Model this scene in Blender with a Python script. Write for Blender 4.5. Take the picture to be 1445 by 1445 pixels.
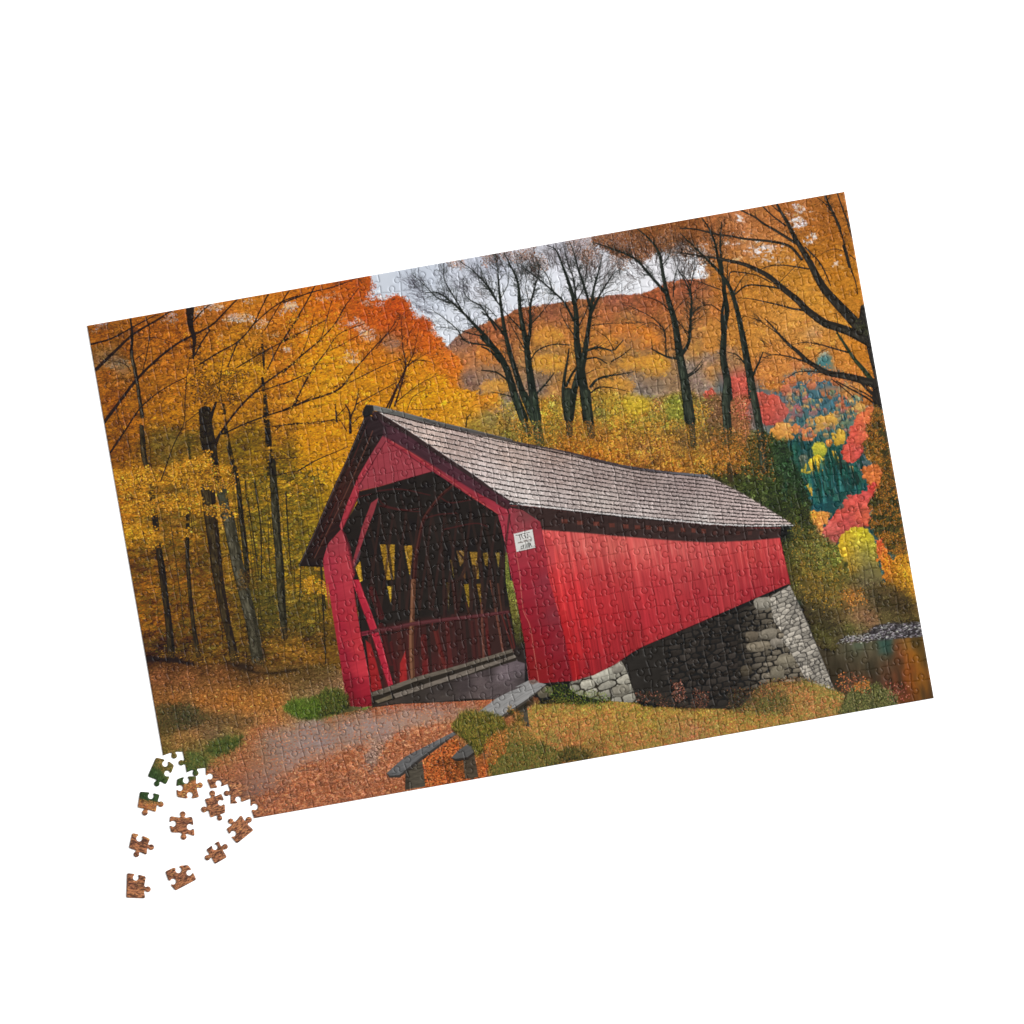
# ---------------------------------------------------------------- the print
# The puzzle's printed picture, painted by code into an array.  Coordinates are
# those of the flat print lying on the table; colours are print colours.
import math
import numpy as np
R = np.random.default_rng(7)
S = 1.5                                   # samples per print unit
PX0, PY0, PW, PH = 108.0, 252.0, 1224.0, 940.0
CW, CH = int(PW*S), int(PH*S)
C = np.zeros((CH, CW, 3), np.float32)
CF = C.reshape(-1, 3)
RA = math.radians(-10.03)
UX, UY = math.cos(RA), math.sin(RA)       # right along the print
VX, VY = -UY, UX                          # down along the print
K = 1445/300.0


def q(ox, oy, *v):
    return [(ox+v[i]/K, oy+v[i+1]/K) for i in range(0, len(v), 2)]
def A(*v): return q(120, 380, *v)
def B(*v): return q(400, 330, *v)
def Cc(*v): return q(680, 290, *v)
def D(*v): return q(960, 260, *v)
def E(*v): return q(160, 660, *v)
def F(*v): return q(420, 560, *v)
def G(*v): return q(700, 560, *v)
def H(*v): return q(1000, 540, *v)
def I(*v): return q(160, 980, *v)
def J(*v): return q(440, 820, *v)
def KK(*v): return q(700, 800, *v)
def L(*v): return q(1020, 780, *v)


def bbox(pts, pad=2.0):
    xs = [p[0] for p in pts]; ys = [p[1] for p in pts]
    x0 = max(0, int((min(xs)-pad-PX0)*S)); x1 = min(CW, int((max(xs)+pad-PX0)*S)+1)
    y0 = max(0, int((min(ys)-pad-PY0)*S)); y1 = min(CH, int((max(ys)+pad-PY0)*S)+1)
    return x0, y0, max(x0, x1), max(y0, y1)


def gxy(bb):
    x0, y0, x1, y1 = bb
    X = ((np.arange(x0, x1)+.5)/S+PX0).astype(np.float32)
    Y = ((np.arange(y0, y1)+.5)/S+PY0).astype(np.float32)
    return np.meshgrid(X, Y)


TAB = R.random((256, 256)).astype(np.float32)


def noise(X, Y, sx, sy=None, ang=RA, seed=0):
    """smooth value noise, stretched sx along and sy across the direction ang"""
    sy = sy or sx
    c, s = math.cos(ang), math.sin(ang)
    u = (X*c+Y*s)/sx+seed*17.31+300; v = (-X*s+Y*c)/sy+seed*7.77+300
    iu = np.floor(u).astype(np.int32); iv = np.floor(v).astype(np.int32)
    fu = u-iu; fv = v-iv
    fu = fu*fu*(3-2*fu); fv = fv*fv*(3-2*fv)
    a = TAB[iv & 255, iu & 255]; b = TAB[iv & 255, (iu+1) & 255]
    d = TAB[(iv+1) & 255, iu & 255]; e = TAB[(iv+1) & 255, (iu+1) & 255]
    return (a+(b-a)*fu)*(1-fv)+(d+(e-d)*fu)*fv


def fbm(X, Y, sx, sy=None, ang=RA, seed=0, octv=3):
    sy = sy or sx
    t = 0; w = 0
    for k in range(octv):
        a = .55**k
        t = t+a*(noise(X, Y, sx/2**k, sy/2**k, ang, seed+k*3)-.5); w += a
    return t/w*2


def psd(pts, X, Y):
    """signed distance to a polygon, positive inside"""
    n = len(pts)
    d2 = np.full(X.shape, 1e9, np.float32)
    ins = np.zeros(X.shape, bool)
    for i in range(n):
        ax, ay = pts[i]; bx, by = pts[(i+1) % n]
        ex, ey = bx-ax, by-ay
        l2 = ex*ex+ey*ey+1e-9
        t = np.clip(((X-ax)*ex+(Y-ay)*ey)/l2, 0, 1)
        dx = X-ax-t*ex; dy = Y-ay-t*ey
        d2 = np.minimum(d2, dx*dx+dy*dy)
        if ay != by:
            c = ((ay > Y) != (by > Y)) & (X < ex*(Y-ay)/(by-ay)+ax)
            ins ^= c
    d = np.sqrt(d2)
    return np.where(ins, d, -d)


def mask(pts, soft=0, rough=0, rs=6, pad=None, seed=3):
    bb = bbox(pts, pad if pad is not None else 2+soft+rough)
    X, Y = gxy(bb)
    sd = psd(pts, X, Y)
    if rough:
        sd = sd+rough*fbm(X, Y, rs, seed=seed, octv=3)
    if soft:
        m = np.clip(sd/soft*.5+.5, 0, 1); m = m*m*(3-2*m)
    else:
        m = np.clip(sd*S+.5, 0, 1)
    return bb, X, Y, m, sd


def put(bb, m, col):
    x0, y0, x1, y1 = bb
    s = C[y0:y1, x0:x1]
    s += m[..., None]*(np.asarray(col, np.float32)-s)


def fill(pts, col, soft=0, rough=0, rs=6, alpha=1, var=0, vs=5, vsy=None, vang=RA, seed=3):
    bb, X, Y, m, sd = mask(pts, soft, rough, rs, seed=seed)
    if callable(col):
        c = col(X, Y)
    elif isinstance(col, list):
        c = field(col, X, Y)
    else:
        c = np.broadcast_to(np.asarray(col, np.float32), X.shape+(3,))
    if var:
        c = c*(1+var*fbm(X, Y, vs, vsy, vang, seed+5))[..., None]
    put(bb, m*alpha, c)
    return bb, X, Y, m, sd


def field(cp, X, Y, p=1.6, eps=60.):
    """colour at X, Y between control points [(x, y), (r, g, b)] """
    h, w = X.shape
    st = 6 if h*w > 4000 else 1
    xs, ys = X[::st, ::st], Y[::st, ::st]
    num = np.zeros(xs.shape+(3,), np.float32); den = np.zeros(xs.shape, np.float32)
    for (x, y), c in cp:
        wt = 1/((xs-x)**2+(ys-y)**2+eps)**p
        num += wt[..., None]*np.asarray(c, np.float32); den += wt
    lo = num/den[..., None]
    if st == 1:
        return lo
    iy = np.clip((np.arange(h))/st, 0, lo.shape[0]-1.001); ix = np.clip(np.arange(w)/st, 0, lo.shape[1]-1.001)
    if lo.shape[0] < 2 or lo.shape[1] < 2:
        return np.broadcast_to(lo[:1, :1], (h, w, 3))
    y0 = iy.astype(int); x0 = ix.astype(int); fy = (iy-y0)[:, None, None]; fx = (ix-x0)[None, :, None]
    r0 = lo[y0]*(1-fy)+lo[y0+1]*fy
    return r0[:, x0]*(1-fx)+r0[:, x0+1]*fx


def dabs(x, y, rl, rw, ang, cols, alpha=1.0):
    """many small soft ellipses"""
    n = len(x)
    rl = np.broadcast_to(rl, n); rw = np.broadcast_to(rw, n); ang = np.broadcast_to(ang, n)
    al = np.broadcast_to(alpha, n)
    cols = np.broadcast_to(np.asarray(cols, np.float32), (n, 3))
    r = int(math.ceil(max(rl.max(), rw.max())*S))+1
    oy, ox = np.mgrid[-r:r+1, -r:r+1]
    ox = ox.ravel(); oy = oy.ravel()
    for k in range(0, n, 3000):
        sl = slice(k, k+3000)
        cx = (x[sl]-PX0)*S; cy = (y[sl]-PY0)*S
        ix = np.floor(cx).astype(int); iy = np.floor(cy).astype(int)
        px = ix[:, None]+ox; py = iy[:, None]+oy
        dx = (px+.5-cx[:, None])/S; dy = (py+.5-cy[:, None])/S
        c = np.cos(ang[sl])[:, None]; s = np.sin(ang[sl])[:, None]
        u = (dx*c+dy*s)/rl[sl][:, None]; v = (-dx*s+dy*c)/rw[sl][:, None]
        a = np.clip((1-np.sqrt(u*u+v*v))*np.minimum(rl[sl], rw[sl])[:, None]*S+.5, 0, 1)*al[sl][:, None]
        ok = (a > .02) & (px >= 0) & (px < CW) & (py >= 0) & (py < CH)
        idx = (py*CW+px)[ok]; aa = a[ok][:, None]
        cc = np.repeat(cols[sl], ok.sum(1), axis=0)
        CF[idx] = CF[idx]*(1-aa)+cc*aa


def pick(bb, m, n):
    """n random places spread over a mask"""
    w = np.cumsum(m.ravel().astype(np.float64))
    if w[-1] <= 0:
        return np.zeros(0), np.zeros(0)
    i = np.searchsorted(w, R.random(n)*w[-1])
    i = np.minimum(i, m.size-1)
    ww = m.shape[1]
    return (bb[0]+i % ww+R.random(n))/S+PX0, (bb[1]+i//ww+R.random(n))/S+PY0


def at(x, y):
    ix = np.clip(((x-PX0)*S).astype(int), 0, CW-1); iy = np.clip(((y-PY0)*S).astype(int), 0, CH-1)
    return C[iy, ix].copy()


def leaves(pts, per=.5, rl=(1.0, 2.0), rw=(.5, .9), ang=RA, aj=.5, sig=.16, hue=.05, alpha=.85,
           col=None, soft=6, rough=0, rs=8, dark=0., darkc=(40, 34, 22), clump=0, seed=1, gain=1.0, cmix=1.0):
    """leaf-sized dabs, coloured like what they lie on (or col), lighter and darker by chance"""
    bb, X, Y, m, sd = mask(pts, soft, rough, rs, seed=seed)
    if clump:
        m = m*np.clip(.5+1.6*fbm(X, Y, clump, clump*.6, seed=seed+9), .0, 1)
    n = int(per*m.sum()/S/S)
    if n < 1:
        return
    x, y = pick(bb, m, n)
    b = at(x, y)*gain
    if col is not None:
        ca = np.asarray(col, np.float32)
        if ca.ndim == 2:
            ca = ca[R.integers(0, len(ca), n)]
        b = b*(1-cmix)+ca*cmix
    f = np.exp(R.normal(0, sig, n))[:, None]
    h = R.normal(0, hue, (n, 1))*np.array([[.6, 1.2, .3]])
    c = np.clip(b*f*(1+h), 4, 245)
    if dark:
        k = R.random(n) < dark
        c[k] = np.asarray(darkc)*np.exp(R.normal(0, .2, (k.sum(), 1)))
    dabs(x, y, R.uniform(*rl, n), R.uniform(*rw, n), ang+R.normal(0, aj, n), c, alpha)


def spline(pts, step=2.5):
    P = np.array(pts, float)
    if len(P) < 3:
        n = max(2, int(np.hypot(*(P[-1]-P[0]))/step))
        t = np.linspace(0, 1, n)[:, None]
        return P[0]*(1-t)+P[-1]*t
    Q = np.vstack([2*P[0]-P[1], P, 2*P[-1]-P[-2]])
    o = []
    for i in range(1, len(Q)-2):
        p0, p1, p2, p3 = Q[i-1:i+3]
        n = max(2, int(np.hypot(*(p2-p1))/step))
        t = np.linspace(0, 1, n, endpoint=False)[:, None]
        o.append(.5*(2*p1+(p2-p0)*t+(2*p0-5*p1+4*p2-p3)*t*t+(3*p1-p0-3*p2+p3)*t**3))
    o.append(P[-1:])
    return np.vstack(o)


def cover(P, W, pad=1.5):
    """coverage of a tapering line"""
    bb = bbox([tuple(p) for p in P], pad+max(W))
    if bb[2] <= bb[0] or bb[3] <= bb[1]:
        return bb, None
    X, Y = gxy(bb)
    cov = np.zeros(X.shape, np.float32)
    for i in range(len(P)-1):
        (ax, ay), (bx, by) = P[i], P[i+1]
        w = max(W[i], W[i+1])/2+1
        x0 = max(bb[0], int((min(ax, bx)-w-PX0)*S)); x1 = min(bb[2], int((max(ax, bx)+w-PX0)*S)+2)
        y0 = max(bb[1], int((min(ay, by)-w-PY0)*S)); y1 = min(bb[3], int((max(ay, by)+w-PY0)*S)+2)
        if x1 <= x0 or y1 <= y0:
            continue
        sl = (slice(y0-bb[1], y1-bb[1]), slice(x0-bb[0], x1-bb[0]))
        xs, ys = X[sl], Y[sl]
        ex, ey = bx-ax, by-ay
        t = np.clip(((xs-ax)*ex+(ys-ay)*ey)/(ex*ex+ey*ey+1e-9), 0, 1)
        d = np.hypot(xs-ax-t*ex, ys-ay-t*ey)
        hw = (W[i]+(W[i+1]-W[i])*t)/2
        c = np.clip((hw-d)*S+.5, 0, 1)*np.minimum(1, hw*2*S*.8)
        cov[sl] = np.maximum(cov[sl], c)
    return bb, cov


def stroke(pts, w0, w1, col, alpha=1.0, step=2.5, wob=0):
    P = spline(pts, step)
    if wob:
        P = P+R.normal(0, wob, P.shape)
    W = np.linspace(w0, w1, len(P))
    bb, cov = cover(P, W)
    if cov is not None:
        put(bb, cov*alpha, col)
    return P, W


def twig(x, y, a, ln, w, col, depth, alpha=1.0, spread=.55):
    n = 4
    pts = [(x, y)]
    b = a
    for i in range(n):
        b += R.normal(0, .13)
        x += math.cos(b)*ln/n; y += math.sin(b)*ln/n
        pts.append((x, y))
    P = np.array(pts)
    bb, cov = cover(P, np.linspace(w, w*.45, len(P)))
    if cov is not None:
        put(bb, cov*alpha, col)
    if depth > 0:
        for k in range(R.integers(2, 4)):
            i = R.integers(1, n+1)
            twig(pts[i][0], pts[i][1], b+R.choice([-1, 1])*R.uniform(.3, 1)*spread*1.3, ln*R.uniform(.45, .75), max(.35, w*.6),
                 col, depth-1, alpha, spread)


BARK = (36, 31, 24)


def branch(pts, w0, w1, col=BARK, tw=0, tl=14, td=1, alpha=1.0, tw_a=.75, lit=None):
    """a limb from its thick end to its thin end; tw = twigs per 10 units"""
    P, W = stroke(pts, w0, w1, col, alpha)
    if lit is not None and w0 > 2.5:
        o = np.array([.22, 0])
        bb, cov = cover(P-W[:, None]*o, W*.35)
        if cov is not None:
            X, Y = gxy(bb)
            put(bb, cov*np.clip(.5+fbm(X, Y, 3, 8), 0, 1)*.55, lit)
    if tw:
        d = np.hypot(*np.diff(P, axis=0).T)
        n = int(d.sum()/10*tw*2.2+R.random())
        for _ in range(n):
            i = int(R.integers(len(P)//6, len(P)-1))
            t = P[min(i+1, len(P)-1)]-P[i]
            a = math.atan2(t[1], t[0])+R.choice([-1, 1])*R.uniform(.35, .9)
            twig(P[i][0], P[i][1], a, tl*R.uniform(.5, 1.2), max(.5, min(1.1, W[i]*.4)), col, td, tw_a)
    return P, W


def trunk(pts, ws, col=BARK, lit=None, gaps=0, tex=.25):
    """a trunk seen broadly: widths along it, bark streaks, leaves in front (gaps)"""
    P = spline(pts, 3)
    W = np.interp(np.linspace(0, 1, len(P)), np.linspace(0, 1, len(ws)), ws)
    bb, cov = cover(P, W)
    if cov is None:
        return
    X, Y = gxy(bb)
    a = math.atan2(P[-1][1]-P[0][1], P[-1][0]-P[0][0])
    if gaps:
        cov = cov*np.clip(1.3-gaps*2.4*np.clip(fbm(X, Y, 7, 4, seed=int(P[0][0]))+.15, 0, 1), 0, 1)
    c = np.broadcast_to(np.asarray(col, np.float32), X.shape+(3,))
    if lit is not None:
        # lighter bark toward one side
        b2, c2 = cover(P-W[:, None]*np.array([.12, 0]), W*.55)
        l = np.zeros_like(cov)
        if c2 is not None:
            ox, oy = b2[0]-bb[0], b2[1]-bb[1]
            ys, xs = slice(max(0, oy), min(l.shape[0], oy+c2.shape[0])), slice(max(0, ox), min(l.shape[1], ox+c2.shape[1]))
            l[ys, xs] = c2[ys.start-oy:ys.stop-oy, xs.start-ox:xs.stop-ox]
        c = c+(np.asarray(lit, np.float32)-c)*(l*np.clip(.55+fbm(X, Y, 9, 2.2, a, 4), 0, 1))[..., None]
    c = c*(1+tex*fbm(X, Y, 8, 1.6, a, 2))[..., None]
    put(bb, cov, c)


def masonry(poly, uvf, cell, col, mortar=(58, 54, 49), gap=.9, jit=.34, var=.13, shade=.3, rough=.5, soft=0, seed=0):
    """irregular stones: cells round scattered seeds, thin dark joints, each stone a little rounded.
    uvf(X, Y) -> u, v in print units; cell = (width, height); col(u, v, h) -> colour"""
    bb, X, Y, m, sd = mask(poly, soft, rough, 4)
    u, v = uvf(X, Y)
    u = u+1.0*fbm(X, Y, 5, seed=seed+60); v = v+.6*fbm(X, Y, 5, seed=seed+61)
    cw_, ch_ = cell
    j0 = np.floor(v/ch_).astype(int)
    d1 = np.full(X.shape, 1e9, np.float32); d2 = d1.copy(); hh = np.zeros(X.shape, np.float32); ly = np.zeros(X.shape, np.float32)
    for dj in (-1, 0, 1):
        j = j0+dj
        i0 = np.floor(u/cw_-.5*(j % 2)).astype(int)
        for di in (-1, 0, 1):
            i = i0+di
            a = TAB[(j*31+seed*7) & 255, (i*17+seed*3) & 255]; b = TAB[(j*13+5+seed) & 255, (i*41+9) & 255]
            su = (i+.5+.5*(j % 2)+jit*(a-.5)*1.6)*cw_; sv = (j+.5+jit*(b-.5))*ch_
            d = np.maximum(np.abs(u-su)/cw_, np.abs(v-sv)/ch_*(.9+.2*a))*.72+np.hypot((u-su)/cw_, (v-sv)/ch_)*.36
            n1 = d < d1
            d2 = np.where(n1, d1, np.minimum(d2, d)); hh = np.where(n1, TAB[(j*7+3) & 255, (i*29+11) & 255], hh); ly = np.where(n1, (v-sv)/ch_, ly)
            d1 = np.where(n1, d, d1)
    e = (d2-d1)*min(cw_, ch_)*.55
    c = col(u, v, hh)
    c = c*(1+shade*(-ly)*1.0)[..., None]*(1+var*fbm(X, Y, 2.4, seed=seed+70))[..., None]
    c = c*(.72+.28*np.clip(e/(gap*1.6), 0, 1))[..., None]
    t = np.clip((gap-e)*S/1.2+.2, 0, 1)[..., None]
    put(bb, m, c*(1-t)+np.asarray(mortar, np.float32)*np.clip(c.mean(2, keepdims=True)/130, .55, 1)*t)


def lumps(poly, n, r, lit=1.22, dk=.7, seed=0, soft=2, rough=3):
    """a far crown broken into small rounded masses, lit above and shaded below"""
    bb, X, Y, m, sd = mask(poly, soft, rough, 4, seed=seed)
    x, y = pick(bb, m, n)
    o = np.argsort(y)
    x, y = x[o], y[o]
    c = at(x, y)
    rr = R.uniform(*r, n)
    for k in range(0, n, 12):
        s = slice(k, k+12)
        f = np.exp(R.normal(0, .09, (len(x[s]), 1)))
        dabs(x[s]+VX*rr[s]*.5, y[s]+VY*rr[s]*.55, rr[s]*1.02, rr[s]*.8, RA, c[s]*dk*f, .55)
        dabs(x[s], y[s], rr[s], rr[s]*.72, RA+R.normal(0, .3, len(x[s])), c[s]*f, .8)
        dabs(x[s]-1*.2-VX*rr[s]*.3, y[s]-VY*rr[s]*.32, rr[s]*.62, rr[s]*.36, RA, np.clip(c[s]*lit*f, 0, 245), .6)


def sprays(poly, n, rx=(4, 9), ry=(1.2, 2.6), lit=(1.08, 1.4), dk=.55, per=26, rl=(.9, 2.0), rw=(.5, .95), aj=.6, tilt=.3, alpha=.85, soft=8, clump=0, seed=0, sig=.09, under=.6):
    """leaf clusters: each a flat spray of leaves lit alike, with its own dark underside"""
    bb, X, Y, m, sd = mask(poly, soft)
    if clump:
        m = m*np.clip(.4+1.8*fbm(X, Y, clump, clump*.6, seed=seed+9), 0, 1)
    cx, cy = pick(bb, m, n)
    o = np.argsort(cy)[::-1]
    cx, cy = cx[o], cy[o]
    base = at(cx, cy)
    a = RA+R.normal(0, tilt, n); ex = R.uniform(*rx, n); ey = R.uniform(*ry, n); g = R.uniform(*lit, n)
    hue = R.normal(0, .05, (n, 1))*np.array([[.5, 1.2, .4]])

    def cloud(k, off, shrink):
        q_ = np.repeat(np.arange(n), k)
        rr = np.sqrt(R.random(len(q_)))*shrink; t = R.random(len(q_))*6.283
        u = ex[q_]*rr*np.cos(t); v = ey[q_]*rr*np.sin(t)+off*ey[q_]
        return q_, cx[q_]+u*np.cos(a[q_])-v*np.sin(a[q_]), cy[q_]+u*np.sin(a[q_])+v*np.cos(a[q_])
    q1, x1, y1 = cloud(int(per*under), .8, 1.0)
    q2, x2, y2 = cloud(per, 0, 1.0)
    c1 = base[q1]*dk*np.exp(R.normal(0, .15, (len(q1), 1)))
    c2 = base[q2]*(1+hue[q2])*g[q2][:, None]*np.exp(R.normal(0, sig, (len(q2), 1)))
    qq = np.concatenate([q1*2, q2*2+1]); od = np.argsort(qq, kind='stable')
    x = np.concatenate([x1, x2])[od]; y = np.concatenate([y1, y2])[od]; c = np.clip(np.vstack([c1, c2])[od], 5, 240)
    dabs(x, y, R.uniform(*rl, len(x)), R.uniform(*rw, len(x)), RA+R.normal(0, aj, len(x)), c, alpha)


def pair(fn, *v):
    """control points: fn(x, y) with a colour each"""
    return [(fn(v[i], v[i+1])[0], v[i+2]) for i in range(0, len(v), 3)]


# ---- sky
SKY = pair(B, 650, 350, (203, 209, 219), 900, 300, (196, 203, 215), 1000, 450, (205, 211, 222), 1250, 550, (216, 220, 229),
           1060, 650, (222, 226, 233), 1400, 400, (214, 216, 224)) + \
      pair(Cc, 100, 600, (222, 226, 235), 420, 560, (228, 231, 238), 700, 450, (222, 220, 226), 950, 540, (231, 232, 236),
           60, 400, (196, 200, 214), 600, 300, (206, 204, 214), 1250, 430, (226, 224, 228)) + \
      pair(D, 110, 580, (238, 238, 242), 600, 430, (232, 226, 226), 780, 250, (230, 224, 224)) + \
      pair(A, 1060, 330, (236, 232, 228), 590, 330, (205, 200, 205), 100, 380, (190, 195, 205))
fill([(100, 250), (1340, 250), (1340, 620), (100, 620)], SKY, var=.012, vs=14)

# ---- the ridge and the far hillside
HILL = pair(B, 1300, 660, (158, 88, 54), 1200, 720, (150, 104, 84), 1110, 740, (140, 108, 100), 1090, 850, (208, 112, 42), 1200, 900, (204, 112, 48),
            1400, 720, (176, 96, 52), 1400, 850, (192, 116, 58), 1250, 980, (138, 112, 102), 1160, 1000, (206, 116, 40), 1380, 1030, (140, 110, 96)) + \
       pair(Cc, 100, 830, (166, 88, 50), 300, 760, (170, 92, 52), 480, 740, (160, 88, 60), 560, 740, (170, 98, 56), 450, 860, (204, 128, 50), 420, 950, (202, 132, 46),
            50, 1020, (206, 122, 46), 480, 1060, (210, 142, 44), 420, 1170, (142, 116, 88), 390, 1230, (138, 124, 118), 480, 1250, (186, 126, 62),
            900, 640, (152, 84, 62), 1000, 640, (160, 80, 52), 850, 740, (178, 98, 52), 1000, 770, (168, 112, 58), 1100, 680, (164, 84, 48), 1180, 610, (168, 80, 42),
            1380, 560, (170, 84, 48), 950, 850, (200, 112, 42), 1080, 900, (222, 122, 36), 1150, 930, (214, 118, 38), 850, 950, (206, 128, 44), 900, 1040, (204, 132, 42),
            1200, 760, (176, 98, 46), 1290, 900, (182, 108, 48), 1180, 1100, (216, 146, 42), 1080, 1060, (210, 140, 44), 1020, 1170, (150, 124, 98), 1060, 1230, (136, 124, 116),
            1200, 1220, (142, 124, 104), 900, 1220, (202, 136, 44), 960, 1260, (196, 140, 56), 1280, 1110, (164, 120, 70), 180, 1330, (140, 128, 120), 120, 1250, (204, 138, 50),
            60, 1200, (150, 126, 110), 60, 1330, (212, 140, 40), 1100, 1290, (132, 126, 118), 1290, 1180, (160, 124, 84), 600, 870, (192, 116, 48), 760, 900, (196, 118, 46),
            540, 1180, (196, 130, 50), 620, 1000, (200, 132, 50)) + \
       pair(D, 40, 700, (164, 88, 58), 130, 800, (176, 106, 56), 210, 1000, (192, 124, 54), 120, 1130, (206, 138, 52), 180, 1180, (150, 124, 108), 220, 1280, (204, 134, 60),
            120, 1330, (148, 126, 112), 170, 1400, (142, 126, 116), 60, 1250, (140, 128, 118), 200, 900, (188, 116, 52))
RIDGE = [(560, 560), (600, 520), (636, 483), (655, 467), (680, 458), (707, 448), (732, 435), (758, 431), (784, 428), (813, 423), (840, 420), (867, 416), (887, 416), (908, 414), (925, 407),
         (946, 397), (970, 394), (1000, 394), (1060, 420), (1060, 620), (560, 620)]
fill(RIDGE, HILL, rough=1.2, rs=4, var=.10, vs=9, vsy=14)
leaves(RIDGE, 1.6, (.8, 2.2), (.6, 1.2), sig=.15, hue=.06, aj=.8, alpha=.7, soft=2, clump=8)
leaves(RIDGE, .5, (.8, 1.8), (.4, .8), sig=.1, hue=.05, aj=.6, alpha=.6, soft=3, clump=9, gain=.74, seed=6)
lumps(RIDGE, 1500, (1.6, 3.6), 1.09, .84, seed=2)
# soft tree domes standing on the slope
for (cx, cy, rx, ry, col) in [(455, 900, 95, 60, (208, 134, 44)), (450, 1080, 110, 55, (218, 148, 42)), (90, 1230, 90, 40, (212, 144, 48)), (50, 1330, 80, 55, (220, 148, 38)), (480, 1340, 60, 60, (196, 134, 66)),
                              (1080, 900, 90, 70, (224, 124, 36)), (1000, 850, 90, 55, (206, 114, 40)), (1180, 1090, 95, 70, (220, 148, 40)), (1040, 1075, 100, 45, (214, 142, 42)), (930, 1230, 100, 50, (206, 140, 46)),
                              (880, 960, 80, 60, (210, 130, 42)), (60, 1010, 80, 70, (208, 118, 42))]:
    P = [Cc(cx+rx*math.cos(t), cy+ry*math.sin(t))[0] for t in np.linspace(0, 2*math.pi, 14, endpoint=False)]
    fill(P, col, soft=3, rough=4, rs=7, alpha=.75, seed=cx)
    leaves(P, 1.8, (.7, 1.7), (.5, 1.0), sig=.15, hue=.05, alpha=.8, soft=4, rough=4, aj=.9, seed=cx, dark=.05, darkc=(150, 96, 48))
    lumps(P, int(rx*ry/110), (1.8, 3.8), 1.12, .78, seed=cx)
    P2 = [(x, y-ry/K*.25) for x, y in P]
    leaves(P2, .5, (.6, 1.3), (.5, .9), sig=.05, hue=.03, alpha=.45, soft=8, gain=1.14, aj=.9)
    fill([(x, y+ry/K*1.25) for x, y in P], (120, 98, 78), soft=8, alpha=.38)
    leaves(P, .8, (.7, 1.7), (.5, 1.0), sig=.12, col=col, hue=.05, alpha=.75, soft=5, rough=6, aj=.9, seed=cx+1)
    for k in range(5):
        x0, y0 = Cc(cx+R.uniform(-.6, .6)*rx, cy+ry*1.5)[0]
        twig(x0, y0, -1.7+R.normal(0, .2), 9, .6, (150, 112, 84), 1, .5)

fill(RIDGE, (164, 128, 108), soft=1, rough=1.2, rs=4, alpha=.17)
for k in range(420):
    x, y = Cc(R.uniform(-60, 1700), R.uniform(560, 1250))[0]
    twig(x, y, -math.pi/2+R.normal(0, .25), R.uniform(4, 9), .55, (138, 90, 58), 0, .5)
# ---- far valley at the right
VAL = pair(H, 430, 30, (200, 120, 56), 400, 80, (58, 92, 106), 620, 90, (40, 88, 104), 520, 60, (60, 92, 104), 720, 60, (52, 92, 104), 660, 150, (62, 92, 104), 780, 160, (44, 92, 106),
           560, 250, (52, 96, 96), 650, 250, (50, 94, 92), 900, 240, (80, 110, 92), 820, 330, (60, 96, 84), 620, 430, (30, 78, 88), 560, 420, (34, 76, 74), 700, 430, (40, 78, 74),
           640, 530, (92, 100, 90), 860, 450, (40, 82, 74), 600, 600, (44, 84, 72), 760, 700, (32, 72, 66), 850, 650, (30, 68, 60), 980, 650, (36, 74, 74), 720, 800, (30, 74, 82),
           830, 820, (34, 72, 74), 1030, 680, (34, 80, 80), 900, 760, (36, 72, 66), 1010, 560, (90, 104, 106), 480, 470, (40, 70, 58), 30, 60, (60, 90, 100), 30, 150, (150, 130, 110),
           200, 90, (180, 88, 74), 430, 120, (130, 92, 90)) + \
      pair(D, 980, 1220, (60, 118, 122), 900, 1400, (44, 100, 112), 1100, 1430, (52, 104, 112), 820, 1420, (52, 100, 112), 570, 1430, (66, 104, 110), 700, 1440, (70, 104, 110),
           230, 1180, (92, 112, 116), 240, 1420, (58, 96, 108), 400, 1300, (182, 88, 72), 400, 1420, (184, 82, 72), 560, 1280, (198, 122, 64), 650, 1330, (198, 116, 66),
           640, 1250, (196, 124, 62), 850, 1340, (212, 124, 74), 1100, 1260, (198, 126, 56), 1080, 1360, (204, 120, 66), 760, 1390, (206, 110, 84), 1000, 1330, (206, 122, 70),
           820, 1280, (90, 112, 112), 1180, 1400, (196, 110, 76))
VALP = H(60, -60, 300, -110, 500, -170, 1130, -260, 1260, 300, 1380, 1000, 1420, 1500, 560, 1500, 560, 800, 380, 560, 380, 330, 250, 330, 100, 330, 60, 150)
fill(VALP, VAL, soft=12, var=.06, vs=6)


def firs(n, poly, cols, h=(6, 12), w=(1.6, 3), soft=3):
    bb, X, Y, m, sd = mask(poly, soft)
    x, y = pick(bb, m, n)
    o = np.argsort(y)
    for i in o:
        hh = R.uniform(*h); ww = R.uniform(*w)
        c = np.array(cols[R.integers(0, len(cols))])*R.uniform(.7, 1.28)
        bx, by = x[i], y[i]
        tx, ty = bx-VX*hh, by-VY*hh
        P = [(tx, ty), (bx+UX*ww*.55-VX*hh*.35, by+UY*ww*.55-VY*hh*.35), (bx+UX*ww, by+UY*ww), (bx-UX*ww, by-UY*ww), (bx-UX*ww*.55-VX*hh*.35, by-UY*ww*.55-VY*hh*.35)]
        fill(P, c, rough=.7, rs=2.5, alpha=.8, seed=i)
        stroke([(tx-UX*ww*.1, ty+VY*1.5), (bx-UX*ww*.5-VX*3, by-UY*ww*.5-VY*3)], .5, .9, np.minimum(c*1.45, 200), .55)
        stroke([(tx+UX*ww*.2, ty+VY*2), (bx+UX*ww*.6-VX*2, by+UY*ww*.6-VY*2)], .5, .9, c*.6, .7)


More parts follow.
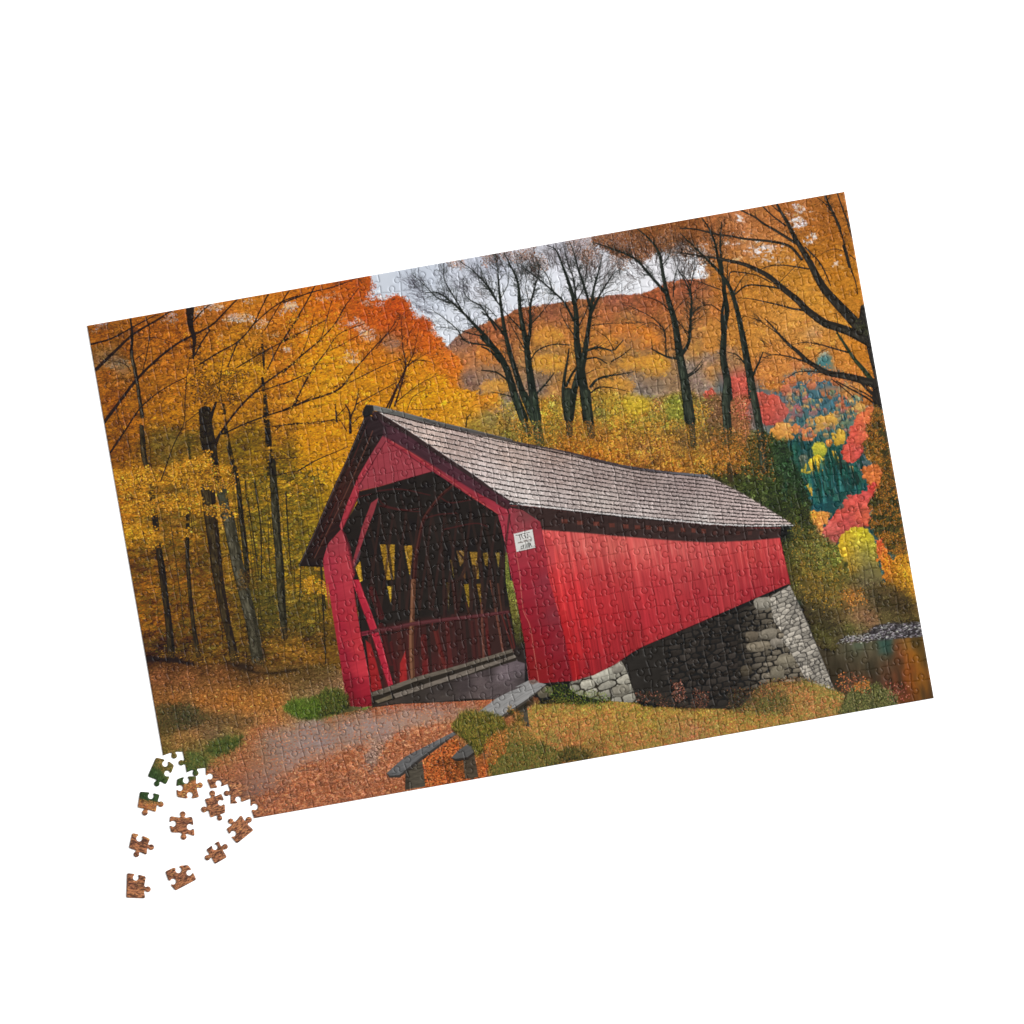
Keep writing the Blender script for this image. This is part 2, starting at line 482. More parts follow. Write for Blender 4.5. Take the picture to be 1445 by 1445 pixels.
firs(70, H(340, 60, 760, 50, 900, 120, 880, 280, 560, 300, 380, 140), [(38, 84, 102), (46, 92, 108), (58, 98, 110), (36, 78, 94)], (7, 14), (1.5, 3))
firs(16, H(600, 110, 760, 110, 760, 230, 560, 240), [(168, 84, 84), (150, 84, 86), (186, 90, 80)], (6, 12), (1.8, 3))


def dome(fn, cx, cy, rx, ry, col, low=None, rough=2.5, per=2.0, rag=0, seed=0, sig=.09):
    """a round far crown, shaggy below"""
    col = np.array(col, float)
    P = []
    for t in np.linspace(-math.pi, math.pi, 20, endpoint=False):
        rr = 1+.07*math.sin(3*t+seed)+.05*math.sin(5*t+2*seed)
        P.append(fn(cx+rx*rr*math.cos(t), cy+ry*rr*math.sin(t))[0])
    ox, oy = fn(cx, cy)[0]
    lo = np.array(low if low is not None else col*.72, float)*.92

    def cfn(X, Y):
        t = np.clip(((Y-oy)*K/ry+1)/2, 0, 1)[..., None]
        return col*(1.06-.0*t)*(1-t**1.6)+lo*t**1.6
    fill(P, cfn, rough=rough, rs=4, seed=seed+2, var=.14, vs=2.6, vsy=6, vang=RA)
    leaves(P, per, (.6, 1.4), (.4, .8), sig=sig*1.8, hue=.04, alpha=.6, aj=1, soft=1, rough=rough, rs=4, seed=seed+2)
    lumps(P, max(6, int(rx*ry/150)), (1.3, 2.8), 1.14, .8, seed=seed)
    if rag:
        for k in range(int(rx/5)):
            x = cx+R.uniform(-.95, .95)*rx
            y0 = cy+ry*R.uniform(.2, .6)
            a, b, c = fn(x-4, y0, x+4, y0, x+1, y0+R.uniform(.5, 1)*rag)
            fill([a, b, c], lo*R.uniform(.9, 1.1), alpha=.85)


dome(H, 430, 190, 105, 105, (196, 72, 56), (178, 66, 60), seed=1)
dome(H, 360, 110, 45, 45, (192, 78, 62), seed=2)
dome(H, 200, 80, 90, 130, (186, 82, 68), (180, 84, 70), seed=3)
dome(H, 10, 100, 40, 60, (198, 88, 70), seed=4)
dome(H, 600, 190, 50, 42, (164, 84, 86), (100, 92, 98), seed=5)
dome(H, 710, 195, 28, 34, (164, 92, 86), (100, 96, 98), seed=6)
dome(H, 660, 105, 20, 42, (180, 82, 84), (90, 92, 100), seed=6)
dome(H, 560, 55, 60, 45, (212, 106, 62), (204, 98, 66), seed=7)
dome(H, 720, 20, 60, 30, (214, 118, 66), seed=8)
dome(H, 820, 55, 62, 52, (214, 112, 54), seed=9)
dome(H, 470, 20, 90, 40, (208, 128, 52), seed=10)
dome(H, 990, 60, 110, 70, (206, 128, 56), seed=10)
dome(H, 1010, 165, 60, 70, (214, 148, 66), (180, 150, 80), seed=11)
dome(H, 920, 140, 52, 46, (204, 98, 58), seed=12)
dome(H, 1080, 100, 60, 60, (208, 122, 52), seed=13)
dome(H, 690, 270, 26, 34, (196, 128, 64), (110, 116, 86), seed=14)
dome(H, 910, 255, 60, 40, (120, 124, 84), (70, 104, 84), seed=15)
dome(H, 755, 275, 46, 50, (220, 156, 54), (206, 140, 62), seed=16)
dome(H, 830, 265, 48, 58, (220, 156, 52), (206, 146, 62), seed=17)
firs(30, H(430, 380, 1060, 380, 1000, 420, 430, 440), [(36, 80, 82), (44, 84, 78), (34, 74, 86)], (8, 16), (2, 3.4))
dome(H, 500, 335, 78, 65, (222, 148, 60), (216, 140, 56), rag=60, seed=18)
dome(H, 590, 315, 30, 32, (212, 112, 50), (206, 128, 54), seed=19)
dome(H, 670, 350, 62, 45, (220, 118, 58), (200, 112, 64), seed=20)
dome(H, 890, 370, 52, 56, (218, 164, 46), (188, 148, 50), seed=21)
firs(60, H(470, 460, 1060, 440, 1060, 760, 700, 860, 620, 700, 560, 620), [(32, 72, 62), (36, 78, 66), (28, 62, 56), (34, 74, 74), (44, 86, 72)], (18, 34), (3, 6), 4)
dome(H, 755, 460, 50, 58, (192, 176, 52), (120, 140, 56), seed=22)
dome(H, 820, 410, 18, 24, (214, 132, 60), seed=23)
dome(H, 640, 530, 40, 40, (104, 108, 92), (80, 100, 90), seed=23)
dome(H, 735, 550, 55, 55, (218, 176, 44), (212, 164, 50), rag=110, seed=24)
dome(H, 670, 585, 34, 32, (206, 172, 52), (170, 156, 56), seed=25)
for tri, c in [(H(660, 690, 712, 685, 705, 780), (188, 150, 50)), (H(835, 460, 862, 465, 890, 560, 870, 560), (208, 166, 50)), (H(840, 465, 870, 490, 885, 520), (212, 170, 54)),
               (H(960, 570, 1000, 560, 992, 625), (150, 128, 72))]:
    fill(tri, c, rough=1, rs=3)
firs(26, H(720, 620, 1060, 560, 1060, 760, 720, 840), [(30, 68, 58), (34, 74, 64), (40, 84, 78), (28, 60, 56)], (20, 40), (3, 5), 3)
firs(34, H(640, 640, 1060, 620, 1050, 740, 720, 830), [(30, 74, 64), (40, 88, 78), (26, 62, 58), (36, 82, 84)], (16, 30), (2.6, 4.6), 3)
for k in range(26):
    x, y = H(R.uniform(480, 1050), R.uniform(500, 800))[0]
    stroke([(x, y), (x+VX*R.uniform(4, 12), y+VY*R.uniform(4, 12))], .6, .9, (22, 52, 50), .5)
leaves(H(470, 420, 1060, 440, 1060, 760, 830, 870, 700, 870, 620, 700), 1.6, (.6, 1.4), (.35, .6), ang=RA+math.pi/2, sig=.14, hue=.06, alpha=.55, soft=3)
fill(H(690, 800, 780, 800, 770, 890, 700, 890), (34, 84, 92), soft=8, alpha=.5)
# blue hollow with orange crowns under the hanging canopy
for P_, c in [(H(500, -60, 700, -90, 900, -80, 960, -20, 900, 40, 700, 60, 520, 40), (52, 96, 110))]:
    fill(P_, c, soft=8, alpha=.8, var=.15, vs=3, vsy=7)
firs(40, H(500, -40, 920, -60, 920, 50, 520, 60), [(44, 90, 106), (40, 80, 98), (60, 104, 112)], (7, 13), (1.6, 3))
for k, (cx, cy, rx, ry, c) in enumerate([(560, -10, 44, 36, (206, 110, 70)), (520, 40, 34, 34, (208, 104, 66)), (640, -40, 50, 34, (206, 126, 66)), (740, -30, 44, 30, (206, 118, 74)), (700, 20, 36, 26, (210, 112, 70)), (800, -50, 50, 36, (208, 124, 66)), (880, -10, 52, 40, (208, 112, 60)), (960, -40, 60, 40, (206, 120, 62)), (450, -30, 60, 40, (200, 122, 62))]):
    dome(H, cx, cy, rx, ry, c, seed=30+k)
for k in range(60):
    cx, cy = R.uniform(540, 1010), R.uniform(40, 360)
    dome(H, cx, cy, R.uniform(9, 19), R.uniform(10, 22), [(196, 128, 66), (188, 104, 66), (176, 132, 70), (120, 128, 84), (170, 92, 78), (204, 146, 66)][k % 6], (92, 104, 92), 1.5, 1.5, seed=50+k)
    if k % 2:
        firs(3, H(cx-40, cy, cx+40, cy, cx+40, cy+40, cx-40, cy+40), [(40, 82, 92), (46, 90, 92), (34, 72, 78)], (6, 11), (1.3, 2.6))
fill(H(480, -40, 1050, -60, 1050, 380, 480, 380), (150, 154, 150), soft=16, alpha=.16)
fill(H(320, 60, 560, 60, 560, 310, 320, 310), (190, 130, 112), soft=12, alpha=.2)
firs(20, H(600, 560, 1050, 520, 1050, 760, 720, 850), [(24, 58, 52), (56, 106, 92), (30, 66, 58), (46, 94, 92)], (18, 32), (2.4, 4.2), 3)
firs(12, H(450, 440, 600, 420, 640, 640, 560, 640), [(26, 58, 48), (44, 84, 66), (34, 70, 60)], (16, 28), (2.4, 4), 2)
# the red tree at the edge and what stands below it
RT = H(925, 540, 915, 480, 940, 400, 955, 330, 985, 260, 1030, 200, 1090, 160, 1150, 150, 1190, 220, 1180, 400, 1060, 430, 1030, 490, 985, 540)
fill(RT, pair(H, 930, 500, (214, 66, 52), 970, 330, (212, 66, 54), 1060, 220, (216, 92, 48), 1120, 200, (212, 110, 48), 1060, 360, (214, 84, 54), 1010, 480, (196, 62, 58)), rough=4, rs=5, var=.2, vs=5)
leaves(RT, 2.2, (.6, 1.5), (.4, .9), sig=.18, hue=.06, alpha=.7, aj=1, soft=1, rough=4, rs=5)
OT = H(1030, 590, 1080, 560, 1200, 540, 1210, 700, 1140, 760, 1090, 690, 1060, 640)
fill(OT, (198, 106, 54), rough=4, rs=5, var=.12, vs=5)
leaves(OT, 2.0, (.7, 1.4), (.5, .9), sig=.12, alpha=.7, aj=1, soft=1)
fill(H(1070, 700, 1130, 670, 1150, 800, 1080, 780), (196, 66, 58), rough=3, rs=5)
lumps(RT, 130, (2, 4), seed=3)
BRT = H(765, 1010, 800, 960, 850, 910, 885, 850, 930, 790, 970, 755, 1010, 765, 1050, 738, 1100, 750, 1125, 800, 1110, 870, 1080, 960, 1040, 985, 960, 1010, 890, 1060, 850, 1120, 800, 1090)
fill(BRT, pair(H, 790, 1000, (196, 78, 72), 900, 880, (204, 62, 52), 1000, 790, (206, 62, 58), 1060, 760, (200, 60, 62), 1060, 900, (206, 80, 50), 940, 940, (176, 56, 60), 850, 1060, (150, 62, 60), 1000, 870, (196, 66, 58)),
     rough=3, rs=6, var=.22, vs=6)
leaves(BRT, 2.0, (.6, 1.5), (.4, .9), sig=.18, hue=.05, alpha=.6, aj=1, soft=1, rough=3, clump=10)
lumps(BRT, 170, (2.2, 4.6), seed=4)
ORT = H(665, 890, 720, 872, 790, 875, 830, 885, 815, 930, 770, 990, 765, 1050, 720, 1010, 690, 950)
fill(ORT, pair(H, 700, 900, (222, 148, 52), 790, 900, (218, 142, 66), 740, 980, (204, 126, 66)), rough=4, rs=5, var=.1)
leaves(ORT, 2.2, (.7, 1.4), (.5, .9), sig=.14, alpha=.75, aj=1, soft=1, rough=4, rs=5)

for P_ in (RT, BRT):
    fill(P_, (200, 132, 108), rough=3, rs=5, alpha=.26)
lumps(ORT, 50, (1.6, 3.2), seed=5)
lumps(OT, 60, (1.8, 3.4), seed=6)
# ---- bushes behind the roof and the dark hedge
BUSH = pair(G, 30, 180, (186, 138, 50), 60, 250, (136, 118, 48), 100, 130, (150, 126, 70), 330, 130, (206, 142, 42), 420, 130, (176, 132, 46), 350, 260, (182, 122, 40), 430, 230, (134, 104, 44),
            560, 90, (196, 142, 50), 560, 200, (166, 104, 40), 700, 120, (130, 112, 54), 700, 230, (150, 106, 46), 770, 60, (190, 144, 46), 880, 60, (204, 164, 46), 960, 60, (212, 178, 52), 1000, 100, (196, 158, 50),
            920, 110, (200, 150, 44), 820, 190, (196, 132, 42), 1080, 60, (192, 122, 66), 1180, 60, (152, 140, 54), 1220, 110, (120, 120, 52), 1040, 150, (136, 118, 54), 1000, 200, (168, 112, 46),
            1130, 190, (140, 104, 48), 560, 320, (182, 108, 34), 500, 300, (170, 98, 34), 680, 330, (192, 118, 36), 650, 390, (172, 96, 32), 800, 320, (200, 128, 44), 800, 400, (196, 120, 36), 900, 300, (178, 114, 46),
            900, 400, (172, 104, 40), 1000, 330, (160, 106, 52), 1000, 420, (164, 102, 44), 1150, 330, (176, 110, 44), 1100, 430, (150, 98, 44), 1200, 470, (186, 114, 38), 1330, 380, (170, 106, 36), 1400, 440, (202, 134, 44), 1400, 150, (128, 98, 54),
            1410, 250, (110, 84, 50), 1300, 320, (96, 76, 46), 1260, 220, (128, 100, 50)) + \
       pair(H, 60, 200, (134, 96, 60), 60, 330, (110, 88, 48), 210, 250, (156, 100, 58), 250, 330, (176, 110, 60), 240, 200, (184, 104, 62), 60, 430, (160, 104, 48), 120, 520, (176, 112, 46),
            210, 520, (182, 116, 46), 40, 560, (178, 116, 42), 200, 620, (104, 84, 44), 20, 630, (90, 74, 40))
BP = Cc(0, 1440, 130, 1400, 250, 1310, 350, 1330, 420, 1300, 560, 1330, 760, 1260, 900, 1270, 1000, 1330, 1080, 1300, 1180, 1320, 1290, 1280, 1380, 1240, 1500, 1300, 1600, 1290, 1800, 1300, 1850, 1800, 1200, 1900, 400, 1840, 0, 1640, -150, 1560, -150, 1500)
fill(BP, [(p, (.89*c[0], .89*c[1], 1.0*c[2])) for p, c in BUSH], soft=6, rough=5, rs=8, var=.16, vs=6)
leaves(BP, 2.4, (.7, 1.6), (.5, .9), sig=.3, hue=.08, aj=.9, alpha=.8, soft=6, rough=5, dark=.13, darkc=(74, 62, 34), clump=6)
leaves(G(0, 20, 1440, 20, 1440, 240, 700, 240, 300, 240), .45, (.8, 1.6), (.5, 1.0), sig=.15, aj=1, col=[(150, 146, 58), (130, 126, 54), (186, 160, 56), (112, 106, 52)], alpha=.75, clump=11, soft=10, seed=61)
leaves(G(0, 60, 1440, 60, 1440, 500, 800, 440, 300, 290), .25, (.8, 1.5), (.6, 1.0), sig=.1, aj=1, col=[(222, 160, 56), (214, 140, 44), (226, 176, 66)], alpha=.8, clump=10, soft=8)
sprays(BP, 330, (3, 6), (1.6, 3.2), (.98, 1.3), .55, per=24, tilt=.8, rl=(.7, 1.5), seed=5)
for k in range(320):
    x, y = G(R.uniform(20, 1440), R.uniform(90, 480))[0]
    twig(x, y, -math.pi/2+RA*-.5+R.normal(0, .3), R.uniform(6, 16), R.uniform(.5, .9), (92, 72, 38), 1, .5)
YB = G(860, 20, 900, -20, 960, -10, 1030, 0, 1050, 60, 1000, 110, 900, 120)
fill(YB, (210, 174, 50), soft=4, rough=4, alpha=.7)
lumps(YB, 60, (1.6, 3.2), seed=9)
leaves(YB, .8, (.6, 1.3), (.5, .9), sig=.1, aj=1, alpha=.8)
GB = G(1150, 40, 1200, -10, 1290, 0, 1300, 80, 1280, 140, 1180, 150)
fill(GB, (128, 132, 52), soft=5, rough=4, alpha=.75)
lumps(GB, 60, (1.6, 3.0), 1.15, .72, seed=10)
leaves(GB, 1.0, (.6, 1.3), (.5, .9), sig=.26, hue=.08, aj=1, alpha=.8)
for k in range(40):
    x, y = G(R.uniform(660, 760), R.uniform(50, 230))[0]
    twig(x, y, -math.pi/2+R.normal(0, .35), R.uniform(8, 16), .6, (96, 92, 52), 1, .55)
# dark evergreen hedge
HEDGE = pair(H, 60, 600, (84, 74, 40), 130, 660, (64, 66, 36), 250, 620, (62, 62, 36), 300, 560, (70, 66, 38), 420, 380, (58, 66, 36), 470, 430, (44, 62, 42), 300, 450, (84, 76, 42), 250, 440, (110, 88, 44), 520, 560, (42, 62, 42),
             600, 640, (42, 58, 40), 640, 740, (40, 52, 38), 450, 700, (56, 68, 38), 350, 700, (64, 72, 38), 250, 700, (58, 66, 36), 430, 820, (48, 56, 32), 560, 800, (56, 64, 36), 600, 900, (58, 62, 34), 650, 1000, (58, 62, 36),
             520, 1030, (44, 48, 30), 560, 1150, (76, 76, 42), 600, 1300, (88, 78, 40), 740, 1050, (88, 84, 48), 680, 1150, (94, 90, 48), 860, 1130, (92, 98, 46), 760, 1230, (90, 88, 46), 880, 1200, (98, 104, 44), 700, 1380, (98, 82, 42), 850, 1330, (104, 96, 46)) + \
        pair(L, 620, 200, (104, 84, 44), 560, 330, (74, 66, 42), 480, 200, (72, 68, 38), 760, 170, (92, 84, 44), 780, 330, (104, 88, 46), 860, 130, (102, 94, 46), 700, 400, (74, 64, 42), 600, 400, (62, 56, 40))
HP = H(300, 330, 380, 320, 420, 350, 470, 390, 520, 400, 560, 460, 570, 540, 620, 600, 650, 660, 660, 740, 700, 800, 690, 900, 740, 1000, 820, 1080, 900, 1120, 960, 1240, 980, 1480, 560, 1480, 480, 1080, 560, 980, 0, 650, -60, 560, 60, 560, 120, 640, 200, 600, 250, 420)
fill(HP, HEDGE, soft=3, rough=5, rs=6, var=.18, vs=6)
leaves(HP, 2.6, (.6, 1.5), (.4, .8), sig=.32, hue=.10, aj=1, alpha=.75, soft=3, rough=4, dark=.16, darkc=(30, 34, 22), clump=7)
leaves(H(560, 950, 900, 1120, 960, 1440, 580, 1440), .5, (.6, 1.2), (.5, .8), sig=.15, aj=1, col=[(150, 118, 50), (128, 122, 54), (168, 126, 46)], alpha=.7, clump=7)
for k in range(10):
    x, y = H(R.uniform(500, 640), R.uniform(420, 800))[0]
    stroke([(x, y-14), (x+3, y+10)], .4, 3, (38, 62, 48), .5)
sprays(HP, 240, (2.5, 5.5), (1.4, 3), (1.0, 1.45), .6, per=22, tilt=.8, rl=(.6, 1.4), seed=6)
OB = H(-20, 430, 60, 410, 130, 400, 220, 440, 270, 500, 265, 590, 180, 610, 120, 600, 60, 620, -30, 600)
leaves(OB, .75, (.9, 1.7), (.6, 1.0), sig=.14, aj=1, col=[(196, 122, 42), (206, 132, 46), (170, 98, 36), (216, 146, 60)], alpha=.9, soft=6, clump=9)
# the pale dome-shaped tree by the water
YT = H(880, 1080, 890, 1040, 930, 1010, 970, 985, 1020, 978, 1070, 990, 1110, 1040, 1145, 1100, 1150, 1200, 1180, 1300, 1190, 1440, 960, 1470, 960, 1300, 920, 1200, 885, 1130)
fill(YT, pair(H, 900, 1080, (204, 164, 42), 960, 1030, (206, 172, 48), 1030, 1010, (206, 186, 44), 1080, 1050, (196, 178, 46), 1010, 1100, (176, 158, 60), 940, 1160, (196, 152, 40), 1100, 1120, (162, 152, 56), 1050, 1180, (132, 122, 66), 990, 1200, (160, 136, 58),
               1080, 1280, (108, 100, 66), 1020, 1330, (104, 96, 62), 1120, 1390, (96, 88, 64), 960, 1280, (170, 128, 44)), rough=3, rs=6, var=.08, vs=8)
leaves(YT, 2.2, (.6, 1.3), (.4, .8), sig=.12, hue=.05, aj=1, alpha=.65, soft=1, rough=3, clump=10)
lumps(H(890, 1060, 930, 1010, 1020, 980, 1080, 1000, 1140, 1100, 1150, 1250, 960, 1280, 910, 1160), 130, (1.6, 3.4), seed=7)
for k in range(26):
    x, y = H(R.uniform(960, 1130), R.uniform(1200, 1440))[0]
    twig(x, y, -math.pi/2+R.normal(0, .3), R.uniform(6, 14), .7, (92, 80, 56), 1, .6)


# ---- the golden wood at the left
WOOD = pair(A, 100, 450, (152, 90, 30), 150, 700, (166, 96, 30), 300, 560, (164, 98, 34), 450, 560, (176, 108, 36), 600, 450, (178, 104, 32), 560, 640, (182, 112, 38), 600, 820, (186, 118, 36), 400, 780, (172, 108, 36),
            200, 880, (164, 98, 28), 800, 440, (184, 114, 36), 900, 500, (192, 124, 36), 1050, 500, (196, 130, 36), 1100, 640, (202, 146, 36), 900, 700, (200, 140, 34), 1200, 700, (202, 142, 34), 1000, 840, (192, 132, 34),
            750, 860, (182, 122, 30), 600, 1000, (186, 122, 30), 450, 950, (174, 112, 28), 700, 1060, (190, 130, 32), 600, 1150, (116, 98, 48), 720, 1160, (112, 94, 40), 500, 1180, (120, 98, 46), 560, 1290, (110, 92, 44),
            300, 1050, (160, 98, 26), 250, 1200, (160, 100, 30), 200, 1320, (150, 96, 30), 450, 1320, (120, 92, 38), 300, 1410, (206, 140, 36), 550, 1410, (206, 142, 40), 750, 1330, (186, 132, 40), 950, 1100, (176, 124, 34), 1000, 1000, (188, 128, 34),
            1050, 1200, (124, 104, 32), 1150, 1150, (128, 104, 30), 1100, 1350, (148, 116, 34), 1300, 900, (196, 130, 40), 1350, 1000, (192, 128, 44), 1350, 1100, (192, 132, 40), 1400, 1250, (138, 112, 34), 1350, 1350, (140, 116, 32),
            1300, 600, (190, 118, 36), 1400, 600, (186, 112, 40), 1350, 750, (196, 124, 36), 1300, 450, (186, 116, 36), 1250, 330, (184, 112, 40), 1400, 350, (182, 106, 36), 900, 320, (178, 108, 40), 650, 330, (166, 98, 36),
            450, 400, (168, 100, 34), 850, 300, (170, 104, 44), 230, 640, (134, 112, 84), 150, 630, (140, 112, 76), 1150, 450, (190, 128, 44)) + \
       pair(B, 480, 400, (176, 86, 28), 380, 420, (180, 92, 28), 300, 480, (190, 102, 28), 200, 520, (198, 112, 26), 100, 600, (204, 124, 26), 550, 330, (166, 82, 30), 400, 560, (190, 104, 32), 480, 580, (184, 92, 30), 560, 560, (180, 84, 30),
            700, 600, (182, 82, 30), 760, 500, (178, 76, 26), 820, 520, (176, 74, 28), 900, 620, (186, 84, 30), 970, 620, (190, 84, 32), 850, 690, (182, 92, 36), 740, 740, (150, 108, 80), 930, 740, (194, 98, 34), 1010, 760, (202, 100, 34), 1080, 850, (210, 112, 38), 1150, 900, (208, 112, 42),
            300, 700, (208, 134, 32), 200, 720, (212, 140, 32), 150, 850, (216, 146, 28), 300, 850, (214, 146, 28), 300, 1000, (206, 144, 28), 100, 1000, (206, 140, 28), 430, 900, (206, 140, 36), 560, 800, (196, 118, 36), 650, 850, (196, 118, 34),
            560, 1000, (204, 140, 30), 700, 900, (202, 128, 34), 720, 960, (204, 134, 30), 900, 900, (206, 142, 30), 1000, 900, (206, 128, 34), 1000, 1050, (218, 158, 30), 1080, 1020, (220, 156, 30), 900, 1100, (206, 150, 32), 600, 1100, (198, 136, 28), 800, 1150, (196, 138, 28),
            1000, 1150, (208, 148, 30), 1150, 1100, (220, 158, 34), 1250, 1150, (214, 150, 40), 1350, 1130, (208, 138, 44), 1150, 1250, (196, 142, 40), 1300, 1330, (144, 126, 56), 1400, 1250, (132, 122, 70), 1050, 1220, (196, 136, 34), 1230, 1040, (214, 150, 36),
            250, 1150, (198, 140, 30), 100, 1300, (200, 140, 28), 300, 1300, (198, 138, 30), 200, 1400, (196, 136, 26), 1100, 760, (188, 106, 50), 1160, 1000, (208, 118, 38), 1400, 1070, (208, 136, 40)) + \
       pair(E, 60, 150, (180, 116, 36), 60, 280, (184, 118, 36), 120, 330, (170, 110, 34), 200, 60, (200, 134, 42), 350, 40, (200, 138, 42), 450, 150, (122, 98, 42), 550, 90, (196, 140, 44), 380, 180, (140, 104, 40), 450, 260, (196, 144, 38), 600, 260, (212, 148, 40), 720, 290, (206, 146, 46),
            160, 450, (206, 152, 34), 280, 450, (190, 136, 40), 300, 350, (118, 90, 38), 420, 360, (112, 84, 38), 560, 380, (104, 84, 36), 560, 460, (138, 98, 32), 450, 450, (150, 104, 34), 400, 540, (120, 86, 32), 180, 560, (136, 94, 34), 250, 620, (112, 82, 34),
            160, 680, (106, 72, 30), 200, 760, (150, 98, 30), 250, 830, (144, 92, 28), 420, 640, (122, 82, 34), 420, 730, (148, 102, 34), 560, 740, (150, 100, 34), 600, 640, (110, 80, 36), 420, 850, (134, 88, 32), 250, 930, (148, 94, 30), 220, 1010, (150, 94, 26), 300, 1060, (138, 86, 28),
            450, 1000, (128, 88, 32), 620, 950, (132, 92, 34), 620, 1060, (118, 82, 28), 460, 1120, (108, 74, 26), 270, 1150, (92, 62, 24), 700, 1120, (100, 72, 28), 640, 1200, (94, 66, 26), 300, 1220, (60, 42, 22), 480, 1220, (72, 52, 26), 850, 1130, (120, 92, 36), 880, 1250, (90, 68, 34),
            800, 450, (150, 120, 36), 800, 60, (184, 136, 38), 960, 80, (170, 130, 36), 960, 200, (154, 124, 34), 1000, 330, (144, 120, 36), 1000, 450, (150, 122, 34), 1050, 560, (166, 130, 32), 1040, 640, (180, 138, 32), 1060, 750, (136, 110, 36), 980, 850, (92, 82, 38), 1060, 900, (84, 78, 40),
            1040, 1000, (98, 84, 38), 1100, 1060, (100, 82, 40), 1050, 1140, (102, 82, 34), 1200, 100, (198, 146, 38), 1350, 130, (210, 152, 40), 1400, 60, (200, 150, 38), 1250, 220, (168, 130, 36), 1200, 350, (170, 132, 32), 1280, 340, (186, 142, 34), 1330, 430, (124, 112, 36), 1200, 480, (148, 122, 36), 1250, 540, (150, 124, 36),
            1220, 600, (176, 136, 34), 1230, 680, (140, 112, 36), 1300, 720, (150, 118, 36), 1250, 800, (190, 142, 36), 1360, 810, (208, 154, 30), 1400, 880, (140, 116, 38), 1250, 900, (108, 92, 40), 1330, 960, (102, 90, 38), 1260, 1010, (130, 102, 36), 1380, 1030, (146, 112, 36), 1230, 1100, (82, 68, 34), 1350, 1120, (66, 60, 32),
            1120, 1220, (150, 108, 44), 1220, 1210, (162, 114, 44), 1330, 1280, (150, 108, 46), 1060, 1280, (104, 76, 36), 1250, 1320, (110, 80, 38), 1400, 1300, (118, 88, 42)) + \
       pair(F, 60, 320, (204, 142, 26), 100, 420, (190, 136, 26), 60, 500, (196, 144, 28), 230, 480, (206, 148, 26), 60, 620, (200, 148, 28), 160, 620, (150, 122, 28), 100, 720, (110, 100, 36), 60, 800, (138, 116, 32), 40, 900, (120, 108, 40), 30, 1080, (150, 124, 34), 60, 1280, (194, 142, 30), 120, 1200, (130, 106, 32), 100, 1330, (190, 138, 32), 130, 1420, (110, 94, 36),
            320, 300, (200, 140, 28), 240, 330, (190, 128, 28), 300, 100, (196, 136, 28)) + \
       pair(J, 40, 40, (186, 134, 28), 40, 130, (120, 98, 36), 100, 200, (110, 88, 32), 40, 220, (152, 110, 28), 60, 320, (80, 66, 30), 130, 380, (78, 64, 32), 40, 420, (110, 80, 30), 60, 520, (140, 98, 36), 160, 560, (100, 76, 34), 60, 600, (90, 70, 36), 160, 640, (120, 86, 40), 60, 680, (124, 90, 42), 190, 720, (110, 86, 44))
WP = [(100, 250)] + B(570, 270, 575, 290, 605, 340, 590, 385, 572, 400, 560, 430, 580, 445, 620, 452, 640, 440, 660, 452, 700, 465, 715, 435, 740, 425, 770, 432, 800, 432, 830, 455, 852, 480, 850, 520, 880, 545, 930, 572, 965, 570, 1000, 590, 1012, 620, 995, 655, 1030, 690,
                      1070, 710, 1090, 740, 1120, 790, 1160, 810, 1200, 850, 1215, 900, 1190, 960, 1180, 1030, 1220, 1050, 1300, 1070, 1340, 1110, 1445, 1080, 1460, 1150, 1400, 1200, 1445, 1260, 1460, 1445, 900, 1600) + \
    [(560, 660), (480, 980), (480, 1010), (100, 1010)]
WOOD = [(p, (1.03*c[0], .975*c[1], .95*c[2])) for p, c in WOOD]
fill(WP, WOOD, rough=5, rs=6, var=.16, vs=9, vsy=3.4)
leaves(WP, 1.5, (1.1, 2.6), (.5, 1.0), sig=.13, hue=.06, aj=.45, alpha=.85, soft=2, rough=5, rs=6, clump=0, dark=.05, darkc=(84, 58, 26))
# the ragged rim against the sky
bb, X, Y, m, sd = mask(WP, 0, 5, 6)
rim = (np.abs(sd) < 4)*1.0*(Y < 480)*(X > 500)
x, y = pick(bb, rim, 900)
dabs(x, y, R.uniform(.7, 1.5, 900), R.uniform(.5, 1, 900), R.uniform(0, 3, 900), np.array([(176, 80, 32)])*np.exp(R.normal(0, .18, (900, 1))), .9)
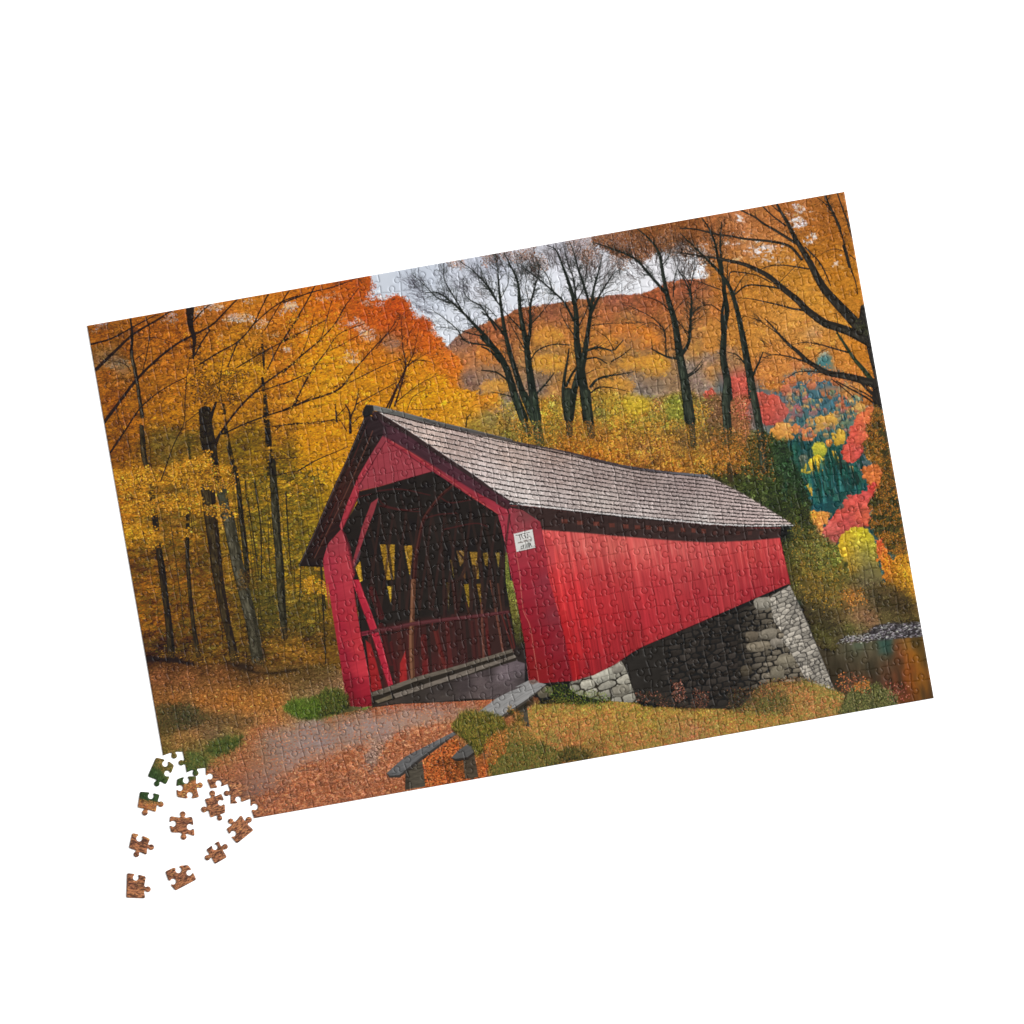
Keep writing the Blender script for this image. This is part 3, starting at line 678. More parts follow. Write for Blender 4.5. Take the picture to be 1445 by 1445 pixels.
# glimpses of the sky
for fn, cx, cy, rx, ry, n, c in [(A, 1060, 330, 100, 34, 130, (228, 222, 214)), (A, 1190, 370, 60, 40, 50, (222, 206, 190)), (A, 1000, 350, 90, 14, 40, (220, 214, 206)), (A, 590, 330, 50, 45, 50, (196, 186, 190)), (A, 770, 285, 40, 40, 60, (224, 220, 222)), (A, 880, 255, 70, 28, 60, (218, 208, 204)), (A, 1400, 255, 50, 40, 50, (216, 200, 190)), (A, 110, 385, 60, 30, 40, (160, 160, 176)),
                              (A, 1375, 548, 26, 20, 26, (226, 206, 190)), (A, 1280, 450, 50, 20, 24, (224, 200, 160)), (A, 1120, 220, 40, 24, 20, (220, 200, 180)), (A, 1340, 290, 30, 24, 20, (216, 200, 190)), (A, 230, 640, 110, 40, 60, (156, 140, 116)), (A, 920, 460, 30, 26, 16, (214, 196, 170)),
                              (B, 575, 680, 66, 38, 130, (232, 226, 226)), (B, 540, 640, 50, 30, 36, (222, 206, 200)), (B, 460, 830, 66, 50, 70, (220, 196, 186)), (B, 20, 785, 26, 20, 26, (224, 212, 206)), (B, 265, 440, 50, 24, 34, (214, 188, 176)), (B, 45, 490, 50, 36, 40, (214, 194, 182)),
                              (B, 140, 640, 30, 60, 34, (220, 196, 170)), (B, 740, 745, 60, 30, 50, (150, 124, 110)), (B, 340, 420, 50, 40, 24, (200, 160, 130)), (B, 660, 480, 40, 20, 30, (206, 196, 200)), (B, 900, 560, 26, 26, 22, (206, 200, 206)), (B, 560, 470, 26, 20, 20, (206, 200, 200)), (B, 400, 600, 40, 60, 24, (206, 160, 130)), (B, 500, 620, 60, 50, 50, (216, 196, 190))]:
    n = int(n*.95)
    r = np.sqrt(R.random(n))*.9+R.normal(0, .1, n); t = R.random(n)*6.283
    P = np.array(fn(*np.stack([cx+rx*r*np.cos(t), cy+ry*r*np.sin(t)], 1).ravel()))
    dabs(P[:, 0], P[:, 1], R.uniform(.6, 1.7, n), R.uniform(.4, .9, n), R.uniform(0, 3, n), np.array([c])*np.exp(R.normal(0, .05, (n, 1))), R.uniform(.5, .95, n))
# horizontal sprays lower down: dark gaps then lit sprays
LOW = E(-10, 100, 300, 60, 800, 60, 1440, 60, 1300, 400, 1430, 700, 1430, 1250, 1000, 1330, 240, 1250, 130, 800)
leaves(LOW, 1.3, (1.0, 2.6), (.35, .7), sig=.2, aj=.3, gain=.72, alpha=.65, soft=10, clump=8)
leaves(LOW, .55, (.8, 1.8), (.35, .7), sig=.15, aj=.35, gain=1.25, alpha=.75, soft=10, clump=9, seed=4)
leaves(LOW, .3, (1.0, 2.4), (.35, .7), sig=.2, aj=.3, col=[(104, 90, 40), (120, 96, 40), (92, 80, 38)], alpha=.6, soft=10, clump=10, seed=24)
LO2 = E(100, 560, 700, 560, 900, 900, 1300, 1000, 1440, 1100, 1440, 1340, 1000, 1340, 240, 1280)
leaves(LO2, .55, (1.0, 2.4), (.35, .7), sig=.18, aj=.3, gain=.78, alpha=.7, soft=10, clump=9, seed=14)
leaves(A(60, 1060, 1440, 1060, 1440, 1400, 900, 1440, 100, 1340), .8, (1.0, 2.4), (.35, .7), sig=.2, aj=.3, gain=.55, alpha=.6, soft=12, clump=9, seed=15)
leaves(A(0, 400, 700, 300, 1440, 440, 1440, 1060, 60, 1060), .6, (.8, 1.8), (.35, .6), sig=.2, aj=.5, gain=.58, alpha=.55, soft=12, clump=7, seed=16)
leaves(E(900, 0, 1440, 0, 1250, 420, 1430, 660, 1430, 1100, 950, 1100), .5, (1., 2.4), (.3, .6), sig=.2, aj=.3, col=[(66, 66, 34), (80, 76, 36), (58, 62, 36)], alpha=.7, soft=10, clump=9, seed=6)
leaves(E(950, 780, 1440, 900, 1440, 1150, 960, 1100), .8, (.8, 1.8), (.35, .7), sig=.2, aj=.5, col=[(60, 58, 32), (70, 66, 34), (120, 98, 38)], alpha=.7, soft=10, clump=7, seed=8)
leaves(A(500, 1110, 960, 1110, 960, 1300, 500, 1330), .8, (1., 2.2), (.35, .7), sig=.2, aj=.3, col=[(92, 84, 48), (104, 92, 50), (120, 100, 40)], alpha=.6, soft=14, clump=8, seed=3)
sprays(A(0, 300, 1440, 60, 1440, 1100, 1100, 1440, 100, 1440), 420, (4, 10), (1.2, 2.6), (.98, 1.2), .66, seed=1)
sprays(B(0, 400, 500, 320, 1000, 600, 1200, 900, 1400, 1150, 1200, 1400, 500, 1300, 0, 1440), 380, (4, 9), (1.4, 3), (.98, 1.18), .7, tilt=.5, seed=2)
sprays(E(0, 0, 1440, 0, 1300, 420, 1430, 700, 1430, 1250, 1000, 1330, 240, 1250, 100, 600), 430, (4, 11), (1.0, 2.4), (1.1, 1.5), .5, clump=12, seed=3)
# background stems
for fn, pts, w in [(E, (910, 220, 950, 450, 992, 760), 1.6), (E, (960, 100, 1000, 400, 1008, 770), 2.4), (E, (1050, 330, 1066, 800), 1.2), (E, (1172, 170, 1190, 480, 1208, 690), 2.2), (E, (1410, 680, 1432, 1100), 2.2), (E, (895, 90, 905, 220), 2), (E, (700, 560, 745, 1180), 1.0),
                   (E, (520, 600, 560, 760), .9), (E, (1228, 690, 1236, 850), 1.2), (E, (1270, 700, 1276, 850), 1.0), (F, (20, 1170, 12, 1400), 1.4), (F, (160, 1150, 190, 1440), 2.2), (J, (70, 0, 95, 560), 2.4), (J, (20, 60, 30, 400), 1.0),
                   (E, (930, 560, 960, 900), 1.0), (E, (1100, 600, 1110, 760), 1.0), (A, (940, 600, 905, 860), 1.2), (A, (1010, 770, 965, 860), 1.4), (A, (1270, 520, 1280, 600), 1.0), (A, (210, 960, 320, 1260, 330, 1360), .9), (A, (240, 1100, 215, 960), .7)]:
    branch(fn(*pts), w, w*.8, (46, 42, 28), .8, 8, 0, .9)
# thin dark horizontal boughs
for k in range(110):
    x, y = E(R.uniform(780, 1400), R.uniform(20, 760))[0]
    twig(x, y, RA+R.choice([0, math.pi])+R.normal(0, .2), R.uniform(6, 18), .7, (62, 58, 30), 1, .6, .4)
for k in range(150):
    x, y = A(R.uniform(60, 1440), R.uniform(280, 1340))[0]
    twig(x, y, R.uniform(0, 6.28), R.uniform(5, 14), .6, (96, 62, 26), 1, .45)
for k in range(60):
    x, y = B(R.uniform(0, 1050), R.uniform(480, 1300))[0]
    twig(x, y, R.uniform(0, 6.28), R.uniform(5, 14), .6, (110, 66, 26), 1, .45)
for k in range(16):
    x_ = R.uniform(330, 1400); y_ = R.uniform(-100, 350); l_ = R.uniform(350, 900)
    stroke(E(x_, y_, x_+l_*.07, y_+l_*.5, x_+l_*.13, min(y_+l_, 1180)), R.uniform(.7, 1.4), R.uniform(.9, 1.8), (58, 50, 32), R.uniform(.6, .9))
# standing trunks
DK = (42, 38, 30)
trunk(E(262, 170, 275, 290, 292, 410), (8, 9, 9), DK, gaps=1.0)
trunk(E(303, 530, 330, 690, 350, 860, 375, 1050, 398, 1320), (9, 10, 9, 10, 12), (40, 35, 26), (64, 54, 40))
trunk(E(506, 300, 505, 480), (6, 6), DK, gaps=.9)
trunk(E(503, 480, 505, 650, 528, 930, 550, 1110, 578, 1275), (6, 6, 5.5, 6, 8), (44, 38, 28), (70, 60, 44), gaps=.25)
trunk(E(575, 0, 600, 60), (5, 5), DK, gaps=1)
trunk(E(690, 0, 715, 90, 735, 200), (11, 11, 12), (52, 46, 36), gaps=.9)
trunk(E(640, 140, 662, 330, 690, 560, 715, 760, 755, 980, 800, 1180, 825, 1320), (20, 19, 17, 15, 13, 11, 13), (46, 39, 31), (74, 63, 45), gaps=.3)
trunk(E(735, 130, 762, 320), (13, 15), (66, 66, 54), gaps=.6)
trunk(E(780, 330, 812, 500, 850, 690, 895, 870, 945, 1080, 985, 1350), (17, 17, 17, 17, 17, 17), (58, 55, 45), (96, 91, 74))
leaves(E(920, 1040, 1000, 1040, 1010, 1370, 940, 1370), .9, (1, 2.4), (.4, .7), ang=RA+1.4, aj=.3, col=[(44, 40, 32), (54, 48, 38)], alpha=.75, soft=8)
trunk(A(308, 330, 322, 450, 315, 570, 340, 690, 365, 840, 388, 1000), (2.4, 3.4, 5.4, 5.4, 5.6, 6), (44, 38, 28), (76, 66, 50), gaps=.35)
trunk(A(384, 1070, 392, 1160, 402, 1280, 432, 1372), (6, 8, 8, 6), (42, 38, 28), (76, 66, 50), gaps=.3)
trunk(E(825, 0, 850, 140, 868, 330, 890, 500, 915, 770), (7, 7, 8, 8, 6), DK, (66, 62, 44), gaps=.35)
trunk(E(1082, -40, 1090, 120, 1100, 260, 1112, 450, 1130, 650, 1140, 860, 1165, 1150), (9, 11, 12, 11, 12, 11, 9), (44, 42, 34), (78, 74, 58), gaps=.25)
trunk(A(1205, 740, 1222, 860, 1232, 1000, 1245, 1130, 1250, 1240, 1265, 1400), (4, 6, 8, 9, 10, 11), (44, 40, 28), gaps=1.1)
trunk(A(1203, 495, 1212, 600, 1216, 670), (3.6, 4, 3), (44, 38, 26), gaps=.9)
trunk(A(955, 1080, 972, 1180, 1000, 1310, 1022, 1440), (6, 7, 7, 8), (48, 42, 28), gaps=.9)
trunk(A(940, 920, 950, 980), (4, 4), (48, 42, 28), gaps=.9)
trunk(A(698, 1100, 705, 1200, 715, 1290), (3, 4, 4), (60, 54, 32), gaps=.8)
# the big forked trunk
fill(A(772, 950, 815, 925, 856, 938, 862, 1010, 872, 1090, 890, 1190, 905, 1290, 918, 1395, 866, 1390, 850, 1280, 800, 1240, 782, 1160, 776, 1050), (42, 37, 29), rough=.8, var=.3, vs=9, vsy=1.8, vang=RA+1.57)
stroke(A(855, 1010, 870, 960, 890, 905), 5.5, 3, (42, 36, 28))
stroke(A(885, 1200, 900, 1150, 930, 1100), 5, 3, (42, 36, 28))
leaves(A(780, 950, 850, 940, 890, 1250, 860, 1330, 800, 1230), .3, (.8, 2), (.3, .5), ang=RA+1.5, col=(70, 60, 44), alpha=.6)
branch(A(715, 255, 712, 320, 722, 400, 742, 470, 735, 605), 10.5, 3, (44, 36, 28), .5, 6, 0)
fill(A(686, 260, 740, 250, 740, 340, 700, 350), (46, 38, 32), rough=1)
leaves(A(720, 440, 770, 440, 770, 600, 730, 600), .9, (.8, 1.8), (.5, 1), col=(50, 38, 24), aj=.9, alpha=.9, clump=6)
for P_ in [A(740, 730, 900, 740, 900, 900, 750, 900), A(760, 620, 820, 620, 800, 700, 760, 690), A(1140, 530, 1240, 540, 1220, 620, 1120, 640), A(900, 700, 1100, 690, 1080, 760, 950, 780), A(1000, 860, 1060, 860, 1060, 900, 1000, 900), A(930, 820, 1000, 820, 990, 900, 930, 900)]:
    leaves(P_, .30, (1.0, 2.2), (.5, 1.0), col=(58, 42, 20), sig=.2, aj=.7, alpha=.9, soft=6)
for x_, y_, w_ in [(398, 1315, 60), (578, 1275, 50), (822, 1318, 60), (985, 1365, 70), (1165, 1150, 60), (912, 770, 40), (1432, 1100, 30)]:
    P_ = E(x_-w_, y_-40, x_+w_, y_-40, x_+w_*1.3, y_+30, x_-w_*1.3, y_+30)
    leaves(P_, 1.4, (.8, 1.8), (.4, .7), col=[(84, 62, 32), (104, 76, 36), (66, 50, 30), (130, 94, 42)], sig=.2, aj=.4, alpha=.85, soft=9)
# lit sprays of leaves in front of the trunks
SPR = [(215, 152, 44), (208, 142, 38), (224, 164, 58), (196, 132, 36), (180, 116, 34)]
for P_, per, cs in [(E(300, 215, 420, 195, 520, 200, 620, 230, 720, 265, 820, 320, 740, 330, 640, 310, 560, 300, 460, 290, 340, 290), .9, SPR), (E(80, 400, 180, 370, 280, 420, 335, 450, 330, 520, 240, 520, 160, 540, 90, 530), .9, SPR),
                    (E(520, 80, 620, 60, 740, 70, 800, 100, 760, 140, 640, 140, 540, 130), .9, SPR), (E(0, 20, 240, 0, 560, -20, 800, 0, 830, 60, 700, 70, 400, 60, 100, 120, 40, 160), .55, SPR), (A(200, 1370, 460, 1350, 600, 1360, 860, 1250, 860, 1400, 640, 1445, 220, 1445), .6, SPR),
                    (A(560, 1330, 700, 1300, 840, 1240, 860, 1300, 830, 1380, 600, 1400), .6, SPR), (E(400, 60, 560, 40, 560, 130, 440, 140), .4, SPR), (E(30, 160, 260, 160, 330, 330, 60, 330), .4, SPR), (E(480, 430, 540, 430, 540, 480, 440, 480), .4, SPR), (E(1040, 1190, 1300, 1180, 1400, 1290, 1100, 1260), .3, [(160, 110, 46), (140, 96, 42), (170, 122, 50)]),
                    (E(1300, 770, 1445, 760, 1445, 860, 1310, 850), .5, SPR)]:
    leaves(P_, per, (.9, 2.0), (.6, 1.1), col=cs, sig=.12, aj=.6, alpha=.95, soft=6, rough=5, clump=9, seed=int(P_[0][0]))
    leaves([(x, y+3.5) for x, y in P_], per*.35, (.8, 1.6), (.4, .8), col=[(96, 66, 26), (84, 62, 28)], sig=.15, aj=.5, alpha=.75, soft=8, clump=7, seed=int(P_[0][0])+1)
# long bare boughs across the wood
BR = (40, 29, 22)
for fn, pts, w0, w1 in [(A, (40, 510, 180, 470, 330, 390, 480, 310), 2.8, 1.6), (A, (75, 680, 200, 560, 330, 440, 480, 350, 585, 283), 5, 2.2), (A, (130, 1040, 250, 880, 350, 750, 480, 620, 620, 510, 740, 445, 860, 380, 950, 290, 1032, 205), 4.8, 2.2), (A, (172, 1245, 270, 1100, 370, 950, 480, 850, 600, 775, 690, 732), 3, 1.3),
                        (A, (308, 330, 320, 450, 312, 560), 2.4, 4), (A, (410, 320, 440, 420, 422, 560, 390, 700), 1.4, 1.5), (A, (515, 1440, 600, 1200, 670, 1050, 680, 900, 690, 740, 710, 600), 1.8, 1), (A, (670, 1050, 775, 970), 1.2, 1.2), (A, (738, 600, 790, 500, 850, 410), 2, 2.2),
                        (A, (780, 645, 900, 570, 1040, 490, 1140, 380, 1190, 280, 1245, 168), 2.4, 1.8), (A, (1150, 370, 1250, 280, 1350, 215, 1445, 180), 1.9, 1.8), (A, (970, 660, 1010, 560, 1040, 490), 2, 2), (A, (1030, 670, 1180, 580, 1330, 500, 1445, 450), 2, 1.6),
                        (A, (890, 1190, 930, 1100, 1040, 950, 1180, 810, 1300, 720, 1445, 620), 3.4, 2.2), (A, (1150, 840, 1280, 800, 1445, 740), 1.8, 1.6), (A, (1240, 680, 1320, 520, 1400, 400, 1450, 335), 2, 1.8), (A, (930, 1120, 1000, 1090, 1100, 1045, 1250, 990, 1400, 940, 1445, 890), 2.2, 2.2), (A, (1220, 415, 1300, 280, 1390, 140), 1.4, 1.7),
                        (A, (730, 360, 800, 280, 852, 238), 2.4, 1.6), (A, (345, 610, 400, 570), 1.6, 1), (A, (360, 470, 480, 465, 600, 500, 700, 535), 1.3, .7), (A, (310, 690, 260, 640, 100, 610), 1.4, .7), (A, (1200, 740, 1215, 790), 2, 3),
                        (A, (1290, 1100, 1340, 1060, 1445, 1045), 1.2, 1.6), (A, (1270, 1070, 1445, 1045), 1.2, 1.4), (A, (1330, 1230, 1420, 1290), .9, 1.2), (A, (1280, 1290, 1445, 1280), 1.4, 1.2), (A, (1290, 1400, 1445, 1370), 1.4, 1.2),
                        (B, (0, 468, 180, 400, 340, 360, 500, 300), 2.2, 1.4), (B, (0, 720, 100, 560, 170, 440, 217, 348), 2.6, 1.8), (B, (0, 725, 120, 670, 290, 585), 2, 1.4), (B, (0, 940, 120, 830, 250, 720, 350, 610, 420, 490, 510, 370), 2.8, 1.4), (B, (120, 830, 170, 700, 210, 540), 1.5, .9), (B, (255, 720, 290, 590, 330, 450), 1.6, .9),
                        (B, (60, 1180, 180, 950, 290, 800, 380, 680, 550, 610), 2.8, 1.1), (B, (0, 1200, 150, 1140, 370, 1060, 470, 940, 600, 790, 720, 660, 790, 550), 3.4, 1.3), (B, (0, 1022, 185, 940), 2, 1.5), (B, (300, 800, 420, 740, 560, 660), 1.4, .8), (B, (20, 640, 70, 540, 110, 490), 1, .7), (B, (240, 885, 340, 880), 1, .8),
                        (B, (430, 1020, 650, 910, 800, 850), 1.4, 1.3), (B, (490, 1160, 600, 1100, 770, 1010), 1.5, 1.2), (B, (0, 1300, 200, 1280, 350, 1265), 1.8, 1.2), (B, (320, 1050, 400, 1020, 440, 1010), 2.2, 1.4), (B, (0, 450, 40, 380), 1.6, 1.2),
                        (F, (0, 505, 130, 430, 340, 340), 2.2, 1), (F, (0, 50, 60, 20, 100, 0), 1.8, 1.2), (F, (0, 180, 130, 180, 250, 150), 1.6, 1)]:
    branch(fn(*pts), w0, w1, BR, .9 if fn is B else .55, 9, 1, .95, .6, lit=(74, 60, 46))
# small trees beside the gable and the rust crowned one
branch(B(720, 1180, 775, 1040, 830, 900, 812, 780, 803, 640, 800, 560), 3.0, .9, (52, 34, 22), 2.2, 14, 1)
branch(B(755, 1170, 800, 1030, 832, 920, 880, 820, 905, 720, 920, 640), 2.6, .8, (52, 34, 22), 2.2, 14, 1)
branch(B(700, 1185, 760, 1060, 790, 1000), 2.4, 1.6, (52, 34, 22), 1, 8, 0)
branch(B(840, 900, 900, 860, 1000, 870, 1040, 900), 1.6, .8, (60, 40, 24), 2, 10, 1)
branch(B(880, 870, 960, 820, 1000, 800), 1.2, .6, (60, 40, 24), 2, 10, 1)
branch(B(840, 760, 850, 690, 900, 600), 1.4, .6, (70, 40, 26), 2, 10, 1)
branch(B(650, 740, 740, 720, 790, 690), 1, .6, (80, 46, 28), 1.5, 8, 0)
branch(B(630, 780, 690, 700, 760, 640, 800, 540), 1.4, .8, (64, 38, 26), 2, 10, 1)
branch(B(760, 1150, 870, 1060, 960, 1000, 1050, 960), 1.6, .7, (70, 50, 24), 2, 12, 1)
branch(B(840, 1200, 880, 1110, 980, 1050), 1.4, .7, (80, 56, 26), 2, 10, 1)
branch(B(870, 1190, 960, 1195, 1065, 1178), 1.2, .7, (60, 44, 22), 1.5, 8, 0)
branch(B(455, 1350, 450, 1220, 420, 1160), 4.5, 1.8, (48, 34, 24), 1, 8, 1)
branch(B(452, 1250, 490, 1170, 512, 1050), 2.4, 1, (48, 34, 24), 2, 10, 1)
branch(B(430, 1340, 380, 1260, 340, 1230), 1.6, .8, (48, 34, 24), 1, 8, 0)
branch(B(470, 1290, 520, 1240, 570, 1220), 1.4, .7, (48, 34, 24), 1.5, 8, 0)
branch(B(362, 1275, 352, 1155), 3.2, 1.4, (48, 36, 24), 1, 6, 0)
branch(B(365, 1240, 420, 1180), 1.6, 1, (48, 36, 24), 1, 6, 0)
branch(B(1240, 1310, 1250, 1250, 1275, 1220), 2.4, 1, (70, 56, 32), 1, 7, 0)
branch(B(1250, 1260, 1240, 1220), 1.4, .8, (70, 56, 32), 1, 6, 0)
# rust leaves back over the twigs
leaves(B(420, 320, 600, 330, 640, 460, 800, 430, 1000, 590, 1090, 760, 900, 780, 700, 660, 480, 560), .35, (.8, 1.6), (.5, .9), sig=.15, aj=1, alpha=.8, col=[(186, 84, 30), (176, 74, 26), (200, 98, 36), (168, 70, 26)], clump=9, cmix=.8)
leaves(B(0, 500, 400, 560, 560, 900, 300, 1300, 0, 1300), .18, (.8, 1.6), (.5, .9), sig=.1, aj=.8, alpha=.8, col=[(216, 150, 40), (208, 138, 34), (222, 160, 48)], clump=9)


# ---- orange crown over the right end, and rust haze along the top
CROWN = pair(D, 20, 250, (150, 84, 40), 100, 270, (152, 86, 42), 250, 250, (166, 98, 56), 350, 220, (172, 106, 64), 150, 380, (170, 108, 68), 330, 330, (168, 100, 54), 250, 430, (172, 110, 62), 420, 300, (178, 112, 68), 480, 420, (182, 120, 72), 550, 250, (176, 108, 58), 620, 330, (184, 116, 62),
             700, 180, (172, 102, 50), 800, 130, (176, 108, 56), 900, 120, (162, 96, 44), 1000, 160, (160, 96, 40), 1080, 130, (162, 98, 44), 900, 260, (166, 98, 42), 1000, 300, (164, 98, 38), 1130, 300, (168, 102, 38), 1000, 420, (176, 108, 36), 1180, 440, (172, 106, 34), 900, 480, (184, 116, 40), 1080, 600, (184, 116, 36),
             1200, 600, (180, 114, 34), 1100, 720, (186, 120, 38), 1220, 720, (178, 112, 32), 1150, 830, (182, 116, 38), 220, 620, (178, 112, 48), 300, 580, (178, 112, 52), 450, 620, (184, 118, 48), 600, 560, (184, 120, 48), 750, 560, (188, 122, 44), 700, 640, (190, 126, 46), 830, 640, (192, 128, 46), 500, 740, (190, 122, 48),
             600, 740, (194, 128, 52), 700, 780, (196, 130, 54), 850, 750, (198, 134, 50), 950, 830, (194, 130, 46), 400, 850, (188, 120, 50), 480, 900, (192, 124, 52), 600, 900, (196, 130, 56), 760, 900, (200, 136, 60), 850, 960, (200, 136, 58), 500, 1000, (196, 130, 54), 600, 1000, (198, 132, 58), 720, 1000, (202, 138, 64), 900, 1010, (186, 140, 92),
             1000, 1040, (196, 128, 54), 1100, 960, (190, 126, 46), 230, 850, (178, 108, 54), 240, 1000, (192, 128, 58), 360, 1050, (190, 124, 54), 500, 1120, (196, 130, 54), 620, 1110, (196, 126, 58), 760, 1160, (196, 124, 58), 860, 1120, (200, 132, 54), 960, 1120, (190, 122, 54), 1080, 1180, (194, 122, 52), 1180, 1120, (192, 120, 40), 1280, 1180, (190, 116, 36),
             1200, 1260, (196, 124, 48), 560, 1210, (190, 118, 62), 700, 1230, (196, 126, 60), 800, 1230, (194, 120, 70), 1230, 950, (180, 112, 40), 250, 760, (178, 110, 50), 120, 720, (168, 96, 52))
CP = D(-320, 140, -300, 330, -200, 360, -100, 300, 0, 330, 40, 420, 150, 450, 170, 560, 190, 620, 160, 660, 220, 700, 230, 800, 190, 900, 170, 1000, 160, 1120, 230, 1140, 290, 1060, 400, 1120, 440, 1220, 470, 1290, 600, 1320, 700, 1290, 800, 1270, 900, 1240, 930, 1180, 980, 1130, 1030, 1180, 1040, 1240, 1150, 1300, 1300, 1340,
       1460, 1340, 1400, 600, 1200, -40, 600, 0)
bb, X, Y, m, sd = mask(CP, 5, 5, 6)
# the canopy is thin: sky shows through in flecks
hole = np.zeros(X.shape, np.float32)
for cx, cy, rx, ry, s_ in [(560, 440, 170, 75, .62), (800, 220, 90, 110, .60), (890, 380, 60, 50, .6), (1060, 545, 34, 26, .62), (1080, 478, 34, 14, .5), (110, 470, 150, 80, .66), (400, 230, 60, 40, .42), (330, 380, 120, 70, .48), (740, 510, 60, 40, .45), (450, 340, 90, 40, .4), (1130, 90, 40, 40, .4), (140, 400, 60, 40, .5), (760, 600, 30, 20, .4), (620, 520, 120, 40, .5)]:
    (ox, oy), = D(cx, cy)
    hole = np.maximum(hole, .88*s_*np.exp(-(((X-ox)*K/rx)**2+((Y-oy)*K/ry)**2)*.9))
fl = fbm(X, Y, 5, 2.6, RA+.3, 21, 3)*.9+.5
m2 = m*(1-np.clip((hole*1.15-fl*.75)*6, 0, 1))
put(bb, (m*.8)*(hole > .12)*np.clip(fbm(X, Y, 4, 3, RA, 77)*1.5+.35, 0, 1), (214, 176, 140))
put(bb, m2, field(CROWN, X, Y)*(1+.14*fbm(X, Y, 10, 6, RA, 33))[..., None])
x, y = pick(bb, m2*(m2 > .7), int(2.2*m2.sum()/S/S))
b = at(x, y)*np.exp(R.normal(0, .12, len(x)))[:, None]
dabs(x, y, R.uniform(.9, 2.3, len(x)), R.uniform(.45, .9, len(x)), RA+R.normal(0, .7, len(x)), np.clip(b, 5, 245), .75)
leaves(H(330, -110, 560, -100, 1140, -130, 1150, 20, 1000, 30, 760, -20, 560, 0, 430, 50, 340, 20), .55, (.8, 1.7), (.5, .9), col=[(204, 128, 58), (196, 116, 54), (214, 140, 66), (180, 104, 48)], sig=.12, aj=.8, alpha=.9, soft=6, clump=9, seed=44)
for k in range(160):
    x, y = D(R.uniform(200, 1250), R.uniform(300, 1250))[0]
    twig(x, y, R.uniform(0, 6.28), R.uniform(5, 12), .6, (104, 70, 36), 1, .5)
sprays(CP, 520, (4, 9), (1.5, 3.2), (.98, 1.15), .74, per=24, tilt=.5, seed=4)
leaves(D(700, 120, 1120, 60, 1200, 420, 900, 480, 700, 300), .3, (.9, 1.8), (.5, .8), sig=.2, aj=.8, col=[(120, 72, 34), (136, 82, 36)], alpha=.7, clump=8)

# rust-coloured twig haze at the tree tops
for P_, per in [(Cc(150, 310, 370, 270, 330, 330, 280, 360, 230, 370, 160, 350), 1.4), (Cc(590, 230, 740, 190, 760, 300, 720, 370, 650, 350, 600, 300), 1.6), (Cc(740, 190, 1000, 150, 1180, 110, 1460, 60, 1460, 200, 1330, 240, 1150, 330, 1080, 370, 980, 340, 900, 330, 800, 260), 2.2),
                (Cc(280, 340, 400, 330, 440, 420, 360, 440), .5), (Cc(880, 340, 1000, 350, 960, 420, 890, 400), .7), (Cc(700, 300, 800, 330, 760, 420, 690, 400), .5), (B(1130, 190, 1200, 180, 1220, 210, 1150, 215), 1.2), (Cc(0, 330, 120, 320, 100, 380, 20, 400), .4)]:
    leaves(P_, per, (.8, 2.0), (.5, .9), col=[(120, 66, 34), (136, 78, 40), (108, 58, 30), (150, 90, 46)], sig=.15, aj=1.2, alpha=.75, soft=7, rough=5)

for P_, per, cs in [(D(-420, 330, -200, 300, 60, 260, 320, 240, 330, 420, 200, 520, 0, 470, -200, 430), 1.5, [(138, 84, 46), (150, 94, 54), (120, 74, 44), (166, 106, 64)]),
                    (D(-60, 420, 180, 480, 220, 600, 160, 640, 60, 520), .5, [(120, 80, 56), (150, 100, 66)]), (D(420, 380, 720, 360, 760, 520, 500, 540), .5, [(176, 116, 62), (190, 128, 72)])]:
    leaves(P_, per, (.8, 2.0), (.5, .9), col=cs, sig=.14, aj=1.1, alpha=.7, soft=10, rough=6, clump=7, seed=17)
for k in range(150):
    x, y = D(R.uniform(-420, 420), R.uniform(240, 520))[0]
    twig(x, y, R.uniform(-2.6, -.9), R.uniform(8, 16), .75, (70, 50, 40), 1, .6)

# ---- the dark trees beyond the roof
TK = (38, 42, 38)
TL = (72, 80, 66)
TT = (44, 40, 40)


def fan(fn, x, y, a0, a1, n, ln, w=.8, depth=2, col=TT, alpha=.8):
    px, py = fn(x, y)[0]
    for k in range(n):
        twig(px+R.normal(0, 5.5), py+R.normal(0, 5), R.uniform(a0, a1), ln*R.uniform(.6, 1.25), w, col, depth, alpha, .45)


def limb(fn, *pts, w=(3, 1), tw=1.5, tl=12, td=1, lit=None):
    return branch(fn(*pts), w[0], w[1], TK, tw, tl, td, 1, .75, lit)


# fine crowns first
for (x, y, a, n, l) in [(100, 400, -1.75, 14, 20), (170, 420, -1.9, 12, 22), (250, 480, -1.6, 12, 26), (330, 520, -1.4, 10, 22), (400, 500, -2.3, 14, 22), (360, 420, -2.2, 12, 20), (480, 400, -2.0, 16, 26), (560, 400, -1.8, 14, 26), (620, 420, -1.7, 14, 26), (700, 480, -1.6, 14, 28), (760, 480, -1.4, 14, 30),
                        (850, 470, -1.2, 14, 26), (820, 540, -.9, 10, 22), (900, 470, -.8, 8, 18), (1050, 380, -2.4, 14, 26), (1120, 440, -2.5, 10, 18), (1140, 330, -2.0, 16, 28), (1210, 380, -1.6, 14, 26), (1320, 420, -1.6, 12, 24), (1380, 480, -1.4, 10, 22), (930, 330, -2.4, 12, 24), (1340, 300, -1.5, 10, 20),
                        (40, 500, -2.0, 10, 18), (20, 620, -2.6, 8, 14), (1060, 500, -2.6, 8, 16), (1080, 800, -2.9, 8, 12), (1020, 690, -2.8, 6, 12), (900, 930, -.6, 4, 8), (960, 580, -.7, 6, 12)]:
    fan(Cc, x, y, a-.5, a+.5, int(n*1.4), l, .75, 2, (52, 42, 40), .7)
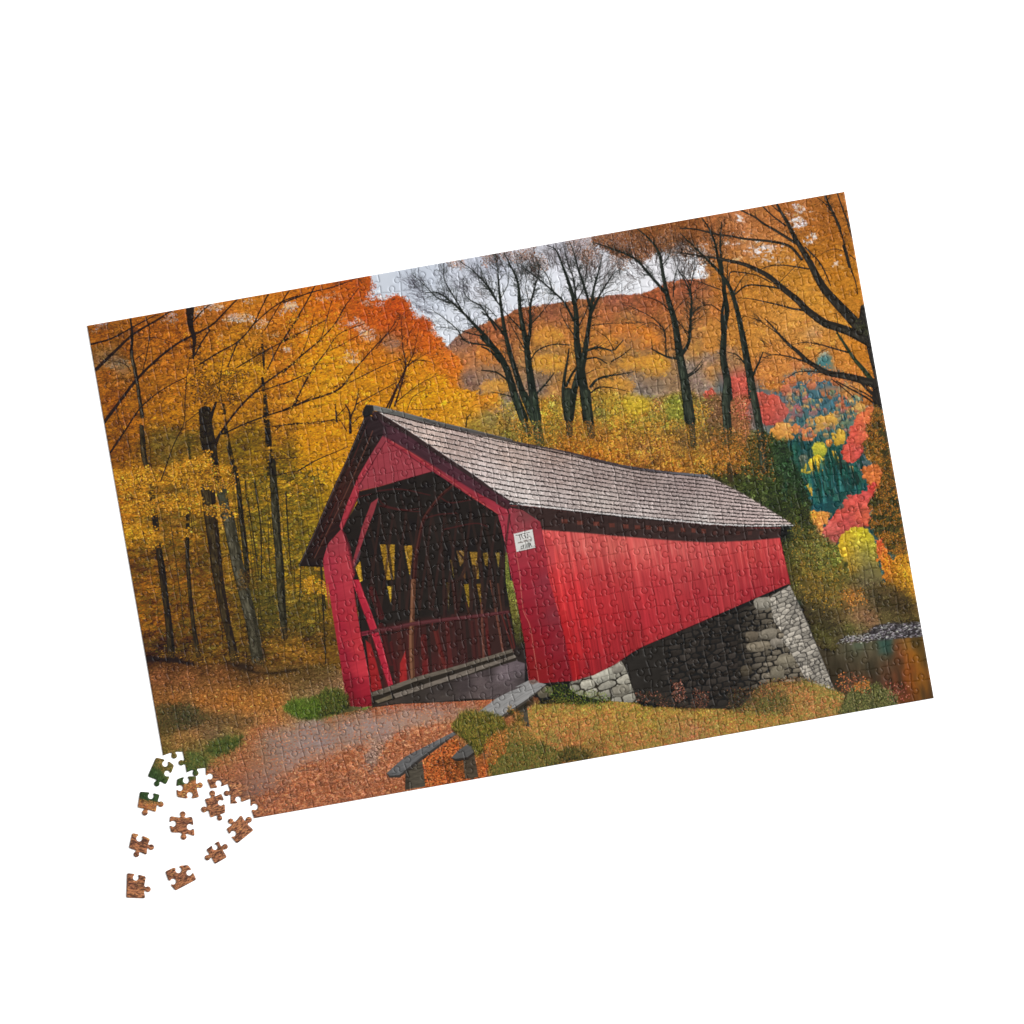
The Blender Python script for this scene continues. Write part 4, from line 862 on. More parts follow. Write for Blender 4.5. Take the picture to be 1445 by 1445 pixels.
for (x, y, a, n, l) in [(960, 400, -2.5, 12, 16), (900, 350, -2.2, 12, 14), (1100, 440, -2.3, 12, 16), (1080, 300, -1.9, 12, 18), (1200, 480, -2.6, 8, 12), (1240, 400, -2.0, 12, 18), (1300, 300, -2.0, 10, 18), (1000, 520, -2.8, 8, 12), (950, 490, -2.7, 8, 12), (1060, 620, -3, 6, 9), (1240, 380, -1.9, 8, 14), (1050, 560, -2.6, 4, 8), (940, 420, -2.9, 12, 12), (930, 330, -2.6, 12, 12)]:
    fan(B, x, y, a-.55, a+.55, int(n*1.4), l, .75, 2, (62, 58, 66), .65)
for (x, y, a, n, l) in [(60, 420, -2.2, 12, 20), (100, 460, -2.3, 10, 18), (180, 520, -2.1, 8, 14), (70, 620, -1.6, 12, 14), (60, 560, -1.4, 8, 12), (230, 380, -1.9, 8, 14), (280, 300, -1.4, 6, 10), (30, 480, -2.6, 10, 14), (130, 720, -.6, 6, 14), (180, 820, -2.8, 6, 14), (100, 880, -.6, 6, 12), (540, 920, -2.3, 8, 12), (590, 1080, -2.4, 6, 12), (640, 1180, -2.8, 6, 12)]:
    fan(D, x, y, a-.5, a+.5, int(n*1.6), l, .85, 2, (52, 42, 36), .75)
# tree one, three stems
limb(Cc, 285, 1450, 220, 1280, 170, 1120, 100, 990, 0, 895, w=(13, 7), tw=.4, lit=TL)
limb(B, 1450, 800, 1380, 705, 1300, 620, 1225, 540, 1150, 470, 1050, 400, 965, 400, w=(6.5, 1.2), tw=2.2, td=2)
limb(B, 1225, 540, 1130, 380, 1090, 300, 1090, 200, w=(2.6, .8), tw=2.5, td=2)
limb(B, 1130, 470, 1040, 430, 960, 350, 870, 270, w=(2, .7), tw=2.5, td=2)
limb(B, 1440, 800, 1380, 760, 1240, 730, 1180, 650, 1100, 580, 1000, 510, w=(3.2, .8), tw=1.5, td=1)
limb(B, 1180, 655, 1120, 640, 1040, 630, w=(1.2, .6), tw=1.5)
limb(B, 1380, 700, 1280, 680, 1200, 655, w=(2.6, 1.4), tw=.6)
limb(B, 1445, 650, 1350, 500, 1270, 450, 1230, 400, 1220, 300, w=(3, .8), tw=2.5, td=2)
limb(B, 1445, 560, 1380, 500, 1280, 460, w=(1.6, .9), tw=1.5)
limb(B, 1445, 450, 1400, 370, 1290, 250, 1200, 190, w=(3.4, 1), tw=2.5, td=2)
limb(Cc, 350, 1450, 280, 1280, 230, 1130, 180, 960, 145, 790, 120, 600, 105, 420, 85, 320, w=(11, 1.2), tw=1.2, td=2, lit=TL)
limb(Cc, 155, 880, 60, 770, 0, 725, w=(3.4, 2), tw=1)
limb(Cc, 0, 1120, 100, 1135, 190, 1200, w=(2, 3), tw=.5)
limb(Cc, 0, 960, 60, 990, 120, 1060, w=(2.4, 4), tw=.3)
limb(Cc, 130, 690, 60, 590, 10, 470, -30, 400, w=(2.6, .8), tw=2.2, td=2)
limb(Cc, 125, 640, 180, 520, 180, 400, w=(1.4, .7), tw=2)
limb(Cc, 372, 1450, 345, 1270, 318, 1080, 300, 930, 262, 730, 245, 530, 190, 400, 150, 320, w=(14, 1.2), tw=1.2, td=2, lit=TL)
limb(Cc, 310, 960, 330, 820, 330, 680, 370, 520, 400, 400, w=(6, 1), tw=2, td=2)
limb(Cc, 332, 810, 400, 735, 490, 622, w=(2.2, .8), tw=1.5)
limb(Cc, 275, 850, 190, 760, 130, 690, w=(2.6, 1.2), tw=1)
limb(Cc, 285, 970, 230, 870, 190, 790, w=(2, 1), tw=1)
limb(Cc, 330, 700, 300, 560, 310, 450, w=(1.6, .7), tw=2, td=2)
limb(Cc, 250, 560, 280, 440, 270, 350, w=(1.4, .7), tw=2, td=2)
limb(Cc, 370, 1280, 440, 1205, 492, 1138, w=(3.4, 1.4), tw=.8, lit=TL)
limb(Cc, 330, 1050, 380, 985, 480, 945, 595, 948, w=(2.2, 1.8), tw=.8)
limb(Cc, 210, 1300, 130, 1280, 60, 1268, w=(2, .9), tw=1)
# tree two
limb(Cc, 722, 1450, 700, 1290, 672, 1110, 645, 920, 640, 730, 605, 570, 545, 400, 500, 300, 440, 270, w=(15.5, 1.2), tw=1.0, td=2, lit=TL)
limb(Cc, 672, 1150, 700, 1000, 722, 850, 742, 700, 762, 560, 800, 420, 820, 330, w=(9.5, 1), tw=1.6, td=2, lit=TL)
limb(Cc, 742, 720, 705, 580, 655, 430, 615, 290, 590, 240, w=(5, 1), tw=2.2, td=2)
limb(Cc, 730, 770, 785, 640, 850, 530, 900, 460, 945, 430, w=(4.4, .8), tw=2.2, td=2)
limb(Cc, 790, 640, 850, 590, 920, 575, 950, 590, w=(1.6, .6), tw=1.5)
limb(Cc, 625, 780, 560, 660, 480, 580, 400, 510, 320, 450, 250, 390, w=(4, 1), tw=2.4, td=2)
limb(Cc, 480, 580, 440, 470, 380, 400, 330, 370, w=(1.8, .7), tw=2.4, td=2)
limb(Cc, 640, 650, 622, 500, 580, 380, 560, 290, w=(3.4, .9), tw=2.4, td=2)
limb(Cc, 650, 640, 700, 540, 710, 420, 720, 350, w=(2, .8), tw=2.4, td=2)
limb(Cc, 640, 900, 570, 800, 535, 720, 545, 660, w=(2, .8), tw=1)
limb(Cc, 660, 820, 700, 740, 720, 680, w=(2, 1.4), tw=.6)
limb(Cc, 715, 985, 790, 965, 890, 985, 930, 950, 960, 915, w=(4, 1.4), tw=1.2, lit=TL)
limb(Cc, 895, 975, 850, 900, 780, 850, w=(1.4, .7), tw=1)
limb(Cc, 700, 1045, 780, 1035, 850, 1075, w=(3, 1.6), tw=.6)
limb(Cc, 880, 1060, 950, 1020, 1020, 965, w=(2.2, .9), tw=1.4)
limb(Cc, 740, 1230, 780, 1185, 850, 1160, 920, 1150, 1060, 1125, w=(4.4, 1.0), tw=1, lit=TL)
limb(Cc, 738, 1275, 800, 1235, 900, 1242, 1000, 1265, w=(2.6, .8), tw=.8)
limb(Cc, 750, 815, 900, 800, 1060, 800, w=(1.5, .7), tw=.8)
limb(Cc, 700, 1150, 780, 1110, 860, 1100, w=(1.2, .6), tw=.8)
limb(Cc, 578, 1450, 556, 1290, 560, 1180, 580, 1060, 592, 975, w=(8.4, 2.2), tw=.3, lit=TL)
limb(Cc, 600, 1450, 620, 1300, 640, 1200, 665, 1120, w=(10.5, 9), tw=.1, lit=TL)
limb(Cc, 575, 1225, 610, 1150, 645, 1100, w=(4, 3.4), tw=.2)
# tree three
limb(Cc, 1412, 1450, 1382, 1220, 1345, 1020, 1312, 800, 1265, 630, 1235, 490, 1205, 330, 1150, 240, 1060, 160, w=(16, 1.6), tw=.8, td=2, lit=TL)
limb(Cc, 1245, 590, 1140, 470, 1060, 380, 980, 330, 900, 300, 820, 270, 750, 250, w=(5, 1.2), tw=1.8, td=2)
limb(Cc, 1330, 1042, 1250, 1025, 1150, 972, w=(3.8, 1.8), tw=.8, lit=TL)
limb(Cc, 1252, 1025, 1242, 860, 1180, 780, 1120, 740, 1000, 680, w=(2.6, .8), tw=1.5)
limb(Cc, 1235, 850, 1150, 795, 1050, 832, w=(1.4, .7), tw=1.2)
limb(Cc, 1240, 850, 1300, 790, w=(1.6, 1), tw=.6)
limb(Cc, 1335, 1000, 1290, 970, 1240, 990, w=(1.5, .8), tw=.6)
limb(Cc, 1360, 1010, 1408, 920, 1420, 740, 1425, 640, 1395, 540, 1330, 430, w=(5.4, 1.4), tw=1.6, td=2, lit=TL)
limb(Cc, 1280, 720, 1200, 650, 1080, 610, w=(2.2, .8), tw=1)
limb(Cc, 1300, 620, 1312, 480, 1345, 380, w=(2, .8), tw=2.2, td=2)
limb(Cc, 1320, 770, 1380, 850, 1400, 900, w=(1.4, 1), tw=.5)
limb(Cc, 1310, 720, 1370, 640, w=(1.2, .8), tw=.8)
limb(Cc, 1220, 420, 1270, 340, 1290, 280, w=(1.8, .8), tw=2.4, td=2)
limb(Cc, 1420, 540, 1445, 420, 1445, 350, w=(1.8, .8), tw=2)
limb(Cc, 1400, 1165, 1460, 1125, 1500, 1080, w=(3, 1.4), tw=.5)
# trees four and five
limb(D, 328, 1450, 318, 1330, 292, 1180, 295, 1050, 302, 950, 318, 860, 300, 740, 292, 640, 262, 530, 232, 390, 190, 290, 150, 235, w=(12, 1.8), tw=.9, td=1, lit=TL)
limb(D, 292, 640, 275, 480, 272, 380, 282, 260, w=(4.4, 1.6), tw=1.6)
limb(D, 290, 1000, 284, 880, 300, 790, w=(6, 4), tw=.4)
limb(D, 285, 870, 210, 820, 170, 820, 100, 765, w=(1.8, .8), tw=1.2)
limb(D, 285, 720, 200, 690, 120, 660, 50, 655, w=(2, .8), tw=1)
limb(D, 70, 900, 120, 840, 180, 820, w=(1.4, .7), tw=1)
limb(D, 60, 960, 120, 920, 180, 870, w=(1.2, .7), tw=1)
limb(D, 492, 1450, 478, 1330, 452, 1190, 425, 1040, 392, 880, 362, 770, 325, 680, 260, 590, 200, 530, 120, 450, 0, 335, w=(12.5, 1.2), tw=.9, td=1, lit=TL)
limb(D, 488, 1310, 530, 1220, 562, 1140, w=(4, 1.6), tw=1.4)
limb(D, 435, 1215, 385, 1160, 320, 1140, w=(2.6, 1.2), tw=.8)
limb(D, 370, 750, 450, 690, 560, 690, 700, 712, w=(2.2, 2.8), tw=.9)
limb(D, 360, 740, 420, 640, 460, 600, w=(1.8, .8), tw=1.5)
limb(D, 330, 680, 340, 600, 420, 600, 520, 620, 620, 670, w=(2, 1.6), tw=.9)
limb(D, 320, 670, 320, 560, 330, 500, w=(2, .8), tw=1.4)
limb(D, 40, 1300, 90, 1270, 150, 1195, w=(2.4, .9), tw=1)
limb(D, 20, 1150, 55, 1080, 72, 900, 72, 720, 40, 640, -10, 600, w=(4.2, 1.2), tw=1.2)
limb(D, 45, 1020, 0, 930, w=(1.4, .8), tw=.8)
limb(D, 0, 820, 60, 760, 130, 700, w=(1.2, .7), tw=1)
trunk(D(40, 1445, 22, 1300, 8, 1180), (12, 9, 8), (40, 44, 38), TL)
for fn, p, w in [(H, (128, -20, 118, 120, 125, 260, 132, 400), (11, 12.5, 12.5, 13)), (H, (282, -20, 310, 110, 335, 240, 358, 380, 378, 600), (10.5, 11, 11, 11, 10))]:
    trunk(fn(*p), w, (42, 46, 40), TL)
trunk(G(130, -20, 175, 120, 225, 250), (8, 10, 9), (40, 46, 40), (62, 72, 58))
trunk(G(195, -20, 245, 120, 290, 310), (8, 9, 9), (40, 46, 40), (62, 72, 58))
trunk(G(262, -20, 280, 150, 300, 320), (9, 10, 12), (42, 48, 42), (62, 72, 58))
trunk(G(490, -30, 495, 120, 500, 255), (14, 11, 9), (42, 46, 40), (66, 74, 60))
trunk(G(615, -30, 632, 120, 650, 260), (12, 11, 11), (42, 46, 40), (66, 74, 60))
trunk(G(1300, -30, 1325, 130, 1335, 260, 1340, 330), (11, 10, 9, 8), (44, 48, 42), (66, 72, 58))
trunk(H(140, 560, 150, 660), (7, 7), (62, 52, 36))
leaves(G(120, 190, 400, 190, 380, 360, 160, 300), 1.5, (.7, 1.4), (.5, .8), sig=.2, aj=1, col=[(196, 130, 46), (120, 104, 48), (90, 86, 46)], alpha=.85, soft=8)
leaves(G(440, 190, 720, 190, 740, 320, 440, 320), 1.5, (.7, 1.4), (.5, .8), sig=.2, aj=1, col=[(176, 110, 38), (150, 96, 40), (110, 84, 44)], alpha=.85, soft=8)
leaves(G(1230, 210, 1420, 210, 1440, 400, 1220, 400), 1.3, (.7, 1.4), (.5, .8), sig=.2, aj=1, col=[(150, 100, 42), (120, 88, 44), (96, 78, 44)], alpha=.85, soft=8)
leaves(H(60, 340, 200, 340, 210, 440, 60, 430), 2.4, (.8, 1.6), (.5, .9), sig=.2, aj=1, col=[(160, 104, 46), (130, 90, 44), (86, 74, 42), (180, 114, 48)], alpha=.9, soft=7)
leaves(H(60, 330, 400, 360, 420, 640, 60, 600), 1.1, (.7, 1.4), (.5, .9), sig=.2, aj=1, col=[(70, 66, 38), (54, 54, 34), (150, 98, 42)], alpha=.85, soft=10, clump=7)
leaves(H(180, 40, 260, 20, 270, 260, 170, 200), .2, (.6, 1.2), (.5, .8), sig=.15, aj=1, col=[(206, 96, 76), (170, 80, 60)], alpha=.8)

# ---- the big leaning tree at the right edge
BK = (44, 41, 37)
BL = (84, 80, 70)


def big(*pts, w=(3, 1), tw=.7, tl=10, td=1, lit=BL, col=BK):
    return branch(D(*pts), w[0], w[1], col, tw, tl, td, 1, .8, lit)


big(1275, 1040, 1150, 900, 1060, 805, 985, 720, 935, 640, 882, 535, 832, 450, 780, 365, 725, 255, 685, 190, 655, 130, w=(17, 3.4), tw=.5)
big(810, 415, 720, 360, 640, 310, 570, 270, 500, 220, 415, 178, w=(4.6, 2.4), tw=.5)
big(715, 280, 640, 225, 600, 190, 560, 150, w=(2.6, 2), tw=.5)
big(690, 200, 640, 160, 620, 140, w=(2, 1.4), tw=.4)
big(1275, 1065, 1150, 1002, 1060, 970, 985, 945, 905, 890, 850, 845, 800, 792, 700, 710, 600, 625, 480, 562, 400, 535, 330, 520, 240, 500, 150, 490, 0, 464, w=(14, 1.8), tw=.5)
big(825, 510, 755, 430, 680, 400, 560, 382, 430, 370, 340, 352, 250, 340, 100, 305, 0, 300, w=(4.4, 2), tw=.5)
big(832, 855, 760, 845, 700, 828, 560, 795, 470, 778, 390, 772, w=(3.2, 1), tw=.7)
big(870, 575, 790, 562, 700, 550, 610, 555, 540, 580, w=(2.6, 1.2), tw=.7)
big(660, 680, 720, 620, 820, 520, w=(1.2, .9), tw=.6)
big(850, 430, 930, 510, 980, 590, 1010, 660, 1020, 690, w=(2.6, 1.6), tw=.8)
big(1060, 880, 1070, 940, 1060, 990, w=(1.2, .8), tw=.6)
big(1335, 1390, 1270, 1290, 1185, 1190, 1125, 1100, 1065, 1010, w=(8, 3), col=(46, 54, 40), lit=(76, 88, 60), tw=.4)
big(1360, 1450, 1330, 1370, 1260, 1340, 1150, 1310, 1000, 1282, 935, 1245, 870, 1205, 800, 1140, 750, 1100, 680, 1030, 620, 960, 575, 915, w=(13, 1.8), tw=.6)
big(690, 1040, 600, 970, 520, 920, 410, 890, w=(1.6, .8), tw=1)
big(655, 1000, 660, 960, 610, 930, w=(1.4, .8), tw=.8)
big(870, 1212, 800, 1190, 740, 1172, 640, 1158, 560, 1180, w=(3, 1), tw=.8)
big(690, 1165, 640, 1120, w=(1.4, .8), tw=.6)
big(1060, 1300, 960, 1280, 900, 1272, 800, 1275, 770, 1290, 735, 1312, w=(3.6, 1.2), tw=.6)
big(1140, 1142, 1050, 1118, 960, 1092, 850, 1075, 750, 1092, w=(2.8, 1), tw=.8)
big(1030, 1325, 1100, 1380, 1160, 1430, 1185, 1450, w=(1.8, 1.6), tw=.4)
big(1010, 1110, 940, 1150, 880, 1210, w=(1, .7), tw=.6)
big(1205, 745, 1190, 660, 1155, 560, 1128, 470, 1108, 380, 1070, 260, 1030, 180, 985, 80, w=(1.6, 2.8), tw=1)
big(1150, 560, 1130, 480, 1112, 420, w=(4.4, 5), tw=.2)
big(1085, 300, 1050, 220, 1010, 140, w=(4.4, 3.4), tw=.3)
big(1180, 340, 1120, 210, 1065, 55, w=(2.8, 2), tw=.8)
big(1135, 270, 1190, 420, w=(2, 1.2), tw=.6)
big(1150, 480, 1205, 520, w=(1.6, 1.2), tw=.5)
big(1100, 450, 1040, 440, 980, 460, w=(1.4, .7), tw=.6)
big(1020, 180, 980, 130, 930, 90, w=(1.4, 1), tw=.6)
fill(D(1225, 830, 1250, 815, 1262, 850, 1300, 1060, 1340, 1230, 1375, 1450, 1390, 1600, 1345, 1600, 1350, 1440, 1310, 1280, 1265, 1110, 1235, 1000, 1195, 940, 1215, 900), BK, rough=.8, var=.3, vs=9, vsy=2, vang=RA+1.4)
leaves(D(1200, 930, 1290, 980, 1280, 1020, 1210, 990), .6, (.6, 1.2), (.4, .7), col=[(92, 96, 58), (70, 74, 50)], sig=.15, alpha=.7)
leaves(D(1240, 850, 1330, 1200, 1370, 1440, 1330, 1400, 1280, 1150), .4, (.9, 2), (.3, .5), ang=RA+1.4, col=[(72, 68, 58), (30, 28, 24)], sig=.15, alpha=.6)
fill(H(1060, 20, 1130, 60, 1165, 130, 1150, 150, 1070, 60), (150, 96, 44), rough=4, alpha=.5)
for p, w in [((870, -10, 960, 40, 1060, 95, 1120, 140, 1195, 225), (2, 3)), ((960, 20, 1040, 60, 1130, 120, 1195, 215), (1.4, 3)), ((1060, 10, 1110, 60, 1150, 120), (1.4, 2)), ((1010, -30, 1080, 50, 1150, 110, 1195, 200), (3, 5))]:
    branch(H(*p), w[0], w[1], BK, .5, 8, 1)
fill(H(1120, -30, 1165, -30, 1200, 240, 1180, 240, 1110, 110), BK, rough=1, var=.3, vs=8, vsy=2, vang=RA+1.5)

# dark foliage down the right edge
RE = H(1130, 160, 1190, 190, 1260, 400, 1400, 1000, 1500, 1460, 1400, 1440, 1350, 1240, 1300, 1190, 1240, 1170, 1180, 1090, 1130, 1030, 1095, 960, 1110, 870, 1090, 830, 1120, 760, 1170, 700, 1190, 600, 1150, 560, 1080, 520, 1060, 470, 1080, 420, 1040, 440, 1090, 360, 1070, 320, 1100, 250)
fill(RE, pair(H, 1130, 220, (96, 70, 38), 1100, 300, (110, 74, 42), 1180, 350, (64, 56, 32), 1100, 430, (96, 78, 38), 1220, 480, (62, 54, 30), 1120, 510, (150, 100, 42), 1200, 560, (96, 74, 38), 1230, 650, (56, 52, 30), 1200, 760, (64, 58, 34), 1170, 830, (72, 66, 36), 1130, 900, (62, 60, 36), 1260, 850, (70, 58, 30),
             1180, 980, (64, 60, 34), 1290, 1000, (96, 74, 34), 1240, 1080, (90, 72, 34), 1330, 1150, (110, 82, 36), 1380, 1200, (120, 88, 36)), rough=5, rs=6, var=.2, vs=6)
leaves(RE, 2.0, (.8, 1.8), (.4, .7), ang=RA-.6, aj=.5, sig=.3, hue=.08, alpha=.75, soft=2, rough=4, dark=.15, darkc=(36, 32, 20))
leaves(RE, 1.0, (.8, 1.8), (.4, .7), ang=RA-.6, aj=.5, sig=.25, col=[(60, 62, 34), (76, 72, 38), (48, 50, 30)], alpha=.75, soft=3, clump=7, seed=15)
leaves(RE, .42, (.8, 1.8), (.4, .7), ang=RA-.6, aj=.5, sig=.15, col=[(176, 106, 40), (160, 96, 36), (190, 120, 44)], alpha=.85, soft=4, clump=8, seed=5)
OF = H(1130, 1070, 1180, 1060, 1200, 1120, 1250, 1190, 1300, 1180, 1360, 1160, 1420, 1440, 1440, 1640, 1280, 1640, 1260, 1560, 1200, 1440, 1190, 1300, 1150, 1200)
fill(OF, pair(H, 1160, 1090, (204, 76, 48), 1150, 1150, (216, 100, 54), 1220, 1170, (206, 116, 42), 1210, 1250, (222, 130, 40), 1230, 1320, (206, 120, 40), 1300, 1210, (196, 136, 40), 1330, 1280, (206, 146, 44), 1290, 1350, (190, 130, 36), 1360, 1400, (166, 114, 36), 1240, 1400, (90, 70, 34), 1300, 1440, (140, 98, 34)) +
     pair(L, 1110, 60, (220, 126, 32), 1090, 130, (206, 112, 36), 1160, 180, (120, 84, 36), 1200, 100, (212, 142, 38), 1250, 150, (206, 146, 36), 1280, 230, (196, 136, 40), 1220, 230, (150, 104, 38), 1150, 250, (76, 62, 36), 1300, 310, (160, 112, 38)), rough=5, rs=6, var=.15, vs=6)
leaves(OF, 2.6, (.7, 1.7), (.5, .9), sig=.22, hue=.07, aj=1, alpha=.85, soft=2, rough=4, dark=.1, darkc=(60, 48, 26))


# ---- water, bank and rapids at the lower right
BANK = HEDGE + pair(L, 620, 300, (96, 80, 42), 560, 400, (66, 58, 40), 700, 470, (60, 54, 38), 620, 560, (76, 74, 40), 700, 570, (84, 80, 44), 760, 600, (84, 76, 46), 640, 630, (74, 62, 46), 800, 440, (92, 76, 48), 900, 440, (136, 102, 68), 1000, 450, (128, 90, 66), 940, 420, (144, 104, 74),
                    860, 510, (88, 88, 46), 950, 520, (110, 98, 62), 1100, 440, (96, 84, 50), 1200, 460, (84, 72, 44), 1300, 450, (74, 64, 38), 1330, 400, (110, 84, 42), 930, 330, (116, 92, 56), 880, 300, (150, 98, 50), 960, 200, (104, 94, 66), 1000, 120, (106, 98, 66), 1040, 300, (70, 64, 46), 1100, 350, (60, 54, 38), 1150, 300, (72, 58, 38),
                    1200, 370, (64, 54, 38), 1260, 380, (74, 60, 36), 1100, 250, (90, 74, 44), 780, 540, (64, 58, 42))
BKP = L(450, 60, 600, 200, 900, 150, 1150, 230, 1340, 330, 1400, 480, 1400, 560, 900, 620, 760, 680, 640, 660, 540, 400)
fill(BKP, BANK, soft=8, rough=4, rs=6, var=.15, vs=6)
leaves(BKP, 2.0, (.6, 1.4), (.4, .8), sig=.22, hue=.07, aj=.9, alpha=.75, soft=6, dark=.10, darkc=(40, 36, 26), clump=7)
sprays(BKP, 90, (3, 6), (1.4, 3), (1.0, 1.35), .55, per=22, tilt=.6, rl=(.6, 1.4), seed=7)
leaves(L(820, 260, 940, 250, 960, 360, 830, 370), .5, (.7, 1.4), (.5, .8), col=[(206, 124, 46), (180, 104, 40), (196, 132, 56)], sig=.15, aj=1, alpha=.85, soft=8, clump=7)
leaves(L(500, 150, 800, 100, 800, 400, 560, 330), .35, (.6, 1.3), (.5, .8), col=[(170, 124, 44), (140, 110, 46), (120, 110, 52)], sig=.15, aj=1, alpha=.8, soft=8, clump=7)
for p, w in [((870, 60, 900, 200), 1.0), ((960, 120, 970, 330), .9), ((1060, 280, 1050, 400), 1.6), ((690, 220, 690, 330), 1.4), ((1250, 320, 1255, 400), 1.4)]:
    branch(L(*p), w, w*.7, (52, 46, 34), 1.5, 8, 1, .8)
WAT = pair(L, 700, 690, (70, 62, 48), 800, 640, (84, 76, 58), 850, 640, (90, 86, 66), 920, 630, (92, 106, 86), 900, 700, (82, 76, 58), 980, 690, (98, 86, 66), 1020, 640, (92, 88, 66), 1110, 620, (56, 90, 78), 1120, 680, (70, 84, 70), 1060, 680, (92, 80, 62), 1180, 650, (140, 80, 50), 1200, 720, (152, 78, 46), 1260, 620, (130, 92, 42),
           1330, 600, (126, 92, 40), 1340, 680, (140, 96, 34), 1280, 700, (156, 92, 32), 1380, 760, (128, 86, 32), 1260, 800, (152, 82, 36), 1200, 830, (116, 64, 44), 1120, 780, (98, 72, 54), 1040, 780, (88, 72, 54), 960, 760, (84, 74, 56), 860, 760, (72, 62, 48), 780, 780, (60, 54, 42), 900, 860, (84, 66, 50), 1000, 870, (92, 64, 46), 1100, 870, (90, 62, 48),
           1280, 880, (150, 82, 32), 1340, 860, (142, 90, 30), 1400, 900, (118, 78, 28), 1360, 960, (120, 76, 28), 1240, 950, (110, 58, 36), 1200, 900, (92, 56, 40), 1430, 980, (110, 72, 28), 750, 850, (56, 48, 38))
WTP = L(630, 650, 760, 680, 800, 620, 1000, 600, 1400, 560, 1600, 1100, 700, 1100)
fill(WTP, [(p, tuple(.93*v for v in c)) for p, c in WAT], soft=2, var=.16, vs=4, vsy=16)
bb, X, Y, m, sd = mask(WTP, 2)
put(bb, m*np.clip(noise(X, Y, 7, 26, RA, 91)-.5, 0, 1)*1.1, (44, 44, 36))
RP = L(790, 610, 830, 575, 900, 570, 980, 550, 1040, 500, 1120, 485, 1400, 475, 1400, 560, 1200, 575, 1000, 595, 860, 600)
fill(RP, pair(L, 850, 590, (80, 74, 70), 1000, 560, (66, 62, 64), 1100, 500, (82, 78, 78), 1250, 520, (78, 74, 82), 1350, 520, (72, 68, 74), 1150, 560, (78, 74, 78)), soft=3, rough=2, rs=5)
fill(RP, (58, 54, 54), soft=2, rough=2, alpha=.7)
leaves(RP, 1.8, (1.4, 3.4), (.3, .6), aj=.25, col=[(42, 38, 40), (52, 48, 50), (56, 52, 54), (92, 88, 92), (66, 60, 60), (46, 42, 40)], sig=.15, alpha=.8, soft=3)
leaves(RP, .26, (.9, 2.4), (.3, .6), aj=.25, col=[(176, 172, 176), (146, 140, 144), (206, 200, 198)], sig=.08, alpha=.85, soft=2, clump=4)
leaves(L(800, 600, 900, 570, 1000, 560, 1000, 590, 860, 610), .6, (.8, 2.0), (.3, .6), aj=.3, col=[(200, 196, 190), (150, 140, 130), (60, 54, 50)], sig=.1, alpha=.9)
fill(L(1050, 600, 1150, 590, 1150, 680, 1060, 690), (52, 88, 80), soft=5, alpha=.5)
for k in range(60):
    x, y = L(R.uniform(720, 1380), R.uniform(640, 940))[0]
    stroke([(x, y), (x+UX*R.uniform(3, 9), y+UY*6)], .5, .5, at(np.array([x]), np.array([y]))[0]*R.choice([.85, 1.12]), .4)

